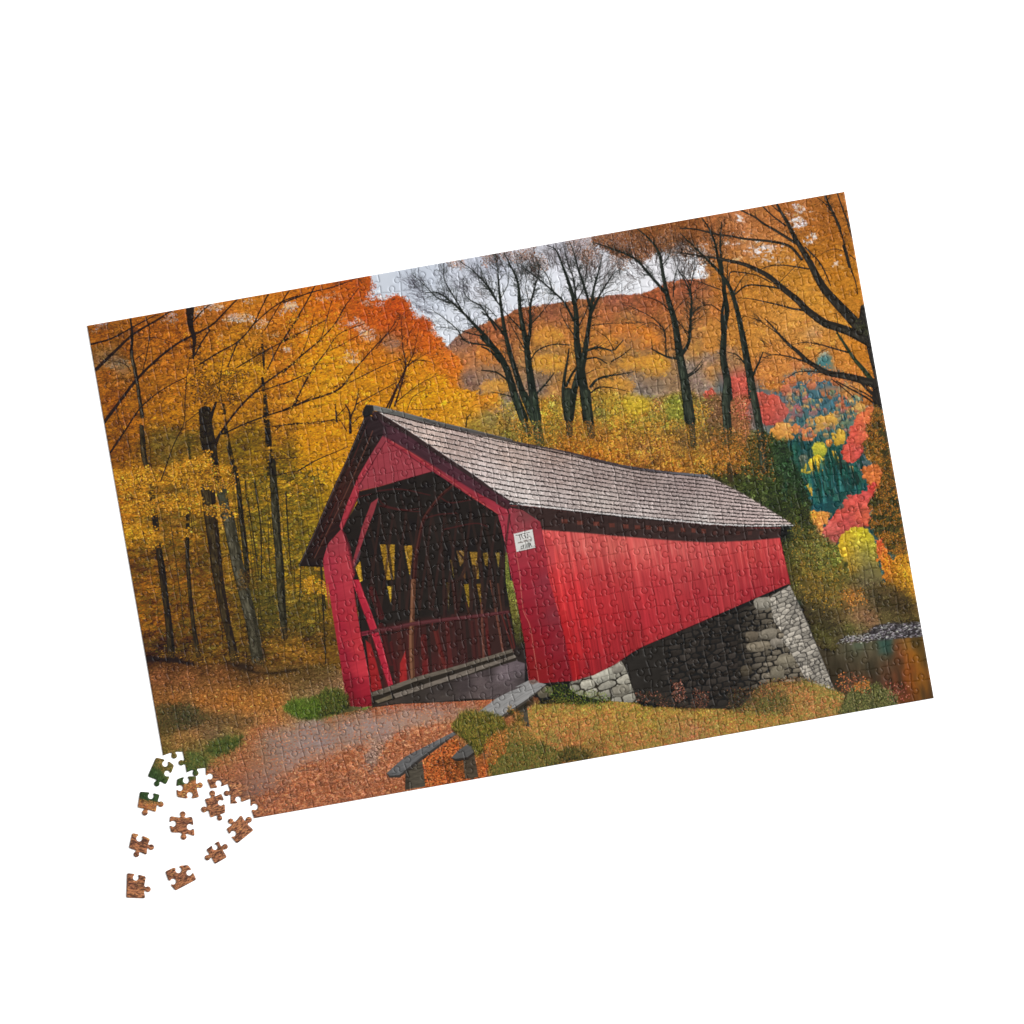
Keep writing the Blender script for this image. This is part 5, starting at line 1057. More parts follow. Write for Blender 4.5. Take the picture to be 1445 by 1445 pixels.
# ---- ground at the left: leaf litter, verge and path
GND = pair(E, 300, 1260, (52, 38, 24), 480, 1280, (60, 42, 26), 700, 1280, (66, 48, 28), 260, 1330, (70, 46, 28), 420, 1380, (84, 54, 34), 600, 1350, (84, 56, 34), 300, 1420, (128, 78, 48), 500, 1430, (132, 82, 48), 800, 1340, (80, 54, 34), 740, 1400, (116, 74, 42), 950, 1420, (88, 62, 38), 1100, 1370, (96, 72, 38),
           1200, 1340, (104, 78, 40), 1300, 1400, (86, 66, 38), 900, 1340, (58, 46, 30), 1420, 1340, (90, 72, 40)) + \
      pair(I, 300, 30, (140, 88, 46), 420, 40, (152, 92, 46), 600, 40, (164, 100, 46), 700, 80, (170, 106, 52), 800, 30, (162, 98, 42), 900, 80, (174, 108, 50), 1000, 40, (164, 104, 46), 1060, 20, (140, 92, 44), 1100, 60, (172, 108, 50), 320, 100, (110, 82, 46), 420, 110, (80, 72, 48), 500, 140, (72, 70, 52), 450, 190, (86, 70, 48),
           360, 240, (88, 74, 44), 560, 200, (96, 76, 54), 640, 150, (110, 84, 50), 700, 190, (110, 84, 56), 820, 180, (124, 90, 54), 900, 190, (130, 92, 54), 680, 270, (112, 88, 62), 560, 270, (150, 100, 58), 450, 290, (146, 102, 56), 350, 320, (120, 92, 50), 420, 360, (146, 104, 58), 520, 350, (128, 100, 54), 360, 380, (96, 86, 42), 600, 340, (118, 96, 54),
           700, 340, (88, 98, 50), 780, 340, (76, 92, 54), 850, 310, (106, 98, 44), 660, 390, (96, 96, 48), 560, 440, (84, 98, 50), 600, 480, (88, 100, 54), 520, 470, (82, 92, 50), 680, 450, (140, 112, 58), 760, 420, (150, 110, 62), 440, 440, (100, 96, 50), 400, 500, (96, 92, 44), 340, 560, (86, 92, 46), 450, 560, (88, 92, 46),
           900, 320, (150, 100, 64), 950, 260, (164, 104, 60), 860, 400, (158, 104, 68), 980, 330, (146, 110, 86), 1050, 280, (140, 114, 96), 1100, 330, (146, 122, 112), 1200, 280, (152, 126, 114), 1300, 240, (152, 128, 120), 1400, 200, (152, 128, 122), 1300, 330, (150, 130, 124), 1400, 330, (152, 132, 128), 1080, 400, (140, 112, 96), 1180, 400, (152, 130, 122),
           1280, 420, (150, 126, 118), 1200, 480, (158, 128, 116), 1100, 470, (150, 114, 96), 980, 450, (152, 106, 78), 860, 500, (150, 98, 72), 760, 530, (146, 94, 66), 700, 560, (142, 92, 66), 900, 600, (140, 100, 82), 980, 560, (156, 112, 92), 1040, 600, (136, 106, 96), 960, 660, (130, 100, 90), 1080, 540, (146, 116, 104), 1150, 560, (170, 118, 92), 1250, 540, (180, 122, 90),
           1300, 480, (168, 124, 100), 1380, 460, (176, 128, 102), 1350, 580, (182, 122, 90), 1400, 680, (178, 112, 82), 1200, 650, (166, 108, 80), 1100, 680, (152, 102, 80), 1050, 760, (150, 94, 68), 1000, 790, (150, 94, 66), 1200, 750, (164, 102, 72), 1300, 700, (172, 108, 78), 900, 700, (132, 96, 82), 860, 900, (138, 92, 70), 700, 650, (146, 94, 66), 600, 700, (146, 92, 62),
           520, 650, (160, 106, 70), 600, 600, (158, 108, 70), 480, 720, (146, 92, 62), 600, 850, (140, 88, 64), 480, 880, (138, 86, 62), 750, 800, (140, 92, 70), 360, 620, (150, 100, 56), 380, 800, (140, 88, 58),
           1250, 110, (96, 104, 46), 1400, 150, (110, 98, 42), 1150, 160, (166, 108, 56), 1050, 180, (164, 104, 54), 1200, 190, (160, 112, 76)) + \
      pair(J, 40, 960, (150, 126, 120), 250, 1000, (150, 130, 126), 400, 980, (154, 134, 128), 100, 1080, (146, 126, 120), 300, 1080, (156, 128, 114), 500, 960, (162, 138, 128), 700, 930, (164, 138, 126), 860, 900, (160, 132, 120), 980, 870, (158, 126, 108), 640, 900, (164, 134, 120), 500, 1030, (150, 126, 118), 600, 980, (160, 132, 118), 780, 960, (164, 130, 112),
           380, 1110, (160, 126, 108), 420, 1190, (138, 114, 104), 400, 1260, (132, 110, 102), 300, 1180, (168, 120, 92), 200, 1200, (172, 118, 88), 100, 1250, (172, 114, 84), 200, 1320, (178, 116, 84), 350, 1350, (178, 114, 80), 100, 1380, (172, 106, 76), 50, 1200, (160, 124, 106), 480, 1230, (166, 112, 82), 550, 1130, (180, 120, 88), 600, 1060, (178, 120, 88), 700, 1010, (184, 124, 90), 700, 1100, (190, 120, 84), 560, 1200, (184, 116, 78),
           500, 1300, (182, 112, 76), 450, 1400, (180, 108, 72), 600, 1380, (150, 86, 52), 830, 1010, (188, 124, 88), 930, 990, (180, 122, 84), 880, 1080, (170, 106, 68), 850, 1180, (186, 112, 70), 950, 1100, (150, 96, 48), 800, 1280, (160, 90, 52), 850, 1350, (150, 78, 42), 920, 1260, (120, 72, 40), 980, 1330, (140, 76, 40), 960, 1240, (110, 68, 36),
           1180, 1200, (140, 84, 44), 1200, 1280, (170, 88, 46), 1250, 1150, (170, 96, 50), 1150, 1340, (160, 84, 44), 1200, 1060, (150, 90, 44), 780, 1360, (150, 80, 44), 700, 830, (148, 76, 48), 560, 850, (160, 84, 52), 900, 830, (146, 80, 54), 1000, 820, (150, 84, 54), 1150, 815, (156, 90, 58), 450, 880, (158, 88, 50), 250, 890, (150, 92, 48), 100, 920, (150, 92, 50),
           1080, 840, (160, 118, 96))
GP = E(100, 1290, 230, 1290, 330, 1300, 420, 1320, 560, 1340, 760, 1330, 860, 1320, 1050, 1350, 1200, 1330, 1445, 1345, 1500, 1340) + [(520, 985), (560, 985), (700, 960), (760, 985), (760, 1060), (700, 1120), (560, 1160), (360, 1200), (100, 1240)]
fill(GP, GND, soft=4, rough=3, rs=6, var=.08, vs=10, vsy=4)
# fallen leaves: finer far off, coarser near
leaves(GP, 1.9, (.7, 1.5), (.35, .6), aj=.5, sig=.26, hue=.05, alpha=.8, soft=4, dark=.08, darkc=(86, 56, 36))
ORL = [(196, 122, 80), (206, 132, 90), (186, 104, 66), (170, 90, 58), (214, 146, 104), (150, 80, 50)]
LF1 = I(640, 480, 760, 430, 860, 350, 950, 260, 1100, 170, 1100, 250, 980, 300, 960, 400, 1000, 500, 920, 620, 800, 620, 700, 560)
leaves(LF1, .8, (.7, 1.4), (.4, .7), aj=.5, col=ORL[2:4]+[(160, 92, 60), (180, 112, 76)], sig=.15, alpha=.8, soft=8)
LF2 = I(900, 700, 1050, 640, 1180, 540, 1300, 480, 1445, 440, 1600, 420, 1600, 900, 900, 1000)
leaves(LF2, 1.5, (.9, 1.9), (.5, .85), aj=.5, col=ORL, sig=.12, alpha=.9, soft=10, clump=9)
leaves(LF2, .7, (.9, 1.9), (.35, .6), aj=.5, col=[(120, 70, 50), (134, 84, 64), (104, 62, 46)], sig=.12, alpha=.75, soft=10, clump=6, seed=5)
LF3 = J(-100, 1240, 60, 1190, 250, 1130, 400, 1080, 360, 1200, 330, 1260, 460, 1270, 500, 1120, 600, 1040, 760, 1000, 960, 970, 990, 1040, 700, 1200, 640, 1330, 900, 1400, 700, 1445, 300, 1500, -100, 1560)
leaves(LF3, 1.7, (1.0, 2.0), (.6, 1.0), aj=.5, col=ORL+[(220, 150, 110)], sig=.10, alpha=.92, soft=6, clump=9)
leaves(LF3, .8, (.9, 1.8), (.35, .6), aj=.5, col=[(128, 72, 48), (110, 62, 42), (140, 86, 62)], sig=.12, alpha=.8, soft=8, clump=6, seed=6)
leaves(J(400, 850, 560, 830, 700, 810, 860, 825, 1230, 800, 1260, 815, 900, 870, 600, 880, 420, 900), 1.6, (.7, 1.4), (.4, .7), aj=.5, col=[(166, 80, 50), (180, 96, 60), (140, 66, 42), (196, 120, 80)], sig=.12, alpha=.9, soft=3)
leaves(I(1050, 260, 1445, 170, 1700, 120, 2300, 60, 2300, 130, 1800, 260, 1445, 430, 1200, 480, 1080, 440), .8, (.5, 1.0), (.3, .5), aj=.5, col=[(140, 116, 110), (168, 146, 140), (150, 118, 104), (178, 156, 146)], sig=.05, alpha=.6, soft=8)
LF4 = J(760, 1210, 960, 1080, 1000, 1100, 1000, 1190, 960, 1240, 1040, 1340, 1130, 1330, 1180, 1220, 1300, 1100, 1330, 1060, 1400, 1300, 1100, 1400, 760, 1420)
leaves(LF4, 1.5, (.9, 1.8), (.6, 1.0), aj=.8, col=[(196, 96, 44), (206, 110, 56), (176, 80, 38), (150, 70, 36), (96, 56, 32), (214, 128, 70), (70, 46, 30)], sig=.12, alpha=.92, soft=3)
# the missing corner's leaves are streaky and brown
LF5 = I(380, 520, 640, 480, 700, 570, 920, 620, 960, 700, 1000, 860, 500, 1000, 380, 980)
fill(LF5, (136, 90, 70), soft=4, var=.18, vs=9, vsy=1.6)
leaves(LF5, 1.3, (1.4, 3.2), (.4, .75), ang=RA, aj=.25, col=[(190, 124, 88), (170, 104, 72), (206, 144, 104), (150, 92, 70)], sig=.1, alpha=.85, soft=2)
leaves(LF5, 1.1, (1.4, 3.2), (.35, .65), ang=RA, aj=.25, col=[(96, 64, 52), (80, 54, 46), (110, 76, 62)], sig=.1, alpha=.85, soft=2, clump=5)
leaves(LF5, .7, (1.6, 3.4), (.4, .7), ang=RA, aj=.25, col=[(84, 58, 50), (206, 136, 92)], sig=.08, alpha=.85, soft=2)
P_ = I(330, 400, 480, 375, 560, 400, 640, 440, 640, 505, 565, 560, 500, 588, 430, 604, 330, 612)
fill(P_, pair(I, 380, 420, (112, 98, 52), 560, 450, (84, 96, 50), 380, 500, (62, 84, 50), 450, 550, (56, 78, 48), 600, 500, (92, 92, 50), 400, 580, (50, 70, 44), 540, 540, (58, 76, 46), 480, 440, (90, 88, 48)), soft=4, rough=3, var=.18)
leaves(P_, 2, (.6, 1.6), (.3, .6), ang=RA+1.3, aj=.5, sig=.22, hue=.08, alpha=.75, soft=4)
leaves(I(330, 615, 440, 604, 500, 590, 565, 562, 640, 515, 670, 560, 560, 640, 350, 680), 1.6, (.9, 2.0), (.5, .8), aj=.4, col=[(206, 136, 70), (190, 112, 62), (216, 156, 90), (130, 80, 50)], sig=.12, alpha=.9, soft=3)
leaves(I(340, 400, 480, 380, 500, 450, 360, 470), 1.0, (.8, 1.6), (.4, .8), aj=.5, col=[(160, 120, 70), (120, 92, 50), (80, 72, 40)], sig=.15, alpha=.9, soft=4)
PATH = I(930, 480, 960, 400, 1040, 300, 1150, 245, 1300, 205, 1445, 172) + J(250, 935, 420, 905, 600, 890, 800, 880, 1000, 862, 1100, 848, 1080, 880, 980, 920, 900, 950, 760, 968, 640, 1000, 520, 1040, 430, 1075, 380, 1130, 330, 1110, 200, 1140, 80, 1180, -20, 1205) + I(1250, 500, 1150, 560, 1060, 640, 960, 690, 890, 690, 900, 600)
bb, X, Y, m, sd = mask(PATH, 7, 4, 7)
put(bb, m*.8, field(GND, X, Y)*(1+.05*fbm(X, Y, 14, 3))[..., None])
leaves(PATH, .5, (.5, 1.0), (.3, .5), aj=.4, sig=.09, alpha=.6, soft=6)
leaves(PATH, .06, (.8, 1.4), (.5, .8), aj=.5, col=ORL, sig=.1, alpha=.8, soft=3)
# shrubs and grass beside the path
for P_, c, per in [(I(300, 90, 420, 80, 500, 70, 580, 110, 640, 160, 560, 215, 440, 220, 330, 200), [(54, 52, 38), (66, 64, 44), (46, 46, 34), (84, 72, 46), (62, 74, 44)], 2.2), (I(310, 200, 400, 190, 420, 260, 340, 270), [(74, 62, 40), (90, 78, 44)], 1),
                   (I(620, 140, 800, 150, 950, 180, 880, 210, 700, 200), [(88, 72, 46), (104, 80, 48), (76, 66, 46)], .9), (I(560, 250, 680, 240, 760, 290, 640, 300), [(110, 86, 60), (124, 90, 64)], .6),
                   (I(620, 360, 700, 310, 800, 290, 870, 290, 880, 330, 820, 370, 740, 400, 660, 400), [(66, 84, 46), (80, 94, 48), (54, 70, 44), (110, 102, 48)], 1.4), (I(480, 430, 600, 400, 680, 420, 640, 480, 580, 500, 500, 500), [(78, 92, 48), (92, 98, 50), (58, 72, 42), (120, 104, 54)], 1.2),
                   (I(1160, 90, 1230, 50, 1300, 40, 1400, 30, 1450, 60, 1450, 160, 1350, 160, 1220, 130), [(84, 108, 40), (70, 90, 38), (100, 112, 46), (54, 68, 36)], 1.6),
                   (J(-30, 860, 40, 790, 120, 755, 220, 780, 245, 850, 160, 900, 60, 920, -20, 930), [(72, 88, 44), (60, 74, 42), (92, 108, 48), (110, 104, 48), (50, 58, 36)], 2.0), (J(-30, 890, 100, 890, 180, 900, 60, 930, -30, 930), [(104, 120, 48), (92, 108, 46)], 1)]:
    leaves(P_, per, (.7, 1.8), (.35, .7), ang=RA+1.2, aj=.7, col=c, sig=.15, alpha=.85, soft=5, rough=4)
fill(E(220, 1270, 330, 1290, 420, 1290, 560, 1330, 570, 1345, 430, 1330, 330, 1320, 225, 1320), (44, 34, 24), soft=2, rough=2)
fill(E(760, 1320, 900, 1330, 960, 1380, 1080, 1390, 1250, 1360, 1250, 1380, 1080, 1410, 940, 1400, 800, 1350), (50, 40, 28), soft=3, rough=2, alpha=.8)
leaves(E(240, 1320, 1000, 1350, 1000, 1445, 240, 1445), .8, (.7, 1.5), (.3, .5), aj=.3, sig=.2, gain=1.25, alpha=.6, clump=6)
leaves(J(170, 880, 330, 840, 390, 860, 330, 885, 200, 900), 1.2, (.8, 1.5), (.5, .8), col=[(76, 72, 48), (92, 86, 52), (60, 56, 40)], alpha=.9)
fill(J(170, 882, 230, 850, 330, 842, 345, 862, 280, 885, 190, 898), (84, 80, 50), soft=1, rough=1, var=.2)
fill(J(325, 880, 350, 862, 395, 852, 370, 872), (104, 124, 52), rough=.6)

# ---- grass slope under the bridge
GR = pair(KK, 250, 960, (160, 120, 56), 400, 940, (166, 128, 58), 600, 960, (176, 128, 58), 800, 940, (180, 132, 60), 1000, 980, (164, 128, 52), 1200, 980, (170, 126, 58), 1400, 1000, (176, 124, 56), 300, 1050, (180, 116, 58), 450, 1060, (184, 120, 62), 600, 1080, (176, 112, 62), 750, 1060, (176, 122, 58), 900, 1060, (170, 120, 56), 1050, 1060, (156, 118, 52),
          1200, 1100, (168, 108, 66), 1350, 1110, (178, 106, 76), 500, 1160, (180, 104, 60), 650, 1160, (168, 110, 58), 800, 1180, (160, 110, 56), 950, 1150, (176, 110, 64), 1100, 1180, (150, 104, 52), 700, 1260, (150, 92, 52), 300, 1150, (150, 112, 56), 250, 1080, (172, 112, 58), 400, 1180, (130, 100, 56), 850, 1230, (150, 100, 54)) + \
     pair(L, 60, 1100, (166, 118, 54), 200, 1140, (180, 128, 56), 60, 1180, (176, 120, 60), 200, 1180, (172, 118, 60), 350, 1120, (170, 122, 58), 500, 1080, (166, 112, 60), 600, 1050, (164, 106, 66), 700, 1050, (160, 104, 60), 550, 980, (160, 106, 64), 650, 960, (150, 116, 62), 700, 980, (156, 110, 62), 600, 900, (120, 116, 52), 750, 960, (120, 116, 56), 450, 930, (140, 92, 58),
          350, 920, (112, 76, 50), 450, 1000, (150, 100, 60), 250, 960, (74, 60, 44), 150, 980, (64, 54, 42), 100, 1020, (70, 58, 42), 250, 1040, (96, 84, 48), 370, 1020, (80, 78, 46), 330, 1060, (100, 92, 50), 150, 1060, (110, 92, 48), 560, 1020, (160, 104, 64), 780, 1030, (140, 96, 56))
GSP = KK(190, 1000, 220, 960, 260, 940, 400, 930, 560, 940, 700, 930, 780, 910, 860, 910, 960, 930, 1000, 950, 1200, 960, 1445, 960) + L(60, 1060, 120, 1050, 60, 1000, 20, 990, 60, 950, 160, 920, 340, 870, 540, 860, 640, 890, 760, 940, 820, 960, 820, 1100, 700, 1200, 0, 1350) + KK(900, 1420, 0, 1460, -60, 1420, 0, 1200, 100, 1100)
GR = [(p, (.93*c[0], 1.02*c[1], .98*c[2])) for p, c in GR]
fill(GSP, GR, soft=2, rough=2, rs=5, var=.08, vs=8, vsy=4)
leaves(GSP, 2.4, (.6, 1.5), (.35, .6), ang=RA-1.2, aj=.9, sig=.27, hue=.08, alpha=.75, soft=2)
leaves(GSP, .7, (.8, 1.8), (.3, .5), ang=RA-1.35, aj=.45, col=[(128, 118, 54), (150, 130, 62), (104, 100, 48), (176, 150, 84)], sig=.15, alpha=.75, soft=4, clump=9, seed=23)
bb, X, Y, m, sd = mask(GSP, 4)
gx_, gy_ = pick(bb, m, 900)
for k in np.argsort(gy_):
    t = R.normal(0, .4); l = R.uniform(1.6, 4.2)
    stroke([(gx_[k], gy_[k]), (gx_[k]-VX*l+UX*l*t, gy_[k]-VY*l+UY*l*t)], .7, .4, [(200, 154, 88), (104, 96, 48), (150, 122, 60), (90, 76, 44), (186, 132, 70)][k % 5], .6)
leaves(GSP, .28, (.7, 1.3), (.4, .7), aj=.8, col=[(196, 112, 66), (206, 124, 76), (180, 92, 56)], sig=.12, alpha=.8, soft=4, clump=7)
leaves(KK(900, 960, 1445, 960, 1445, 1120, 1000, 1140, 800, 1060), .5, (.7, 1.5), (.3, .5), ang=RA-1.3, aj=.5, col=[(140, 116, 52), (120, 104, 50), (190, 144, 70)], sig=.12, alpha=.7, soft=6, clump=7)


# ---- the covered bridge
VOID = (49, 46, 43)
fill(KK(780, 660, 840, 632, 920, 600, 1000, 535, 1200, 460, 1445, 350) + L(120, 380, 200, 340, 260, 880, 130, 1040, 60, 1060) + KK(1445, 962, 1200, 950, 1050, 930, 950, 905, 860, 900), VOID, soft=1.5, var=.10, vs=20, vsy=8)
leaves(KK(940, 860, 1060, 850, 1180, 880, 1445, 900, 1445, 960, 1200, 955, 1000, 935, 930, 920), .35, (.6, 1.2), (.5, .9), aj=1, col=[(120, 74, 56), (96, 66, 48), (150, 96, 76), (76, 66, 44)], alpha=.8, soft=4, clump=6)
# front footing of round stones
fill(KK(500, 780, 560, 760, 700, 680, 800, 636, 850, 630, 880, 690, 960, 920, 870, 920, 700, 900, 560, 870, 500, 830), (66, 62, 54), rough=.6)


def rock(fn, cx, cy, rx, ry, col, a=RA, n=9, dark=.62, sq=3.0):
    k = R.random()*6
    P = []
    for t in np.linspace(0, 2*math.pi, 16, endpoint=False):
        c, s = math.cos(t), math.sin(t)
        rr = (abs(c)**sq+abs(s)**sq)**(-1/sq)*(1+.05*math.sin(2*t+k)+.05*math.sin(3*t+2*k))
        u, v = rx*rr*c, ry*rr*s
        P.append(fn(cx+u*math.cos(a)-v*math.sin(a), cy+u*math.sin(a)+v*math.cos(a))[0])
    ox, oy = fn(cx, cy)[0]
    r = min(rx, ry)/K
    c0 = np.asarray(col, np.float32)*R.uniform(.92, 1.08)

    def cf(X, Y):
        t = np.clip(((Y-oy)*math.cos(a)-(X-ox)*math.sin(a))/r, -1, 1)
        e = 1.06-.26*np.clip(t, -.2, 1)
        return c0*e[..., None]*(1+.16*fbm(X, Y, 3, seed=int(cx)))[..., None]
    fill(P, cf, rough=.25, rs=3)
    bb, X, Y, m, sd = mask(P)
    put(bb, np.clip(1-sd*.9, 0, 1)*m*.45, c0*dark)


masonry(KK(510, 780, 560, 760, 700, 680, 800, 640, 850, 632, 880, 690, 960, 920, 870, 920, 700, 900, 560, 870, 500, 830), lambda X, Y: ((X-800)*.93-(Y-960)*.36+200, (Y-960)*.93+(X-800)*.36+200), (21, 13), lambda u, v, h: np.array((152, 147, 133))*(.88+.24*h)[..., None], (62, 57, 49), 1.1, .5, shade=.3, seed=5)
for (cx, cy, rx, ry, c) in [(825, 680, 42, 44, (140, 134, 122)), (720, 735, 70, 48, (160, 156, 142)), (850, 840, 56, 42, (134, 128, 114)), (330, 850, 50, 40, (88, 82, 68))]:
    rock(KK, cx, cy, rx, ry, c, a=-.35)
# the far abutment: rough dark courses round to a pale face
fill(L(130, 400, 320, 290, 455, 222, 530, 380, 640, 640, 760, 935, 640, 895, 540, 860, 340, 870, 160, 930, 60, 1000, 60, 600), (62, 56, 49), rough=.5, soft=.8)
fill(L(190, 350, 330, 290, 420, 590, 560, 870, 340, 880, 200, 930), (72, 65, 55), soft=6, alpha=.8, var=.3, vs=5, vsy=2.5)
fill(L(40, 420, 190, 350, 190, 1000, 40, 1020), VOID, soft=12, alpha=.85)
ABX, ABY = L(330, 600)[0]


def side_uv(X, Y):
    return (X-ABX)+200, (Y-ABY)+.16*(X-ABX)+200


def side_col(u, v, h):
    f = np.clip((u-200+46)/52, 0, 1)[..., None]
    return (np.array((126, 116, 100))*(.72+.42*h)[..., None])*f+np.array((50, 46, 42))*(1-f)


masonry(KK(1150, 520, 1445, 380) + L(200, 350, 200, 940, 60, 1000) + KK(1300, 950, 1150, 900), side_uv, (15.5, 8), lambda u, v, h: np.array((57, 52, 48))*(.82+.3*h)[..., None], (43, 40, 37), .8, .5, shade=.2, soft=12, seed=3)
masonry(L(130, 400, 320, 292, 345, 370, 400, 500, 440, 600, 520, 740, 580, 870, 340, 880, 160, 930, 100, 990, 100, 600), side_uv, (15.5, 7.6), side_col, (46, 42, 37), .9, .42, shade=.34, seed=3)
for (cx, cy, rx, ry, c) in [(270, 345, 56, 46, (134, 128, 116)), (312, 552, 60, 38, (120, 112, 98)), (243, 637, 78, 36, (118, 108, 92)), (197, 568, 46, 34, (102, 92, 78)), (435, 735, 62, 44, (116, 108, 92)), (372, 815, 48, 48, (114, 106, 90)), (368, 612, 46, 32, (126, 118, 106)), (158, 802, 40, 36, (80, 72, 60))]:
    rock(L, cx, cy, rx, ry, c, a=-.1)
FACE = L(322, 300, 455, 222, 530, 380, 640, 640, 760, 935, 650, 900, 570, 870, 500, 740, 440, 640, 400, 590, 420, 560, 350, 470, 330, 380)
fill(FACE, (70, 66, 62), rough=.4)


def face_uv(X, Y):
    x = (X-1020)*K; y = (Y-780)*K
    t = np.clip((y-222)/700, 0, 1.1)
    e = 455+t*300                       # right arris
    lft = np.where(y < 500, 328+(y-300)*.25, 378+(y-500)*.50)
    w = np.maximum(e-lft, 40)
    return (e-x)/w*21+200, (Y+.42*(X-1060))*1.0+200


def face_col(u, v, h):
    return np.array((167, 159, 146))*(.78+.34*h)[..., None]


masonry(FACE, face_uv, (7.0, 6.0), face_col, (88, 83, 78), .62, .6, shade=.22, seed=8)
stroke(L(455, 222, 530, 380, 640, 640, 760, 935), .8, 1.0, (110, 106, 102), .7)
leaves(GSP, .0)
leaves(L(330, 860, 540, 855, 640, 890, 760, 940, 620, 930, 400, 920, 200, 950), 1.0, (.6, 1.4), (.35, .6), ang=RA-1.3, aj=.8, col=[(160, 104, 62), (120, 84, 54), (96, 74, 46), (140, 120, 60)], sig=.15, alpha=.85, soft=5)
leaves(L(540, 862, 640, 890, 760, 940, 780, 960, 700, 960, 600, 910), 1.4, (.6, 1.3), (.3, .5), ang=RA-1.3, aj=.7, col=[(130, 126, 58), (150, 134, 66), (110, 112, 52)], sig=.12, alpha=.85, soft=4)
leaves(L(60, 950, 300, 930, 420, 960, 440, 1060, 60, 1060), 1.6, (.6, 1.4), (.4, .7), aj=.9, col=[(64, 56, 44), (50, 44, 36), (84, 70, 48), (120, 80, 52), (74, 72, 46)], sig=.2, alpha=.8, soft=8)
leaves(L(220, 1000, 440, 980, 440, 1090, 240, 1090), .8, (.6, 1.4), (.4, .7), ang=RA-1.3, aj=.7, col=[(82, 84, 48), (96, 96, 52), (64, 66, 42)], sig=.15, alpha=.85, soft=8)
leaves(KK(350, 830, 460, 810, 560, 850, 640, 860, 720, 870, 780, 930, 700, 950, 560, 930, 400, 900), 2.2, (.7, 1.6), (.35, .6), ang=RA-1.3, aj=.8, col=[(92, 112, 44), (74, 92, 42), (110, 124, 52), (58, 70, 38), (130, 130, 58)], sig=.15, alpha=.88, soft=5, rough=4)
leaves(KK(220, 930, 420, 900, 560, 930, 500, 950, 260, 960), .9, (.6, 1.3), (.3, .5), ang=RA-1.3, aj=.8, col=[(110, 104, 50), (130, 116, 56)], alpha=.8, soft=5)

# side wall: red boards hung from under the eave
RW0, RW1 = KK(530, 770)[0], KK(1445, 360)[0]
SW = G(60, 740, 180, 735, 440, 770, 820, 815, 1445, 868) + H(300, 985, 490, 985, 485, 1060, 555, 1372) + L(455, 208, 0, 405) + KK(1200, 455, 1000, 540, 920, 585, 800, 668, 660, 738, 525, 772, 290, 790)
REDF = pair(G, 350, 960, (206, 76, 76), 450, 990, (204, 80, 78), 600, 1010, (202, 84, 80), 800, 1030, (204, 88, 82), 1000, 1040, (202, 86, 82), 1250, 1050, (198, 80, 78), 1430, 1060, (194, 76, 76), 400, 1100, (200, 66, 66), 600, 1130, (194, 66, 66), 900, 1140, (190, 66, 66), 1200, 1130, (188, 64, 66), 1430, 1140, (186, 64, 66),
            400, 1250, (204, 56, 58), 600, 1260, (186, 54, 58), 800, 1260, (180, 56, 58), 1000, 1280, (176, 54, 58), 1250, 1250, (176, 56, 60), 1430, 1270, (174, 54, 58), 500, 1400, (194, 46, 50), 700, 1400, (182, 46, 52), 1000, 1400, (174, 46, 52), 1300, 1400, (170, 48, 54)) + \
       pair(H, 100, 1110, (196, 72, 72), 300, 1090, (194, 68, 68), 470, 1090, (190, 62, 64), 100, 1200, (184, 60, 62), 300, 1180, (184, 60, 60), 480, 1200, (178, 54, 58), 100, 1320, (172, 50, 56), 300, 1300, (168, 48, 54), 500, 1320, (160, 44, 50), 300, 1420, (156, 42, 50)) + \
       pair(KK, 550, 150, (196, 48, 52), 800, 150, (178, 48, 54), 1100, 150, (170, 48, 54), 1400, 200, (166, 46, 54), 600, 350, (186, 42, 46), 800, 350, (172, 42, 48), 1000, 350, (166, 42, 50), 1250, 330, (162, 44, 50), 560, 550, (180, 40, 44), 700, 550, (166, 40, 46), 850, 520, (158, 40, 46), 600, 690, (150, 36, 42), 750, 640, (150, 38, 44), 540, 740, (150, 36, 40), 950, 480, (156, 42, 46))
REDF = [(p, (1.03*c[0], 1.1*c[1], 1.07*c[2])) for p, c in REDF]
fill(SW, REDF, soft=.6)
# the boards
for i in range(66):
    u = i/65
    # top along the eave shadow, bottom along the lower edge
    xa = 770+u*(1101-770); ya = 748+u*14
    xb = 808+u*(1114.5-808); yb = 962-u*138.5+10*math.sin(u*math.pi)
    c = R.choice([.80, .86, .72, 1.10, .9])
    sx = R.normal(0, .8)
    P = spline([(xa+sx, ya), ((xa+xb)/2+sx+1, (ya+yb)/2), (xb+sx, yb)], 6)
    col = at(P[:, 0], P[:, 1]).mean(0)
    bb, cov = cover(P, np.linspace(.55, .95 if i % 3 == 0 else .6, len(P)))
    if cov is not None:
        x0, y0, x1, y1 = bb
        s = C[y0:y1, x0:x1]
        s *= (1-cov*(1-c)*(.95 if i % 3 else 1.15))[..., None]
for i in range(60):
    u = R.random()
    xa = 772+u*329; ya = 752+u*14; xb = 812+u*302; yb = 958-u*136
    a_, b_ = sorted(R.uniform(0, 1, 2))
    stroke([(xa+(xb-xa)*a_, ya+(yb-ya)*a_), (xa+(xb-xa)*b_, ya+(yb-ya)*b_)], .45, .5, [(112, 34, 40), (206, 92, 88)][i % 3 == 0], .45)
bb, X, Y, m, sd = mask(SW)
m = m*(X > 768)
t = (X-770-(Y-750)*.17)/336
st = noise(X-(Y-760)*.19, Y*.0, 2.6, 1, 0, 5)-.5+(noise(X-(Y-760)*.19, Y*.0, 6, 1, 0, 8)-.5)*.6
x0, y0, x1, y1 = bb
C[y0:y1, x0:x1] *= (1+.16*st*m)[..., None]
lt = np.clip((noise(X-(Y-760)*.18, Y, 1.4, 26, 0, 12)-.62)*3, 0, 1)*np.clip(1-(Y-775-(X-770)*.03)/60, 0, 1)*m
put(bb, lt*.5, (226, 124, 112))
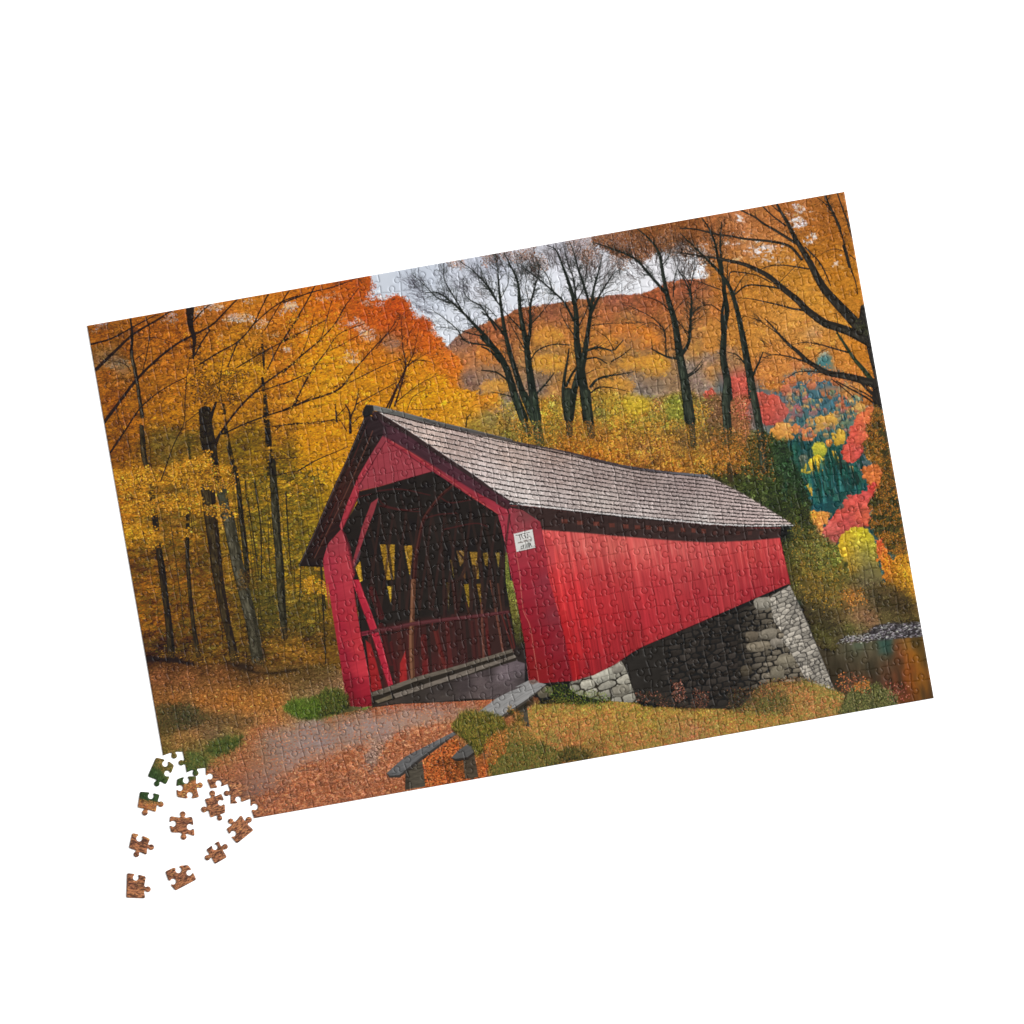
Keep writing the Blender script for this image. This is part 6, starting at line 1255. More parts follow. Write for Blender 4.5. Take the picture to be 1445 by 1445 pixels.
for k in range(7):
    a = KK(560+k*78, 250+R.uniform(-60, 60), 640+k*74, 740-k*52)
    stroke(a, .4, 1.1, (110, 30, 36), .45)
bb, X, Y, m, sd = mask(SW)
m = m*(X > 775)
put(bb, m*np.clip(noise(X-(Y-760)*.19, Y, 3.2, 40, 0, 15)-.55, 0, 1)*.6, (120, 34, 42))
put(bb, m*np.clip(1-sd/9, 0, 1)*(Y > 800)*np.clip(noise(X, Y, 4, 9, 0, 19)-.2, 0, 1)*.35, (96, 40, 42))
x, y = pick(bb, m, 260)
dabs(x, y, .5, .5, np.zeros(260), (112, 34, 40), .6)
# shadowed strip under the eave with rafter ends
SH = G(60, 740, 180, 735, 440, 770, 820, 812, 1445, 866) + H(300, 985, 500, 985, 490, 1056, 300, 1074, 0, 1088) + G(1445, 992, 1200, 978, 1000, 962, 800, 946, 640, 930, 480, 918, 310, 905, 280, 850, 130, 790)
bb, X, Y, m, sd = mask(SH, 0)
m = np.clip(sd/2.2+.35, 0, 1)
put(bb, m*.96, np.array((54, 45, 43))*(1+.12*fbm(X, Y, 12, 5))[..., None])
for k, (cx, cy) in enumerate([(465, 845), (570, 855), (680, 862), (785, 872), (880, 880), (960, 886), (1035, 888), (1110, 895), (1190, 900), (1270, 904), (1340, 908), (1410, 912)]):
    w = 22-k*.7
    fill(G(cx-w, cy-14, cx+w, cy-12, cx+w+2, cy+15, cx-w+4, cy+14), (112, 60, 50), soft=.7, alpha=.75, var=.2)
for k in range(20):
    x = 430+k*56; y = 778+k*5.2
    a = G(x, y, x+4, y+110)
    stroke(a, .7, .7, (34, 30, 30), .5)
for k, x in enumerate([40, 120, 200, 280, 360]):
    fill(H(x-14, 1010, x+14, 1008, x+14, 1034, x-12, 1036), (96, 56, 50), soft=.8, alpha=.5)

# front pillar at the right of the doorway
RPL = G(0, 722, 70, 748, 180, 770, 300, 850, 312, 905, 330, 1000, 385, 1200, 440, 1445) + KK(470, 470, 530, 772, 290, 792, 222, 772, 190, 500, 140, 250, 92, 0) + G(62, 1000, 30, 860, 0, 790)
fill(RPL, pair(G, 40, 790, (156, 62, 72), 60, 900, (166, 56, 70), 90, 1050, (160, 50, 64), 200, 820, (120, 64, 66), 180, 890, (150, 66, 72), 290, 880, (140, 54, 62), 290, 960, (160, 56, 66), 180, 1100, (160, 54, 64), 300, 1100, (160, 50, 58), 200, 1300, (152, 42, 54), 320, 1300, (146, 48, 58), 120, 1200, (150, 44, 58)) +
     pair(KK, 130, 100, (146, 40, 54), 250, 60, (150, 42, 52), 320, 100, (136, 52, 62), 200, 300, (142, 34, 46), 300, 300, (138, 40, 48), 380, 330, (128, 50, 58), 220, 500, (138, 30, 40), 330, 500, (140, 32, 42), 420, 520, (132, 42, 50), 240, 700, (128, 28, 36), 350, 700, (134, 30, 38), 450, 700, (128, 34, 42)), soft=.5, var=.05, vs=4, vsy=30, vang=RA+1.4)
fill(G(325, 925, 390, 980, 400, 1100, 425, 1250, 450, 1445) + KK(480, 300, 545, 600, 575, 762, 525, 778, 470, 500, 420, 300, 355, 60), pair(G, 350, 960, (188, 68, 68), 390, 1100, (194, 72, 74), 420, 1250, (196, 54, 56)) + pair(KK, 400, 50, (190, 56, 58), 440, 250, (186, 46, 48), 490, 450, (176, 38, 42), 540, 700, (158, 32, 38)), soft=1.2, var=.06, vs=2, vsy=30, vang=RA+1.4)
stroke(G(78, 750, 95, 840, 112, 930), 1.5, 1.2, (74, 34, 36), .9)
stroke(G(135, 1055, 160, 1200, 185, 1445) + KK(230, 400, 262, 600, 292, 790), .9, .9, (196, 110, 96), .75)
stroke(G(255, 880, 268, 1020, 300, 1200, 340, 1445) + KK(370, 450, 400, 770), .9, .8, (112, 36, 46), .55)
stroke(G(300, 860, 318, 960, 352, 1140, 390, 1300), .9, 1, (110, 40, 46), .6)
stroke(G(420, 1100, 440, 1300) + KK(468, 300, 520, 560, 548, 760), .9, .9, (232, 84, 76), .5)
for p in [(470, 150, 520, 400, 575, 740), (500, 100, 560, 420, 620, 700), (560, 200, 640, 600, 660, 735)]:
    stroke(KK(*p), .7, 1.2, (122, 28, 34), .6)
stroke(KK(222, 772, 290, 793, 530, 773, 800, 668, 1000, 541, 1445, 361) , .9, .7, (92, 26, 32), .55)
# rear end of the wall
stroke(H(486, 1062, 555, 1372), 1.0, 1.0, (128, 34, 42), .7)

# the doorway
DARK = (43, 39, 37)
fill(F(575, 200, 600, 290, 425, 640, 420, 675, 305, 912, 205, 1005, 172, 1110, 150, 1100, 300, 700, 470, 300), (50, 38, 36), soft=.6)
DOOR = F(412, 645, 560, 610, 915, 505, 1000, 555, 1180, 680, 1362, 796, 1380, 900, 1420, 1200) + J(1310, 0, 1345, 200, 1390, 470, 1445, 560, 1445, 780, 1230, 805, 860, 825, 600, 835, 410, 860, 400, 700, 340, 350, 275, 0) + F(300, 905, 405, 720)
fill(DOOR, DARK, var=.12, vs=16)
fill(J(440, 320, 690, 270, 1330, 180, 1390, 470, 405, 770, 380, 600), pair(J, 420, 700, (74, 34, 34), 500, 500, (66, 40, 38), 800, 450, (62, 40, 38), 800, 560, (84, 42, 42), 1000, 500, (70, 42, 42), 1200, 420, (58, 44, 42), 1330, 400, (54, 44, 42), 600, 600, (90, 40, 40), 1000, 350, (58, 42, 40)), soft=6)
YW = (150, 112, 38)
GREENW = (112, 100, 46)
wins = [(F, (560, 1004, 660, 1004, 655, 1244, 604, 1244), YW), (F, (724, 1014, 782, 1009, 765, 1222, 755, 1180), YW), (F, (610, 1290, 646, 1284, 632, 1402), (196, 156, 50)), (F, (394, 1160, 425, 1118, 441, 1250, 425, 1256), (186, 142, 44)),
        (F, (1080, 1045, 1135, 1045, 1125, 1130, 1105, 1150), (120, 92, 50)), (F, (1170, 1055, 1220, 1055, 1232, 1236, 1205, 1236), (140, 106, 44)), (F, (1258, 1060, 1296, 1060, 1290, 1150, 1275, 1150), (112, 88, 40)), (F, (1346, 1060, 1377, 1060, 1365, 1160), (128, 106, 50)),
        (F, (1130, 1275, 1165, 1275, 1168, 1390, 1155, 1390), (140, 110, 44)), (F, (1220, 1270, 1247, 1270, 1247, 1410), (112, 88, 40)), (F, (1035, 1110, 1050, 1110, 1062, 1230), (110, 92, 48)), (F, (1110, 1210, 1140, 1150, 1140, 1240), (100, 70, 44)), (J, (915, 10, 935, 10, 932, 210), (76, 64, 36)), (J, (1035, 25, 1072, 18, 1068, 190), (130, 104, 36)), (J, (1120, 20, 1150, 20, 1150, 170), (112, 84, 36))]
for fn, p, c in wins:
    P_ = fn(*p)
    fill(P_, c, var=.4, vs=3, vsy=1.5)
    leaves(P_, 1.5, (.5, 1.1), (.3, .5), sig=.3, aj=.5, alpha=.7, soft=1, dark=.2, darkc=(70, 56, 26))


def beam(fn, p, w0, w1, c, lit=None, al=1.0):
    P, W = stroke(fn(*p), w0/K, w1/K, c, al, step=6)
    bb, cov = cover(P+np.array([w0/K*.3, 0]), W*.35)
    if cov is not None:
        put(bb, cov*.5, np.array(c)*.62)
    if lit:
        bb, cov = cover(P-np.array([w0/K*.2, 0]), W*.35)
        if cov is not None:
            put(bb, cov*.6, lit)


fill(J(420, 330, 690, 280, 1330, 195, 1390, 470, 405, 770, 370, 560), (64, 42, 40), soft=6, alpha=.5)
for k in range(15):
    x0 = 400+k*66
    stroke(J(x0-10, 350-k*9, x0+18, 760-k*20), R.uniform(3, 6), R.uniform(3, 7), [(96, 44, 42), (60, 42, 40), (44, 40, 38), (84, 46, 42)][k % 4], .6)
for k in range(11):
    x0 = 470+k*88
    stroke(F(x0, 800, x0+70, 1120, x0+95, 1445), 3.6, 4.2, (54, 43, 40), .75)
    stroke(F(x0+90, 800, x0+50, 1120, x0+5, 1445), 3.2, 3.8, (62, 44, 41), .65)
for k in range(8):
    stroke(F(470+k*115, 640+abs(k-4)*14, 520+k*110, 800), 3, 3, (56, 43, 41), .55)
for p in [(540, 640, 700, 628, 900, 668), (545, 690, 600, 740, 760, 775, 830, 780), (560, 740, 700, 770, 820, 760), (420, 680, 500, 660), (430, 890, 480, 905), (850, 830, 960, 800, 1080, 790), (980, 690, 1040, 720, 1180, 700), (1000, 900, 1200, 860, 1290, 880)]:
    stroke(F(*p), 2.2, 1.6, (84, 40, 40), .55)
beam(F, (1060, 600, 985, 660, 905, 755, 855, 840, 825, 970, 800, 1130, 780, 1440), 20, 30, (72, 42, 39), (88, 52, 46), .8)
beam(J, (690, 0, 682, 250, 676, 400, 685, 665), 30, 32, (112, 74, 56), (140, 98, 72))
fill(F(500, 720, 548, 688, 520, 780, 450, 960, 410, 1080, 372, 1195, 358, 1180, 385, 1080, 440, 880), (138, 56, 62), soft=.6, var=.1)
stroke(F(372, 1190, 420, 1060), 3, 3.6, (104, 66, 76), .6)
for p, w, c in [((470, 300, 540, 560), 34, (78, 38, 38)), ((540, 420, 580, 640), 24, (84, 38, 38)), ((760, 380, 770, 640), 38, (96, 42, 40)), ((830, 290, 870, 460, 915, 600), 30, (104, 46, 42)), ((850, 200, 840, 320), 40, (54, 44, 42)), ((975, 120, 960, 0, 985, 230), 26, (66, 42, 38)), ((960, 240, 990, 560), 30, (70, 44, 42)), ((1090, 280, 1110, 520), 26, (74, 42, 40)),
                ((1155, 150, 1160, 330, 1170, 525), 16, (118, 72, 60)), ((1215, 0, 1250, 200, 1300, 480), 14, (118, 72, 58)), ((1290, 220, 1345, 400, 1370, 480), 12, (96, 46, 42)), ((1325, 215, 1390, 500), 12, (92, 46, 42)), ((1190, 340, 1210, 500), 20, (92, 40, 38)), ((720, 300, 700, 470), 20, (70, 40, 38)), ((410, 60, 470, 240), 46, (84, 40, 40)), ((1265, 20, 1290, 200), 12, (92, 60, 50)), ((900, 60, 905, 240), 26, (60, 42, 40)),
                ((1100, -100, 1120, 200), 24, (58, 46, 42)), ((1050, 150, 1080, 250), 16, (72, 48, 40))]:
    beam(J, p, w, w, c, None, .8)
for p in [(980, 1020, 1000, 1440), (1090, 1050, 1150, 1150, 1080, 1260), (1135, 1050, 1170, 1250, 1180, 1440), (1240, 1050, 1260, 1440), (1300, 1060, 1340, 1430), (1380, 1060, 1400, 1430), (500, 1100, 530, 1440), (700, 1020, 690, 1440), (880, 1050, 900, 1440)]:
    stroke(F(*p), 3.2, 3.6, (58, 44, 41), .8)
fill(J(365, 400, 400, 430, 440, 560, 478, 732, 405, 752, 390, 600), (150, 40, 42), soft=1, var=.12)
fill(J(598, 692, 600, 560, 638, 468, 648, 678), (156, 44, 44), soft=1, var=.12)
fill(J(750, 640, 752, 560, 790, 520, 790, 632), (104, 40, 40), soft=1.2)
fill(J(265, -10, 322, -10, 345, 60, 400, 200, 440, 310, 478, 430, 520, 580, 552, 702, 522, 716, 480, 590, 430, 430, 375, 270, 300, 70), (174, 44, 60), soft=.5, var=.08)
stroke(J(320, 20, 400, 215, 475, 440, 545, 700), .8, .8, (206, 84, 92), .55)
stroke(J(300, 90, 380, 290, 440, 480, 515, 715), 1, 1, (104, 28, 38), .7)
beam(J, (335, 360, 440, 340), 30, 26, (118, 46, 56))
beam(J, (440, 335, 560, 318, 680, 292, 900, 262, 1100, 240, 1335, 210), 26, 20, (88, 48, 50), (112, 66, 68))
stroke(J(445, 368, 680, 325), 1.4, 1.2, (36, 32, 32), .7)
# floor and kerb rails
fill(J(415, 850, 560, 800, 900, 690, 1390, 530, 1450, 545, 1450, 780, 1235, 802, 1050, 800, 860, 822, 600, 832), pair(J, 500, 830, (70, 60, 54), 700, 770, (60, 54, 50), 900, 720, (58, 52, 50), 900, 790, (74, 66, 62), 1050, 720, (66, 58, 58), 1150, 680, (96, 84, 84), 1300, 640, (122, 108, 112), 1430, 590, (104, 92, 96), 1100, 780, (92, 80, 78), 1300, 720, (84, 74, 74), 1430, 680, (70, 62, 62), 1200, 620, (66, 58, 58)), soft=1.5, var=.08, vs=10, vsy=3)
leaves(J(860, 780, 1445, 560, 1445, 780, 1000, 815), .7, (.5, 1.0), (.3, .5), sig=.12, alpha=.5, soft=5)
fill(J(405, 780, 700, 672, 1000, 590, 1370, 480, 1392, 540, 900, 690, 560, 805, 420, 850), (50, 45, 40), soft=1)
fill(J(400, 760, 700, 655, 1000, 572, 1365, 460, 1370, 482, 1000, 596, 700, 683, 470, 770, 408, 782), (104, 95, 84), soft=.5, var=.15, vs=8, vsy=1.4)
fill(J(550, 770, 800, 690, 1100, 590, 1385, 500, 1390, 518, 1100, 620, 810, 716, 570, 795), (116, 106, 96), soft=.5, var=.15, vs=8, vsy=1.4)
fill(J(430, 815, 540, 772, 552, 795, 450, 830), (110, 98, 80), soft=.6, var=.2)
for x in [545, 735, 930, 1110, 1300]:
    y = 770-(x-545)*.325
    stroke(J(x, y-18, x+3, y+28), 2.0, 2.0, (40, 36, 33), .7)
fill(J(1370, 470, 1400, 430, 1450, 420, 1450, 560, 1400, 545), (50, 44, 42), soft=1)
# leaves seen through the gap beside the right pillar
GAP = F(1412, 1060, 1425, 1060, 1445, 1250) + J(1365, 0, 1405, 200, 1445, 430, 1440, 470, 1390, 440, 1350, 200, 1318, 0)
fill(GAP, pair(J, 1340, 30, (116, 120, 56), 1370, 180, (110, 104, 50), 1400, 350, (78, 76, 42), 1420, 450, (44, 40, 34)), var=.2)
leaves(GAP, 3, (.5, 1.0), (.3, .6), sig=.25, hue=.1, aj=1, alpha=.8, dark=.2, soft=1)

# left pillar
LP = F(170, 1110, 205, 1000, 300, 895, 345, 1000, 390, 1200) + J(278, 0, 322, 300, 385, 620, 408, 850, 330, 856, 240, 848, 195, 560, 150, 280, 105, 0) + F(215, 1445)
fill(LP, pair(F, 250, 1000, (150, 58, 66), 280, 950, (158, 60, 68), 220, 1150, (166, 54, 68), 260, 1300, (168, 50, 64), 320, 1150, (176, 60, 68), 340, 1300, (176, 56, 66)) +
     pair(J, 150, 100, (166, 48, 60), 180, 300, (160, 42, 56), 230, 500, (146, 38, 52), 250, 700, (124, 30, 44), 260, 820, (112, 28, 40), 290, 250, (176, 52, 60), 310, 450, (188, 56, 62), 340, 600, (196, 56, 66), 360, 750, (160, 40, 52), 370, 830, (130, 32, 44)), soft=.5, var=.06, vs=3, vsy=24, vang=RA+1.4)
stroke(F(205, 1000, 235, 1200, 260, 1400) + J(165, 150, 210, 420, 260, 700, 275, 840), .6, .8, (120, 34, 46), .5)
stroke(F(270, 960, 300, 1200) + J(225, 100, 275, 400, 315, 640, 340, 845), .8, .9, (132, 36, 48), .55)
stroke(F(300, 900, 345, 1010, 385, 1200) + J(280, 0, 325, 310, 388, 640, 406, 845), 1.2, 1.2, (84, 30, 36), .7)
fill(F(325, 930, 360, 1020, 390, 1200, 380, 1210, 340, 1030, 310, 915), (98, 40, 46), soft=.5, alpha=.7)

# gable: boards, rakes
fill(F(600, 285, 585, 300, 412, 600, 412, 642, 560, 608, 740, 556, 918, 506, 760, 395), (152, 62, 70), soft=.5, var=.05, vs=3, vsy=20, vang=RA+1.5)
for i, (xt, yt, xb, yb) in enumerate([(470, 515, 482, 625), (510, 450, 525, 615), (540, 400, 560, 605), (575, 335, 605, 598), (610, 310, 645, 588), (640, 330, 690, 572), (680, 355, 745, 558), (720, 400, 790, 540), (775, 425, 800, 540), (840, 470, 850, 526)]):
    stroke(F(xt, yt, xb, yb), .8, .8, (104, 36, 42), .75)
stroke(F(600, 298, 520, 430, 415, 610), 1.5, 1.5, (90, 34, 42), .85)
stroke(F(605, 300, 760, 402, 915, 508), 1.5, 1.4, (90, 34, 42), .85)
stroke(F(415, 645, 560, 610, 740, 558, 915, 508), 1.3, 1.3, (62, 34, 34), .8)
fill(F(575, 260, 602, 282, 520, 420, 412, 600, 410, 545, 470, 440), pair(F, 560, 300, (140, 60, 68), 420, 570, (166, 58, 68)), soft=.8)
fill(F(405, 560, 416, 640, 415, 670, 300, 910, 285, 880, 330, 740), (166, 56, 66), soft=.5, var=.06)
stroke(F(416, 650, 300, 908), 1.2, 1.0, (96, 34, 42), .8)
# right rake: red soffit under a dark verge
fill(F(585, 262, 640, 285, 800, 380, 1000, 510, 1240, 660, 1420, 752, 1425, 815, 1362, 798, 1180, 682, 1000, 560, 905, 498, 760, 398, 602, 298),
     pair(F, 650, 310, (146, 52, 62), 800, 410, (150, 50, 60), 1000, 540, (136, 50, 60), 1200, 680, (146, 50, 60), 1380, 780, (158, 54, 66)), soft=.6, var=.06, vs=20, vsy=2, vang=.58)
fill(F(500, 100, 560, 110, 760, 235, 1000, 398, 1250, 570, 1445, 690, 1445, 755, 1400, 742, 1200, 640, 1000, 515, 800, 392, 640, 300, 575, 262, 520, 200), pair(F, 540, 180, (62, 46, 50), 700, 260, (80, 50, 58), 900, 390, (70, 46, 52), 1100, 520, (80, 48, 56), 1350, 690, (74, 46, 52)), soft=2.0, var=.08, vs=18, vsy=3, vang=.58)
fill(F(510, 92, 545, 100, 760, 232, 1000, 396, 1250, 566, 1448, 688, 1448, 715, 1240, 590, 990, 425, 750, 265, 540, 140), (58, 46, 46), soft=.5)
stroke(F(640, 305, 800, 400, 1000, 540, 1200, 685, 1365, 795), 1.2, 1.2, (190, 84, 72), .6)
stroke(F(690, 262, 900, 395, 1150, 565, 1400, 722), 1, 1, (96, 66, 74), .4)
fill(G(-10, 690, 0, 690, 75, 735, 100, 760, 70, 765, 0, 726), (70, 46, 48), soft=.8)
# left roof slope seen from below
LS = F(450, 142, 490, 125, 540, 150, 580, 200, 580, 262, 470, 435, 405, 545, 335, 725, 285, 870, 205, 1000, 170, 1110, 175, 1156, 12, 1152, 8, 1140, 120, 900, 240, 620, 330, 430)
fill(LS, pair(F, 520, 180, (52, 42, 44), 430, 350, (48, 40, 38), 350, 560, (56, 40, 36), 250, 800, (52, 38, 36), 150, 1000, (50, 36, 34), 60, 1120, (46, 38, 36), 330, 700, (64, 42, 38)), soft=.6, var=.18, vs=3, vsy=24, vang=1.13)
stroke(F(458, 150, 330, 440, 240, 640, 120, 915, 12, 1145), .9, .9, (92, 84, 82), .75)
stroke(F(510, 232, 440, 400, 330, 650, 220, 880, 115, 1095), 1.4, 1.1, (104, 66, 56), .8)
stroke(F(480, 150, 380, 380, 260, 640, 60, 1090), 1, 1, (30, 27, 27), .7)
for p in [(470, 200, 350, 480, 250, 700), (420, 320, 280, 680, 180, 900), (300, 620, 200, 860, 100, 1090), (330, 600, 250, 790), (270, 780, 170, 1010)]:
    stroke(F(*p), 1.0, .8, (86, 44, 40), .5)
stroke(F(10, 1147, 90, 1150, 172, 1155), 1.6, 1.4, (40, 34, 34), .9)
stroke(F(170, 1110, 205, 1000, 290, 880), 1.2, 1, (40, 32, 32), .7)

# ---- shingled roof
ridge = np.array([(527, 574), (560, 582), (596, 592), (650, 604), (700, 617.5), (745, 626), (783, 634), (845, 648), (907, 661), (960, 667), (999, 671), (1060, 683), (1125, 694)])
eave = np.array([(500, 660), (600, 688), (700, 705), (737, 711.5), (783, 716), (845, 723.5), (928, 731.5), (1000, 738.5), (1062, 741.5), (1119, 741)])
ROOF = [(530, 579), (560, 585), (596, 594), (650, 606), (700, 619), (745, 627.5), (783, 635.5), (845, 649.5), (907, 662), (960, 668), (999, 671.5), (1050, 698), (1090, 722), (1120, 740.5), (1090, 742.5), (1062, 742.5), (1000, 740), (928, 733), (845, 725), (783, 718), (737, 713), (717, 704.5),
        (700, 693), (670, 671), (627.6, 642.5), (580, 610)]
bb, X, Y, m, sd = mask(ROOF)
ry = np.interp(X, ridge[:, 0], ridge[:, 1]); ey = np.interp(X, eave[:, 0], eave[:, 1])
t = (Y-ry)/np.maximum(ey-ry, 8)
NC = 13.0
k = (np.sign(t)*np.abs(t)**.94)*NC
k = k+.10*fbm(X, Y, 26, 6, .1, 40)+.12*(noise(X, Y, 2.6, 9, .12, 44)-.5)
row = np.floor(k); fr = k-row
dpx = (ey-ry)/NC                                     # height of a course in print units
# tiles within a course
off = (row*0.618) % 1
tw = 4.6-1.9*np.clip((X-540)/560, 0, 1)
tu = X/tw*1.0+off*7+.15*fr
ti = np.floor(tu); tf = tu-ti
hsh = TAB[(row.astype(int)*7) & 255, (ti.astype(int)*13) & 255]
hs2 = TAB[(row.astype(int)*11+90) & 255, (ti.astype(int)*5+40) & 255]
base = field(pair(F, 650, 160, (170, 158, 154), 900, 300, (186, 172, 166), 1100, 300, (166, 152, 148), 1300, 560, (190, 182, 182), 1400, 650, (200, 196, 196)) +
             pair(G, 60, 650, (190, 186, 186), 250, 700, (196, 192, 192), 100, 400, (170, 156, 150), 400, 550, (160, 148, 146), 400, 700, (178, 172, 172), 400, 400, (156, 140, 134), 700, 700, (176, 170, 168), 700, 550, (152, 140, 138), 1000, 650, (156, 146, 146), 1000, 560, (146, 134, 132), 1300, 750, (160, 152, 152), 1300, 600, (146, 134, 134), 1000, 780, (178, 172, 172), 1400, 840, (186, 182, 182)) +
             pair(H, 100, 750, (164, 152, 152), 100, 900, (172, 162, 162), 300, 900, (176, 164, 164), 450, 940, (190, 180, 180), 60, 680, (160, 148, 148)), X, Y)
c = base*np.array((.99, .945, .915))*(.99+.16*hsh+.04*fr)[..., None]*(1+.07*fbm(X, Y, 3, 2, .1, 50))[..., None]
c = c+np.where(hs2 > .86, 14, 0)[..., None]*np.array([1, 1, 1.03])
lw = np.clip(2.0/np.maximum(dpx, 2.2), .27, .46)        # share of a course that is dark gap
jag = lw*(.75+.5*hs2+.18*np.sin(tu*6.283))
gap = np.clip((fr-(1-jag))*dpx*1.6+.45, 0, 1)
c = c*(1-gap[..., None])+np.array((54, 43, 41))*gap[..., None]
sep = np.clip(.5-np.abs(tf-.5)*0-np.minimum(tf, 1-tf)*tw*1.3, 0, 1)*.34*np.clip((1000-X)/420, .12, 1)
c = c*(1-sep[..., None]*.6)
hl = np.clip(1-np.abs(fr-(1-jag)+.10)*dpx*1.2, 0, 1)*(hs2 > .3)*.35
c = c+(np.array((222, 214, 210))-c)*(hl*np.clip((900-X)/350+.45, .25, 1))[..., None]
put(bb, m, c)
# eave edge: pale butts
P = spline([tuple(p) for p in eave[2:]], 1.6)
x, y = P[:, 0], P[:, 1]+.6
k = (x > 720)
x, y = x[k], y[k]
dabs(x+R.normal(0, .4, len(x)), y+R.normal(0, .5, len(x)), R.uniform(.8, 1.5, len(x)), R.uniform(.6, 1.1, len(x)), R.normal(.2, .3, len(x)), np.array([(206, 202, 200)])*np.exp(R.normal(0, .08, (len(x), 1))), .85)
stroke([(717, 706), (737, 714.6), (783, 719), (845, 726.5), (928, 734.5), (1000, 741.5), (1062, 744), (1119, 742.5)], 1.4, 1.2, (40, 34, 33), .85)
xs = np.linspace(532, 718, 60)
dabs(xs+1.5, np.interp(xs, [532, 580, 627.6, 670, 700, 718], [581, 611, 643.5, 672, 694, 705])-1, R.uniform(1, 2, 60), R.uniform(.5, .9, 60), np.full(60, .5), np.array([(206, 200, 198)])*np.exp(R.normal(0, .1, (60, 1))), .7)
stroke([(999, 671), (1050, 697), (1090, 721), (1120, 741)], .9, .9, (90, 80, 78), .7)
# ridge board
fill(F(512, 58, 540, 62, 700, 100, 850, 140, 1000, 178, 1200, 225, 1445, 285) + G(120, 300, 250, 325, 400, 352, 560, 388, 700, 425, 850, 460, 1000, 485, 1200, 510, 1440, 530, 1440, 546, 1200, 528, 1000, 500, 850, 474, 700, 440, 560, 402, 400, 364, 250, 338, 120, 314, 0, 290) + F(1445, 303, 1200, 250, 1000, 204, 850, 170, 700, 132, 560, 100, 515, 92),
     pair(F, 540, 80, (112, 112, 108), 700, 110, (96, 96, 92), 1000, 190, (84, 82, 80), 1400, 285, (80, 74, 72)) + pair(G, 200, 320, (76, 64, 64), 600, 400, (72, 62, 64), 1000, 490, (76, 70, 74), 1400, 535, (98, 98, 104)), soft=.5, var=.12, vs=18, vsy=2, vang=.25)
stroke(F(520, 62, 700, 104, 850, 144, 1000, 182, 1200, 229, 1445, 288), 1.0, .7, (140, 140, 134), .6)
stroke(F(545, 100, 700, 136, 850, 174, 1000, 208, 1200, 254, 1445, 307) + G(250, 342, 560, 406, 850, 478, 1000, 504, 1440, 549), 1.5, .8, (44, 37, 37), .85)
fill(F(438, 112, 452, 72, 465, 54, 512, 56, 518, 90, 500, 122, 478, 135, 450, 144), (44, 43, 44), soft=.5, var=.15)
stroke(F(465, 56, 512, 58), 1, 1, (84, 84, 84), .7)
stroke(F(500, 118, 545, 150, 590, 215), 2, 2, (44, 36, 38), .6)

# ---- the little white notice on the pillar
def N(*v):
    s = 1445/50.0
    return [(715+v[i]/s, 735+v[i+1]/s) for i in range(0, len(v), 2)]


fill([(x+.7, y+.9) for x, y in N(285, 535, 1045, 345, 1165, 1085, 400, 1260)], (84, 34, 40), soft=1.2, alpha=.7)
fill(N(285, 535, 1045, 345, 1165, 1085, 400, 1260), (208, 205, 200), var=.04, vs=5)
INK = (44, 40, 38)
for p, w in [((370, 592, 500, 575, 700, 520, 930, 468), 24), ((490, 580, 610, 555), 30), ((515, 580, 548, 695), 34), ((568, 730, 566, 768), 34), ((605, 560, 622, 650, 680, 722, 715, 705), 30), ((672, 585, 690, 630), 24), ((735, 585, 778, 712), 38), ((845, 555, 855, 590), 40), ((860, 670, 866, 700), 40),
             ((590, 1035, 605, 1140, 672, 1108, 668, 985), 26), ((590, 1035, 645, 1030), 20), ((690, 965, 682, 1112), 26), ((735, 955, 772, 1112), 30), ((830, 940, 832, 1080), 28), ((875, 905, 910, 1075), 34), ((895, 915, 935, 905, 938, 1060), 24), ((960, 915, 1000, 1045), 30), ((965, 990, 985, 980), 18)]:
    stroke(N(*p), w/28.9, w/28.9, INK, .92, step=.6)
for p, w in [((470, 900, 560, 880, 650, 872), 40), ((560, 830, 640, 880), 24), ((705, 800, 712, 870), 22), ((742, 795, 748, 865), 22), ((785, 785, 790, 860), 22), ((830, 780, 865, 855), 22), ((900, 765, 908, 835), 20), ((935, 755, 985, 825), 22), ((970, 735, 1000, 815), 22), ((690, 830, 1000, 770), 16)]:
    stroke(N(*p), w/28.9, w/28.9, (96, 76, 70), .85, step=.6)

# ---- benches and bushes in front


def plank(pts, c, edge, grain=True):
    fill(pts, c, soft=.5, var=.10, vs=12, vsy=1.2, vang=-.52)


# long bench
fill(KK(150, 960, 205, 912, 228, 1088, 192, 1082, 160, 1010), (78, 72, 62), soft=.5, var=.2, vs=2, vsy=10, vang=1.4)
fill(KK(40, 1000, 150, 940, 190, 920, 250, 860, 260, 930, 200, 960, 60, 1030), (46, 42, 36), soft=2, alpha=.8)
plank(J(1130, 890, 1250, 800, 1330, 758, 1445, 712) + KK(130, 818, 220, 772, 340, 797, 330, 812, 205, 908, 30, 1024, 0, 1030) + J(1280, 928, 1180, 912), (142, 140, 138), None)
fill(KK(340, 798, 205, 902, 30, 1016, 0, 1024) + J(1280, 922, 1280, 934) + KK(0, 1036, 35, 1030, 210, 916, 335, 814), (74, 68, 62), soft=.5)
for k in range(16):
    v = k/15
    a = np.array(J(1150+v*130, 888+v*34)[0]); b = np.array(KK(225+v*105, 780+v*20)[0])
    s_, e_ = sorted(R.uniform(0, 1, 2))
    stroke([tuple(a+(b-a)*s_), tuple(a+(b-a)*e_)], .5, .5, (104, 102, 100) if k % 2 else (172, 170, 168), .55)
fill(KK(220, 772, 262, 765, 290, 780, 250, 800, 225, 790), (120, 100, 92), soft=.8)
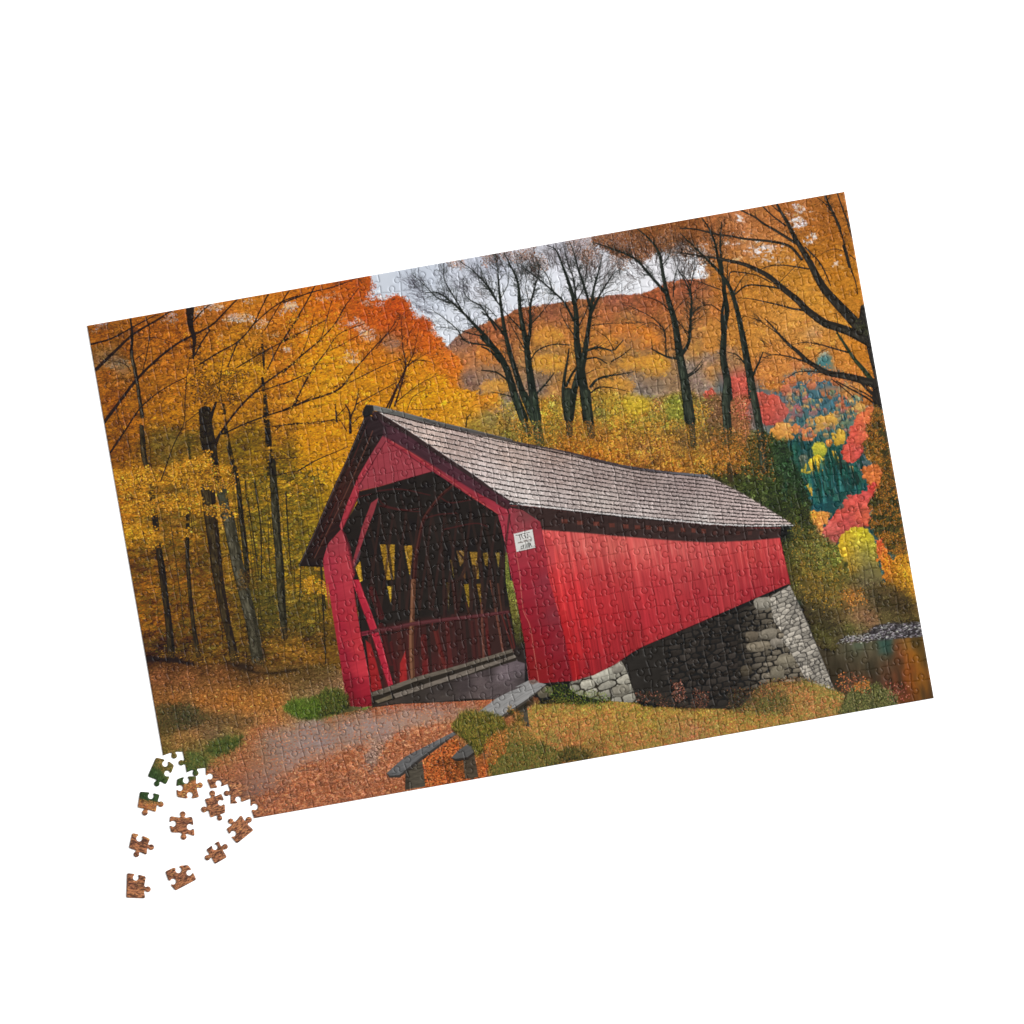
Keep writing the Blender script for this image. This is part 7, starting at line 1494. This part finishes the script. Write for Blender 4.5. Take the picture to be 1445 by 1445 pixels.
# front bench
fill(J(636, 1290, 752, 1222, 772, 1396, 634, 1420), (82, 76, 66), soft=.5, var=.25, vs=2, vsy=10, vang=1.4)
fill(J(636, 1300, 660, 1280, 664, 1415, 634, 1420), (56, 50, 44), soft=.8, alpha=.7)
plank(J(506, 1308, 560, 1258, 640, 1190, 800, 1108, 968, 1022, 982, 1042, 880, 1110, 750, 1205, 640, 1300, 600, 1328, 530, 1334), (100, 99, 99), None)
fill(J(506, 1308, 530, 1322, 595, 1318, 740, 1200, 880, 1100, 982, 1040, 880, 1118, 750, 1218, 640, 1306, 600, 1334, 528, 1338), (62, 58, 55), soft=.5)
for k in range(12):
    v = k/11
    a = np.array(J(540+v*60, 1290+v*18)[0]); b = np.array(J(962+v*10, 1026+v*12)[0])
    s_, e_ = sorted(R.uniform(0, 1, 2))
    stroke([tuple(a+(b-a)*s_), tuple(a+(b-a)*e_)], .5, .5, (76, 74, 74) if k % 2 else (132, 132, 132), .5)
# stump bench
fill(J(1030, 1210, 1105, 1180, 1132, 1328, 1090, 1345, 1040, 1340), (78, 68, 56), soft=.6, var=.25, vs=2, vsy=10, vang=1.4)
leaves(J(880, 1220, 1000, 1210, 1040, 1330, 930, 1340), .9, (.7, 1.4), (.5, .8), aj=1, col=[(50, 42, 28), (70, 48, 28), (110, 66, 36)], sig=.2, alpha=.8, soft=6)
plank(J(948, 1200, 1000, 1148, 1080, 1092, 1135, 1130, 1105, 1170, 1060, 1205, 980, 1218), (88, 86, 84), None)
fill(J(948, 1200, 980, 1208, 1058, 1196, 1105, 1160, 1110, 1176, 1060, 1216, 975, 1226), (54, 48, 44), soft=.5)
fill(J(1150, 1120, 1200, 1120, 1215, 1205, 1175, 1215), (110, 92, 66), soft=.8, var=.2)
# bushes
GB1 = [(118, 112, 46), (92, 92, 40), (68, 72, 34), (140, 130, 56), (54, 56, 28), (104, 100, 44), (160, 128, 56)]


def bush(P_, cols, per=2.0, dk=(42, 43, 26), a=RA-1.4, ln=(1.5, 3.4)):
    fill(P_, dk, soft=3, rough=5, rs=5, alpha=.85)
    leaves(P_, per*.75, ln, (.3, .6), ang=a, aj=.6, col=[tuple(.86*v for v in c) for c in cols], sig=.32, alpha=.88, soft=3, rough=5)
    leaves(P_, per*.35, ln, (.4, .8), ang=a, aj=.6, col=dk, sig=.2, alpha=.85, soft=4, rough=5, clump=5)
    bb, X, Y, m, sd = mask(P_, 2)
    n = int(m.sum()/S/S/7)
    bx, by = pick(bb, m, n)
    for k in np.argsort(by):
        t = R.normal(0, .5); l = R.uniform(2.5, 7)*(.6 if max(ln) < 2.5 else 1)
        c = np.array(cols[R.integers(0, len(cols))])*R.uniform(.75, 1.3)
        stroke([(bx[k], by[k]), (bx[k]-VX*l+UX*l*t, by[k]-VY*l+UY*l*t)], .8, .4, c, .8)
    top = [(x-VX*2, y-VY*3) for x, y in P_]
    leaves(top, per*.35, (.9, 2.0), (.3, .55), ang=a, aj=.5, col=[c for c in cols if sum(c) > 220], sig=.1, alpha=.9, soft=4, rough=6)


bush(J(955, 980, 1000, 920, 1060, 890, 1150, 900, 1220, 910, 1300, 940, 1318, 1000, 1260, 1060, 1200, 1090, 1180, 1160, 1120, 1180, 1090, 1120, 1030, 1070, 980, 1030), GB1)
bush(J(-20, 880, 20, 800, 90, 752, 170, 752, 238, 790, 246, 850, 160, 895, 60, 915), [(70, 84, 42), (56, 68, 36), (92, 104, 46), (110, 104, 48), (44, 52, 30)], 2.2, (36, 42, 26))
bush(I(1160, 100, 1215, 55, 1290, 38, 1370, 45, 1400, 90, 1380, 145, 1300, 160, 1220, 135), [(92, 116, 42), (74, 94, 38), (108, 122, 50), (60, 78, 34)], 2.2, (52, 66, 30))
bush(I(640, 380, 700, 320, 790, 300, 860, 300, 850, 340, 780, 385, 700, 400), [(70, 90, 46), (84, 98, 48), (56, 72, 40), (104, 100, 48)], 1.6, (58, 66, 38), ln=(1, 2.2))
for k in range(14):
    x, y = J(R.uniform(990, 1290), R.uniform(900, 1000))[0]
    stroke([(x, y), (x-VX*6+R.normal(0, 1.5), y-VY*6)], .7, .5, (170, 150, 70), .7)
bush(J(1310, 1090, 1340, 1000, 1400, 970, 1445, 980) + KK(100, 980, 170, 1020, 180, 1060, 120, 1110, 60, 1130, 20, 1130) + J(1330, 1130), [(120, 104, 50), (150, 110, 52), (90, 84, 40), (180, 120, 60), (70, 66, 34)], 2.0)
bush(KK(-50, 1330, 0, 1200, 60, 1150, 120, 1110, 220, 1140, 280, 1190, 360, 1230, 420, 1270, 440, 1330, 200, 1400, 0, 1440), [(104, 108, 52), (84, 88, 44), (62, 68, 36), (130, 120, 60), (52, 56, 32), (150, 112, 58), (72, 84, 44)], 2.4)
leaves(KK(-60, 1180, 60, 1120, 60, 1240, -20, 1330, -80, 1330), 1.0, (.8, 1.6), (.5, .8), aj=.8, col=[(190, 100, 48), (206, 118, 58), (160, 84, 42)], alpha=.9, soft=5)
leaves(KK(40, 1120, 200, 1100, 300, 1150, 240, 1200, 60, 1180), .8, (.8, 1.6), (.4, .7), aj=.9, col=[(180, 120, 62), (150, 116, 58)], alpha=.85, soft=6)
bush(KK(430, 1270, 480, 1230, 560, 1230, 640, 1270, 620, 1300, 440, 1320), [(96, 92, 48), (74, 76, 42), (130, 100, 54), (58, 58, 34)], 1.8)
leaves(KK(640, 1180, 740, 1190, 720, 1280, 620, 1290), .8, (.7, 1.5), (.35, .6), ang=RA-1.4, aj=.6, col=[(110, 92, 50), (90, 80, 44)], alpha=.8, soft=6)
bush(L(800, 1080, 830, 1000, 880, 930, 960, 890, 1060, 910, 1130, 950, 1180, 990, 1190, 1040, 1150, 1100, 900, 1140), [(104, 108, 62), (84, 90, 52), (64, 68, 42), (130, 128, 74), (52, 54, 36), (150, 140, 84)], 2.4, ln=(.7, 1.6), a=RA-1.2)
leaves(L(780, 820, 860, 820, 980, 880, 1000, 940, 860, 940, 780, 960), .14, (.7, 1.3), (.5, .9), aj=1, col=[(176, 96, 66), (150, 84, 60), (206, 124, 66)], alpha=.9, soft=6)
leaves(L(1100, 880, 1250, 880, 1260, 1020, 1140, 1010), .1, (.6, 1.1), (.4, .7), aj=1, col=[(180, 96, 80), (150, 76, 66), (210, 130, 110)], alpha=.9, soft=6)
leaves(L(900, 890, 1000, 870, 1000, 920, 900, 930), .4, (.8, 1.3), (.6, .9), aj=1, col=[(214, 124, 56), (196, 110, 50)], alpha=.9, soft=4)
for p, w in [((395, 950, 370, 1050, 340, 1200, 310, 1330), (.5, 1.1)), ((480, 1060, 500, 1150, 515, 1240), (.5, .9)), ((575, 1050, 560, 1130, 540, 1220), (.5, .7)), ((630, 1130, 600, 1200, 570, 1240), (.5, .7)), ((1240, 950, 1245, 1060, 1258, 1190), (.6, .9)), ((1350, 930, 1350, 1060, 1352, 1160), (.6, .8)), ((1430, 960, 1410, 1060, 1390, 1150), (.5, .7)),
             ((705, 1190, 680, 1230, 650, 1280), (.5, .7)), ((350, 1040, 330, 1120), (.4, .6)), ((1390, 1090, 1445, 1110), (.5, .5))]:
    stroke(KK(*p), w[0], w[1], (64, 48, 34), .85)
leaves(KK(1200, 780, 1260, 780, 1290, 900, 1220, 920), .3, (.6, 1.1), (.5, .8), aj=1, col=[(150, 90, 72), (120, 76, 58), (176, 116, 96)], alpha=.9, soft=4)
leaves(KK(1340, 840, 1440, 840, 1440, 950, 1330, 950), .25, (.6, 1.1), (.5, .8), aj=1, col=[(130, 80, 64), (110, 72, 56)], alpha=.9, soft=4)
for k in range(20):
    x, y = L(R.uniform(780, 1250), R.uniform(860, 1000))[0]
    twig(x, y, -1.6+R.normal(0, .3), R.uniform(4, 9), .5, (84, 60, 44), 1, .6)
# a soft print: one light smoothing pass
g_ = C.mean(2, keepdims=True)
C = np.clip(g_+(C-g_)*.95, 0, 255).astype(np.float32)
CF = C.reshape(-1, 3)


# ---------------------------------------------------------------- the jigsaw
import bpy
from mathutils import Vector
from mathutils.geometry import delaunay_2d_cdt

G_ = np.random.default_rng(31)
UNIT = 0.00069                            # metres per print unit (the puzzle is 0.75 m wide)
NI, NJ = 39, 26
OX, OY = 249.0, 1174.2                    # lower left corner of the print
RX, RY = math.cos(RA), math.sin(RA)       # along the bottom edge
QX, QY = RY, -RX                          # up the left edge
WU, WV = 1085.6, 725.8
THICK = 2.3
BEV_W, BEV_H = 2.4, 1.10
GAP_W = .05


def uv2p(uv):
    uv = np.asarray(uv)
    return np.stack([OX+uv[..., 0]*RX+uv[..., 1]*QX, OY+uv[..., 0]*RY+uv[..., 1]*QY], -1)


def p2w(p):
    p = np.asarray(p, float)
    return np.stack([(p[..., 0]-722.5)*UNIT, -(p[..., 1]-722.5)*UNIT], -1)


pu, pv = WU/NI, WV/NJ
NODE = np.zeros((NI+1, NJ+1, 2))
for i in range(NI+1):
    for j in range(NJ+1):
        NODE[i, j] = (i*pu+(G_.normal(0, 1.0) if 0 < i < NI else 0), j*pv+(G_.normal(0, 1.0) if 0 < j < NJ else 0))
for (i, j), (u, v) in {(1, 0): (27, 0), (2, 0): (60.5, 0), (3, 0): (80.5, 0), (4, 0): (111.2, 0), (0, 1): (0, 35), (1, 1): (27, 31), (2, 1): (60, 24), (3, 1): (82, 26), (4, 1): (111, 28),
                       (0, 2): (0, 57), (1, 2): (26.8, 54.5), (2, 2): (58, 52), (3, 2): (83, 54), (0, 3): (0, 80), (1, 3): (28.5, 80), (2, 3): (56, 82), (0, 4): (0, 109.5), (1, 4): (28, 110)}.items():
    NODE[i, j] = (u, v)
SH_ = {(0, 4): -1, (0, 3): -1, (0, 2): -1, (0, 1): -1, (1, 3): -1, (1, 2): 1, (1, 1): -1, (2, 2): 1, (2, 1): -1, (3, 1): 1}
SV_ = {(1, 3): -1, (1, 2): 1, (1, 1): 1, (1, 0): 1, (2, 2): 1, (2, 1): -1, (2, 0): -1, (3, 1): -1, (3, 0): 1, (4, 0): 1}


def edge_curve(a, b, s):
    """points from a to b (b left out); s: +1 a tab to the left of a->b, -1 to the right, 0 straight"""
    a = np.array(a, float); b = np.array(b, float)
    d = b-a
    ln = math.hypot(*d)
    if s == 0:
        n = max(2, int(ln/1.15))
        return a+d*np.linspace(0, 1, n, endpoint=False)[:, None]
    t = d/ln
    nrm = np.array([-t[1], t[0]])*s
    tc = .5+G_.uniform(-.07, .07); r = 4.05*G_.uniform(.93, 1.08)/ln; hn = .64*r; cy = r*1.22; sk = G_.uniform(-.025, .025)
    bow = G_.uniform(-.06, -.005)
    ph = math.asin(hn/r)
    pts = [(0, 0), (tc*.38, bow*.55), (tc-.17, bow), (tc-.115, bow+.010), (tc-hn-.004, bow+.046)]
    for k in range(13):
        th = -math.pi/2-ph-.12-(2*math.pi-2*ph-.24)*k/12
        pts.append((tc+sk+r*math.cos(th), bow+cy+r*math.sin(th)))
    pts += [(tc+hn+.004, bow+.046), (tc+.115, bow+.010), (tc+.17, bow), (1-(1-tc)*.38, bow*.55), (1, 0)]
    P = spline([(x*ln, y*ln) for x, y in pts], 1.15)
    P = P[:-1]
    return a+P[:, :1]*t+P[:, 1:]*nrm


HE = {}; VE = {}
for i in range(NI):
    for j in range(NJ+1):
        s = 0 if j in (0, NJ) else SH_.get((i, j), G_.choice([-1, 1]))
        HE[i, j] = np.vstack([edge_curve(NODE[i, j], NODE[i+1, j], s), NODE[i+1, j][None]])
for i in range(NI+1):
    for j in range(NJ):
        s = 0 if i in (0, NI) else SV_.get((i, j), G_.choice([-1, 1]))
        VE[i, j] = np.vstack([edge_curve(NODE[i, j], NODE[i, j+1], -s), NODE[i, j+1][None]])


# the ten loose pieces: their place on the table, their turn and what tells each apart
loose_cells = {(0, 3): ((323, 520), 34, 'tilted straight-edged piece printed olive above green, highest of the loose pieces'),
               (0, 2): ((237, 728), 19, 'straight-edged piece printed dark green on top and orange leaves below'),
               (1, 2): ((503, 632), 6, 'loose interior piece printed orange with a green upper corner, hollows above and below'),
               (2, 1): ((693, 757), -3, 'brown leaf-printed interior piece with tabs at top, side and bottom, near the unfinished corner'),
               (1, 1): ((466, 890), 7, 'brown leaf-printed piece with one tab up, one down and hollows in both sides'),
               (3, 0): ((857, 917), -29, 'greyish brown straight-edged piece, steeply tilted, two round tabs pointing up'),
               (0, 1): ((177, 1015), 23, 'all-brown straight-sided piece with a hollow on top, just above the corner piece'),
               (2, 0): ((702, 1078), -20, 'smallest brown piece, tilted, with a tab on each side of its short straight edge'),
               (0, 0): ((154, 1305), 12, 'brown corner piece with two straight edges and streaky leaf print, lowest of the loose pieces'),
               (1, 0): ((461, 1239), -18, 'brown straight-edged piece with three hollows and no tab, beside the corner piece')}


def outline(i, j):
    """closed outline of a piece, counter-clockwise in (u, v)"""
    sides = [HE[i, j][:-1], VE[i+1, j][:-1], HE[i, j+1][::-1][:-1], VE[i, j][::-1][:-1]]
    o = np.vstack(sides)
    # round the four corners
    idx = np.cumsum([0]+[len(s) for s in sides[:3]])
    n = len(o)
    for _ in range(3 if (i, j) in loose_cells else 0):
        s = o.copy()
        for c in idx:
            for d in (-2, -1, 0, 1, 2):
                k = (c+d) % n
                o[k] = .4*s[k]+.3*s[k-1]+.3*s[(k+1) % n]
    nx = np.roll(o, -1, 0)-np.roll(o, 1, 0)
    nx /= np.hypot(nx[:, 0], nx[:, 1])[:, None]+1e-9
    inn = np.stack([-nx[:, 1], nx[:, 0]], 1)
    o = o+inn*GAP_W
    return o, inn


def seg_dist(P, O):
    a = O; b = np.roll(O, -1, 0)
    e = b-a
    l2 = (e**2).sum(1)+1e-9
    w = P[:, None, :]-a[None]
    t = np.clip((w*e[None]).sum(2)/l2, 0, 1)
    d = w-t[..., None]*e[None]
    return np.sqrt((d**2).sum(2).min(1))


def inside(P, O):
    a = O; b = np.roll(O, -1, 0)
    y = P[:, 1:2]; x = P[:, :1]
    c = (a[None, :, 1] > y) != (b[None, :, 1] > y)
    xi = (b[:, 0]-a[:, 0])*(y-a[:, 1])/(b[:, 1]-a[:, 1]+1e-12)+a[:, 0]
    return (c & (x < xi)).sum(1) % 2 == 1


SHARP = .85
# the printer's sharpening
Cs = C.copy()
for ax in (0, 1):
    Cs = .5*Cs+.25*np.roll(Cs, 1, ax)+.25*np.roll(Cs, -1, ax)
Cs = np.clip(C+SHARP*(C-Cs), 0, 255)
LIN = np.where(Cs/255 <= .04045, Cs/255/12.92, ((Cs/255+.055)/1.055)**2.4).astype(np.float32)
LIGHT = 1.67                              # how much light falls on the table, so that print colours come out as seen
VEIL = .014


def ink(p):
    x = (p[:, 0]-PX0)*S-.5; y = (p[:, 1]-PY0)*S-.5
    x = np.clip(x, 0, CW-1.01); y = np.clip(y, 0, CH-1.01)
    ix = x.astype(int); iy = y.astype(int); fx = (x-ix)[:, None]; fy = (y-iy)[:, None]
    c = (LIN[iy, ix]*(1-fx)+LIN[iy, ix+1]*fx)*(1-fy)+(LIN[iy+1, ix]*(1-fx)+LIN[iy+1, ix+1]*fx)*fy
    c = np.clip((c-VEIL)/LIGHT, .0025, .95)
    return c


def piece(i, j):
    """one piece: vertices in (u, v, z), triangles, colours, material per triangle"""
    O, inn = outline(i, j)
    n = len(O)
    lo, hi = O.min(0), O.max(0)
    st = .84
    gu = np.arange(lo[0]+.4, hi[0], st); gv = np.arange(lo[1]+.4, hi[1], st)
    g = np.stack(np.meshgrid(gu, gv), -1).reshape(-1, 2)
    g[:, 0] += np.where((np.round((g[:, 1]-lo[1])/st).astype(int)) % 2 == 0, 0, st*.5)
    g = g[inside(g, O)]
    g = g[seg_dist(g, O) > 2.35]
    rings = []
    for d in (.55, 1.2, 1.95):
        r = O+inn*d
        k = (seg_dist(r, O) > d*.86) & inside(r, O)
        rings.append(r[k])
    allp = np.vstack([O]+rings+[g])
    res = delaunay_2d_cdt([Vector(p) for p in allp], [(k, (k+1) % n) for k in range(n)], [], 1, 1e-4)
    V2 = np.array([(v.x, v.y) for v in res[0]])
    T = np.array([f for f in res[2] if len(f) == 3], int)
    d = seg_dist(V2, O)
    z = THICK-BEV_H*(1-np.clip(d/BEV_W, 0, 1))**2
    lift = G_.normal(0, .06)
    V = np.column_stack([V2, z+lift])
    col = ink(uv2p(V2))
    m = len(V)
    rim = np.column_stack([O, np.full(n, THICK-BEV_H+lift)])
    foot = np.column_stack([O, np.full(n, .02)])
    V = np.vstack([V, rim, foot])
    k = np.arange(n); k2 = (k+1) % n
    side = np.vstack([np.column_stack([m+k, m+n+k, m+n+k2]), np.column_stack([m+k, m+n+k2, m+k2])])
    ctr = len(V)
    V = np.vstack([V, [[O[:, 0].mean(), O[:, 1].mean(), .02]]])
    # outward winding: tops up, sides out (u, v, z is right-handed)
    a = V2[T[:, 0]]; b = V2[T[:, 1]]; c = V2[T[:, 2]]
    w = (b[:, 0]-a[:, 0])*(c[:, 1]-a[:, 1])-(b[:, 1]-a[:, 1])*(c[:, 0]-a[:, 0])
    T[w < 0] = T[w < 0][:, ::-1]
    F_ = np.vstack([T, side])
    M = np.concatenate([np.zeros(len(T), int), np.ones(len(side), int)])
    colv = np.vstack([col, np.full((2*n+1, 3), .35)])
    area = .5*abs((O[:, 0]*np.roll(O[:, 1], -1)-np.roll(O[:, 0], -1)*O[:, 1]).sum())
    return V, F_, colv, M, area


scene = bpy.context.scene
coll = scene.collection
for o in list(bpy.data.objects):
    bpy.data.objects.remove(o)


def to_world(V):
    """(u, v, z) -> metres in the puzzle's own frame at its place on the table"""
    xy = p2w(uv2p(V[:, :2]))
    return np.column_stack([xy, V[:, 2]*UNIT])


def mesh_obj(name, V, F_, col, M, mats, parent=None, loc=(0, 0, 0)):
    me = bpy.data.meshes.new(name)
    me.vertices.add(len(V)); me.vertices.foreach_set('co', (V-np.array(loc)).astype(np.float32).ravel())
    me.loops.add(F_.size); me.loops.foreach_set('vertex_index', F_.astype(np.int32).ravel())
    me.polygons.add(len(F_)); me.polygons.foreach_set('loop_start', np.arange(0, F_.size, 3, dtype=np.int32))
    for mt in mats:
        me.materials.append(mt)
    me.polygons.foreach_set('material_index', M.astype(np.int32))
    me.polygons.foreach_set('use_smooth', (M == 0))
    at_ = me.color_attributes.new('print_ink', 'FLOAT_COLOR', 'POINT')
    rgba = np.ones((len(V), 4), np.float32); rgba[:, :3] = col
    at_.data.foreach_set('color', rgba.ravel())
    me.update(calc_edges=True); me.validate()
    o = bpy.data.objects.new(name, me); coll.objects.link(o)
    o.location = loc
    if parent:
        o.parent = parent
        o.location = np.array(loc)-np.array(parent.location)
    return o


# ---- materials
def mat(name):
    m_ = bpy.data.materials.new(name); m_.use_nodes = True
    return m_, m_.node_tree.nodes, m_.node_tree.links


INKM, nd, lk = mat('printed_card')
bs = nd['Principled BSDF']
ca = nd.new('ShaderNodeVertexColor'); ca.layer_name = 'print_ink'
lk.new(ca.outputs['Color'], bs.inputs['Base Color'])
bs.inputs['Roughness'].default_value = .50
bs.inputs['Specular IOR Level'].default_value = .12
tc = nd.new('ShaderNodeTexCoord'); nz = nd.new('ShaderNodeTexNoise'); bp = nd.new('ShaderNodeBump')
nz.inputs['Scale'].default_value = 900; nz.inputs['Detail'].default_value = 2
bp.inputs['Strength'].default_value = .03; bp.inputs['Distance'].default_value = .0004
lk.new(tc.outputs['Object'], nz.inputs['Vector']); lk.new(nz.outputs['Fac'], bp.inputs['Height']); lk.new(bp.outputs['Normal'], bs.inputs['Normal'])

CARD, nd, lk = mat('grey_chipboard')
bs = nd['Principled BSDF']; bs.inputs['Roughness'].default_value = .9
nz = nd.new('ShaderNodeTexNoise'); nz.inputs['Scale'].default_value = 1500
rp_ = nd.new('ShaderNodeValToRGB'); rp_.color_ramp.elements[0].color = (.20, .18, .16, 1); rp_.color_ramp.elements[1].color = (.34, .31, .28, 1)
lk.new(nz.outputs['Fac'], rp_.inputs['Fac']); lk.new(rp_.outputs['Color'], bs.inputs['Base Color'])

WHITE, nd, lk = mat('white_tabletop')
bs = nd['Principled BSDF']; bs.inputs['Roughness'].default_value = .7
bs.inputs['Specular IOR Level'].default_value = .2
nz = nd.new('ShaderNodeTexNoise'); nz.inputs['Scale'].default_value = 3
rp_ = nd.new('ShaderNodeValToRGB'); rp_.color_ramp.elements[0].color = (.88, .88, .885, 1); rp_.color_ramp.elements[1].color = (.9, .9, .9, 1)
lk.new(nz.outputs['Fac'], rp_.inputs['Fac']); lk.new(rp_.outputs['Color'], bs.inputs['Base Color'])

# ---- the table
me = bpy.data.meshes.new('tabletop')
me.from_pydata([(-2.5, -2.5, 0), (2.5, -2.5, 0), (2.5, 2.5, 0), (-2.5, 2.5, 0), (-2.5, -2.5, -.03), (2.5, -2.5, -.03), (2.5, 2.5, -.03), (-2.5, 2.5, -.03)], [],
               [(0, 1, 2, 3), (7, 6, 5, 4), (0, 4, 5, 1), (1, 5, 6, 2), (2, 6, 7, 3), (3, 7, 4, 0)])
me.materials.append(WHITE)
tb = bpy.data.objects.new('tabletop', me); coll.objects.link(tb)
tb['kind'] = 'structure'
tb['label'] = 'plain white tabletop under the whole puzzle'
tb['category'] = 'tabletop'

# ---- pieces
cells = {}
for j in range(NJ):
    for i in range(NI):
        cells[i, j] = piece(i, j)

puzzle = bpy.data.objects.new('jigsaw_puzzle', None); coll.objects.link(puzzle)
cw = to_world(np.array([[WU/2, WV/2, 0]]))[0]
puzzle.location = (cw[0], cw[1], 0)
puzzle.empty_display_size = .05
puzzle['label'] = 'large assembled jigsaw puzzle of a red covered bridge in autumn woods, one corner unfinished'
puzzle['category'] = 'jigsaw puzzle'
bpy.context.view_layer.update()

home = [k for k in cells if k not in loose_cells]
big_ = sorted(home, key=lambda k: -cells[k][4])[:100]
bigset = set(big_)
for k in big_:
    V, F_, col, M, ar = cells[k]
    W_ = to_world(V)
    c0 = W_[:, :2].mean(0)
    o = mesh_obj('puzzle_piece', W_, F_, col, M, (INKM, CARD), puzzle, (c0[0], c0[1], 0))
Vs, Fs, Cc_, Ms, off = [], [], [], [], 0
for k in home:
    if k in bigset:
        continue
    V, F_, col, M, ar = cells[k]
    Vs.append(to_world(V)); Fs.append(F_+off); Cc_.append(col); Ms.append(M); off += len(V)
rest = mesh_obj('joined_pieces', np.vstack(Vs), np.vstack(Fs), np.vstack(Cc_), np.concatenate(Ms), (INKM, CARD), puzzle, (cw[0], cw[1], 0))
rest['kind'] = 'stuff'

for (i, j), ((cx, cy), deg, lab) in loose_cells.items():
    V, F_, col, M, ar = cells[i, j]
    hc = NODE[[i, i+1, i+1, i], [j, j, j+1, j+1]].mean(0)
    W_ = to_world(V)
    hw = p2w(uv2p(hc))
    W_[:, :2] -= hw
    t = -math.radians(deg)
    px, py = I(cx, cy)[0]
    tx, ty = p2w((px, py))
    o = mesh_obj('puzzle_piece', W_, F_, col, M, (INKM, CARD), None, (0, 0, 0))
    o.location = (tx, ty, 0)
    o.rotation_euler = (0, 0, t)
    o['label'] = lab
    o['category'] = 'puzzle piece'
    o['group'] = 'loose puzzle pieces beside the unfinished corner'

# ---- light: a bright white studio and one large lamp from the right
w_ = bpy.data.worlds.new('World'); scene.world = w_; w_.use_nodes = True
bg = w_.node_tree.nodes['Background']
bg.inputs['Color'].default_value = (1, 1, 1, 1)
bg.inputs['Strength'].default_value = .80


def area(name, loc, size, power, target=(0, 0, 0)):
    l = bpy.data.lights.new(name, 'AREA'); l.shape = 'DISK'; l.size = size; l.energy = power
    o = bpy.data.objects.new(name, l); coll.objects.link(o)
    o.location = loc
    o.rotation_euler = (Vector(target)-Vector(loc)).to_track_quat('-Z', 'Y').to_euler()
    return o


area('studio_lamp', (7.0, 3.4, 6.0), 2.6, 1500)

cam = bpy.data.cameras.new('camera'); co = bpy.data.objects.new('camera', cam); coll.objects.link(co)
co.location = (0, 0, 3.0)
cam.sensor_width = 36; cam.sensor_fit = 'HORIZONTAL'
cam.lens = 36*(3.0-THICK*UNIT)/(1445*UNIT)
cam.clip_start = .05; cam.clip_end = 50
scene.camera = co
scene.view_settings.view_transform = 'Standard'
scene.view_settings.look = 'None'
scene.view_settings.exposure = 0; scene.view_settings.gamma = 1
scene.render.film_transparent = False
scene.cycles.max_bounces = 6
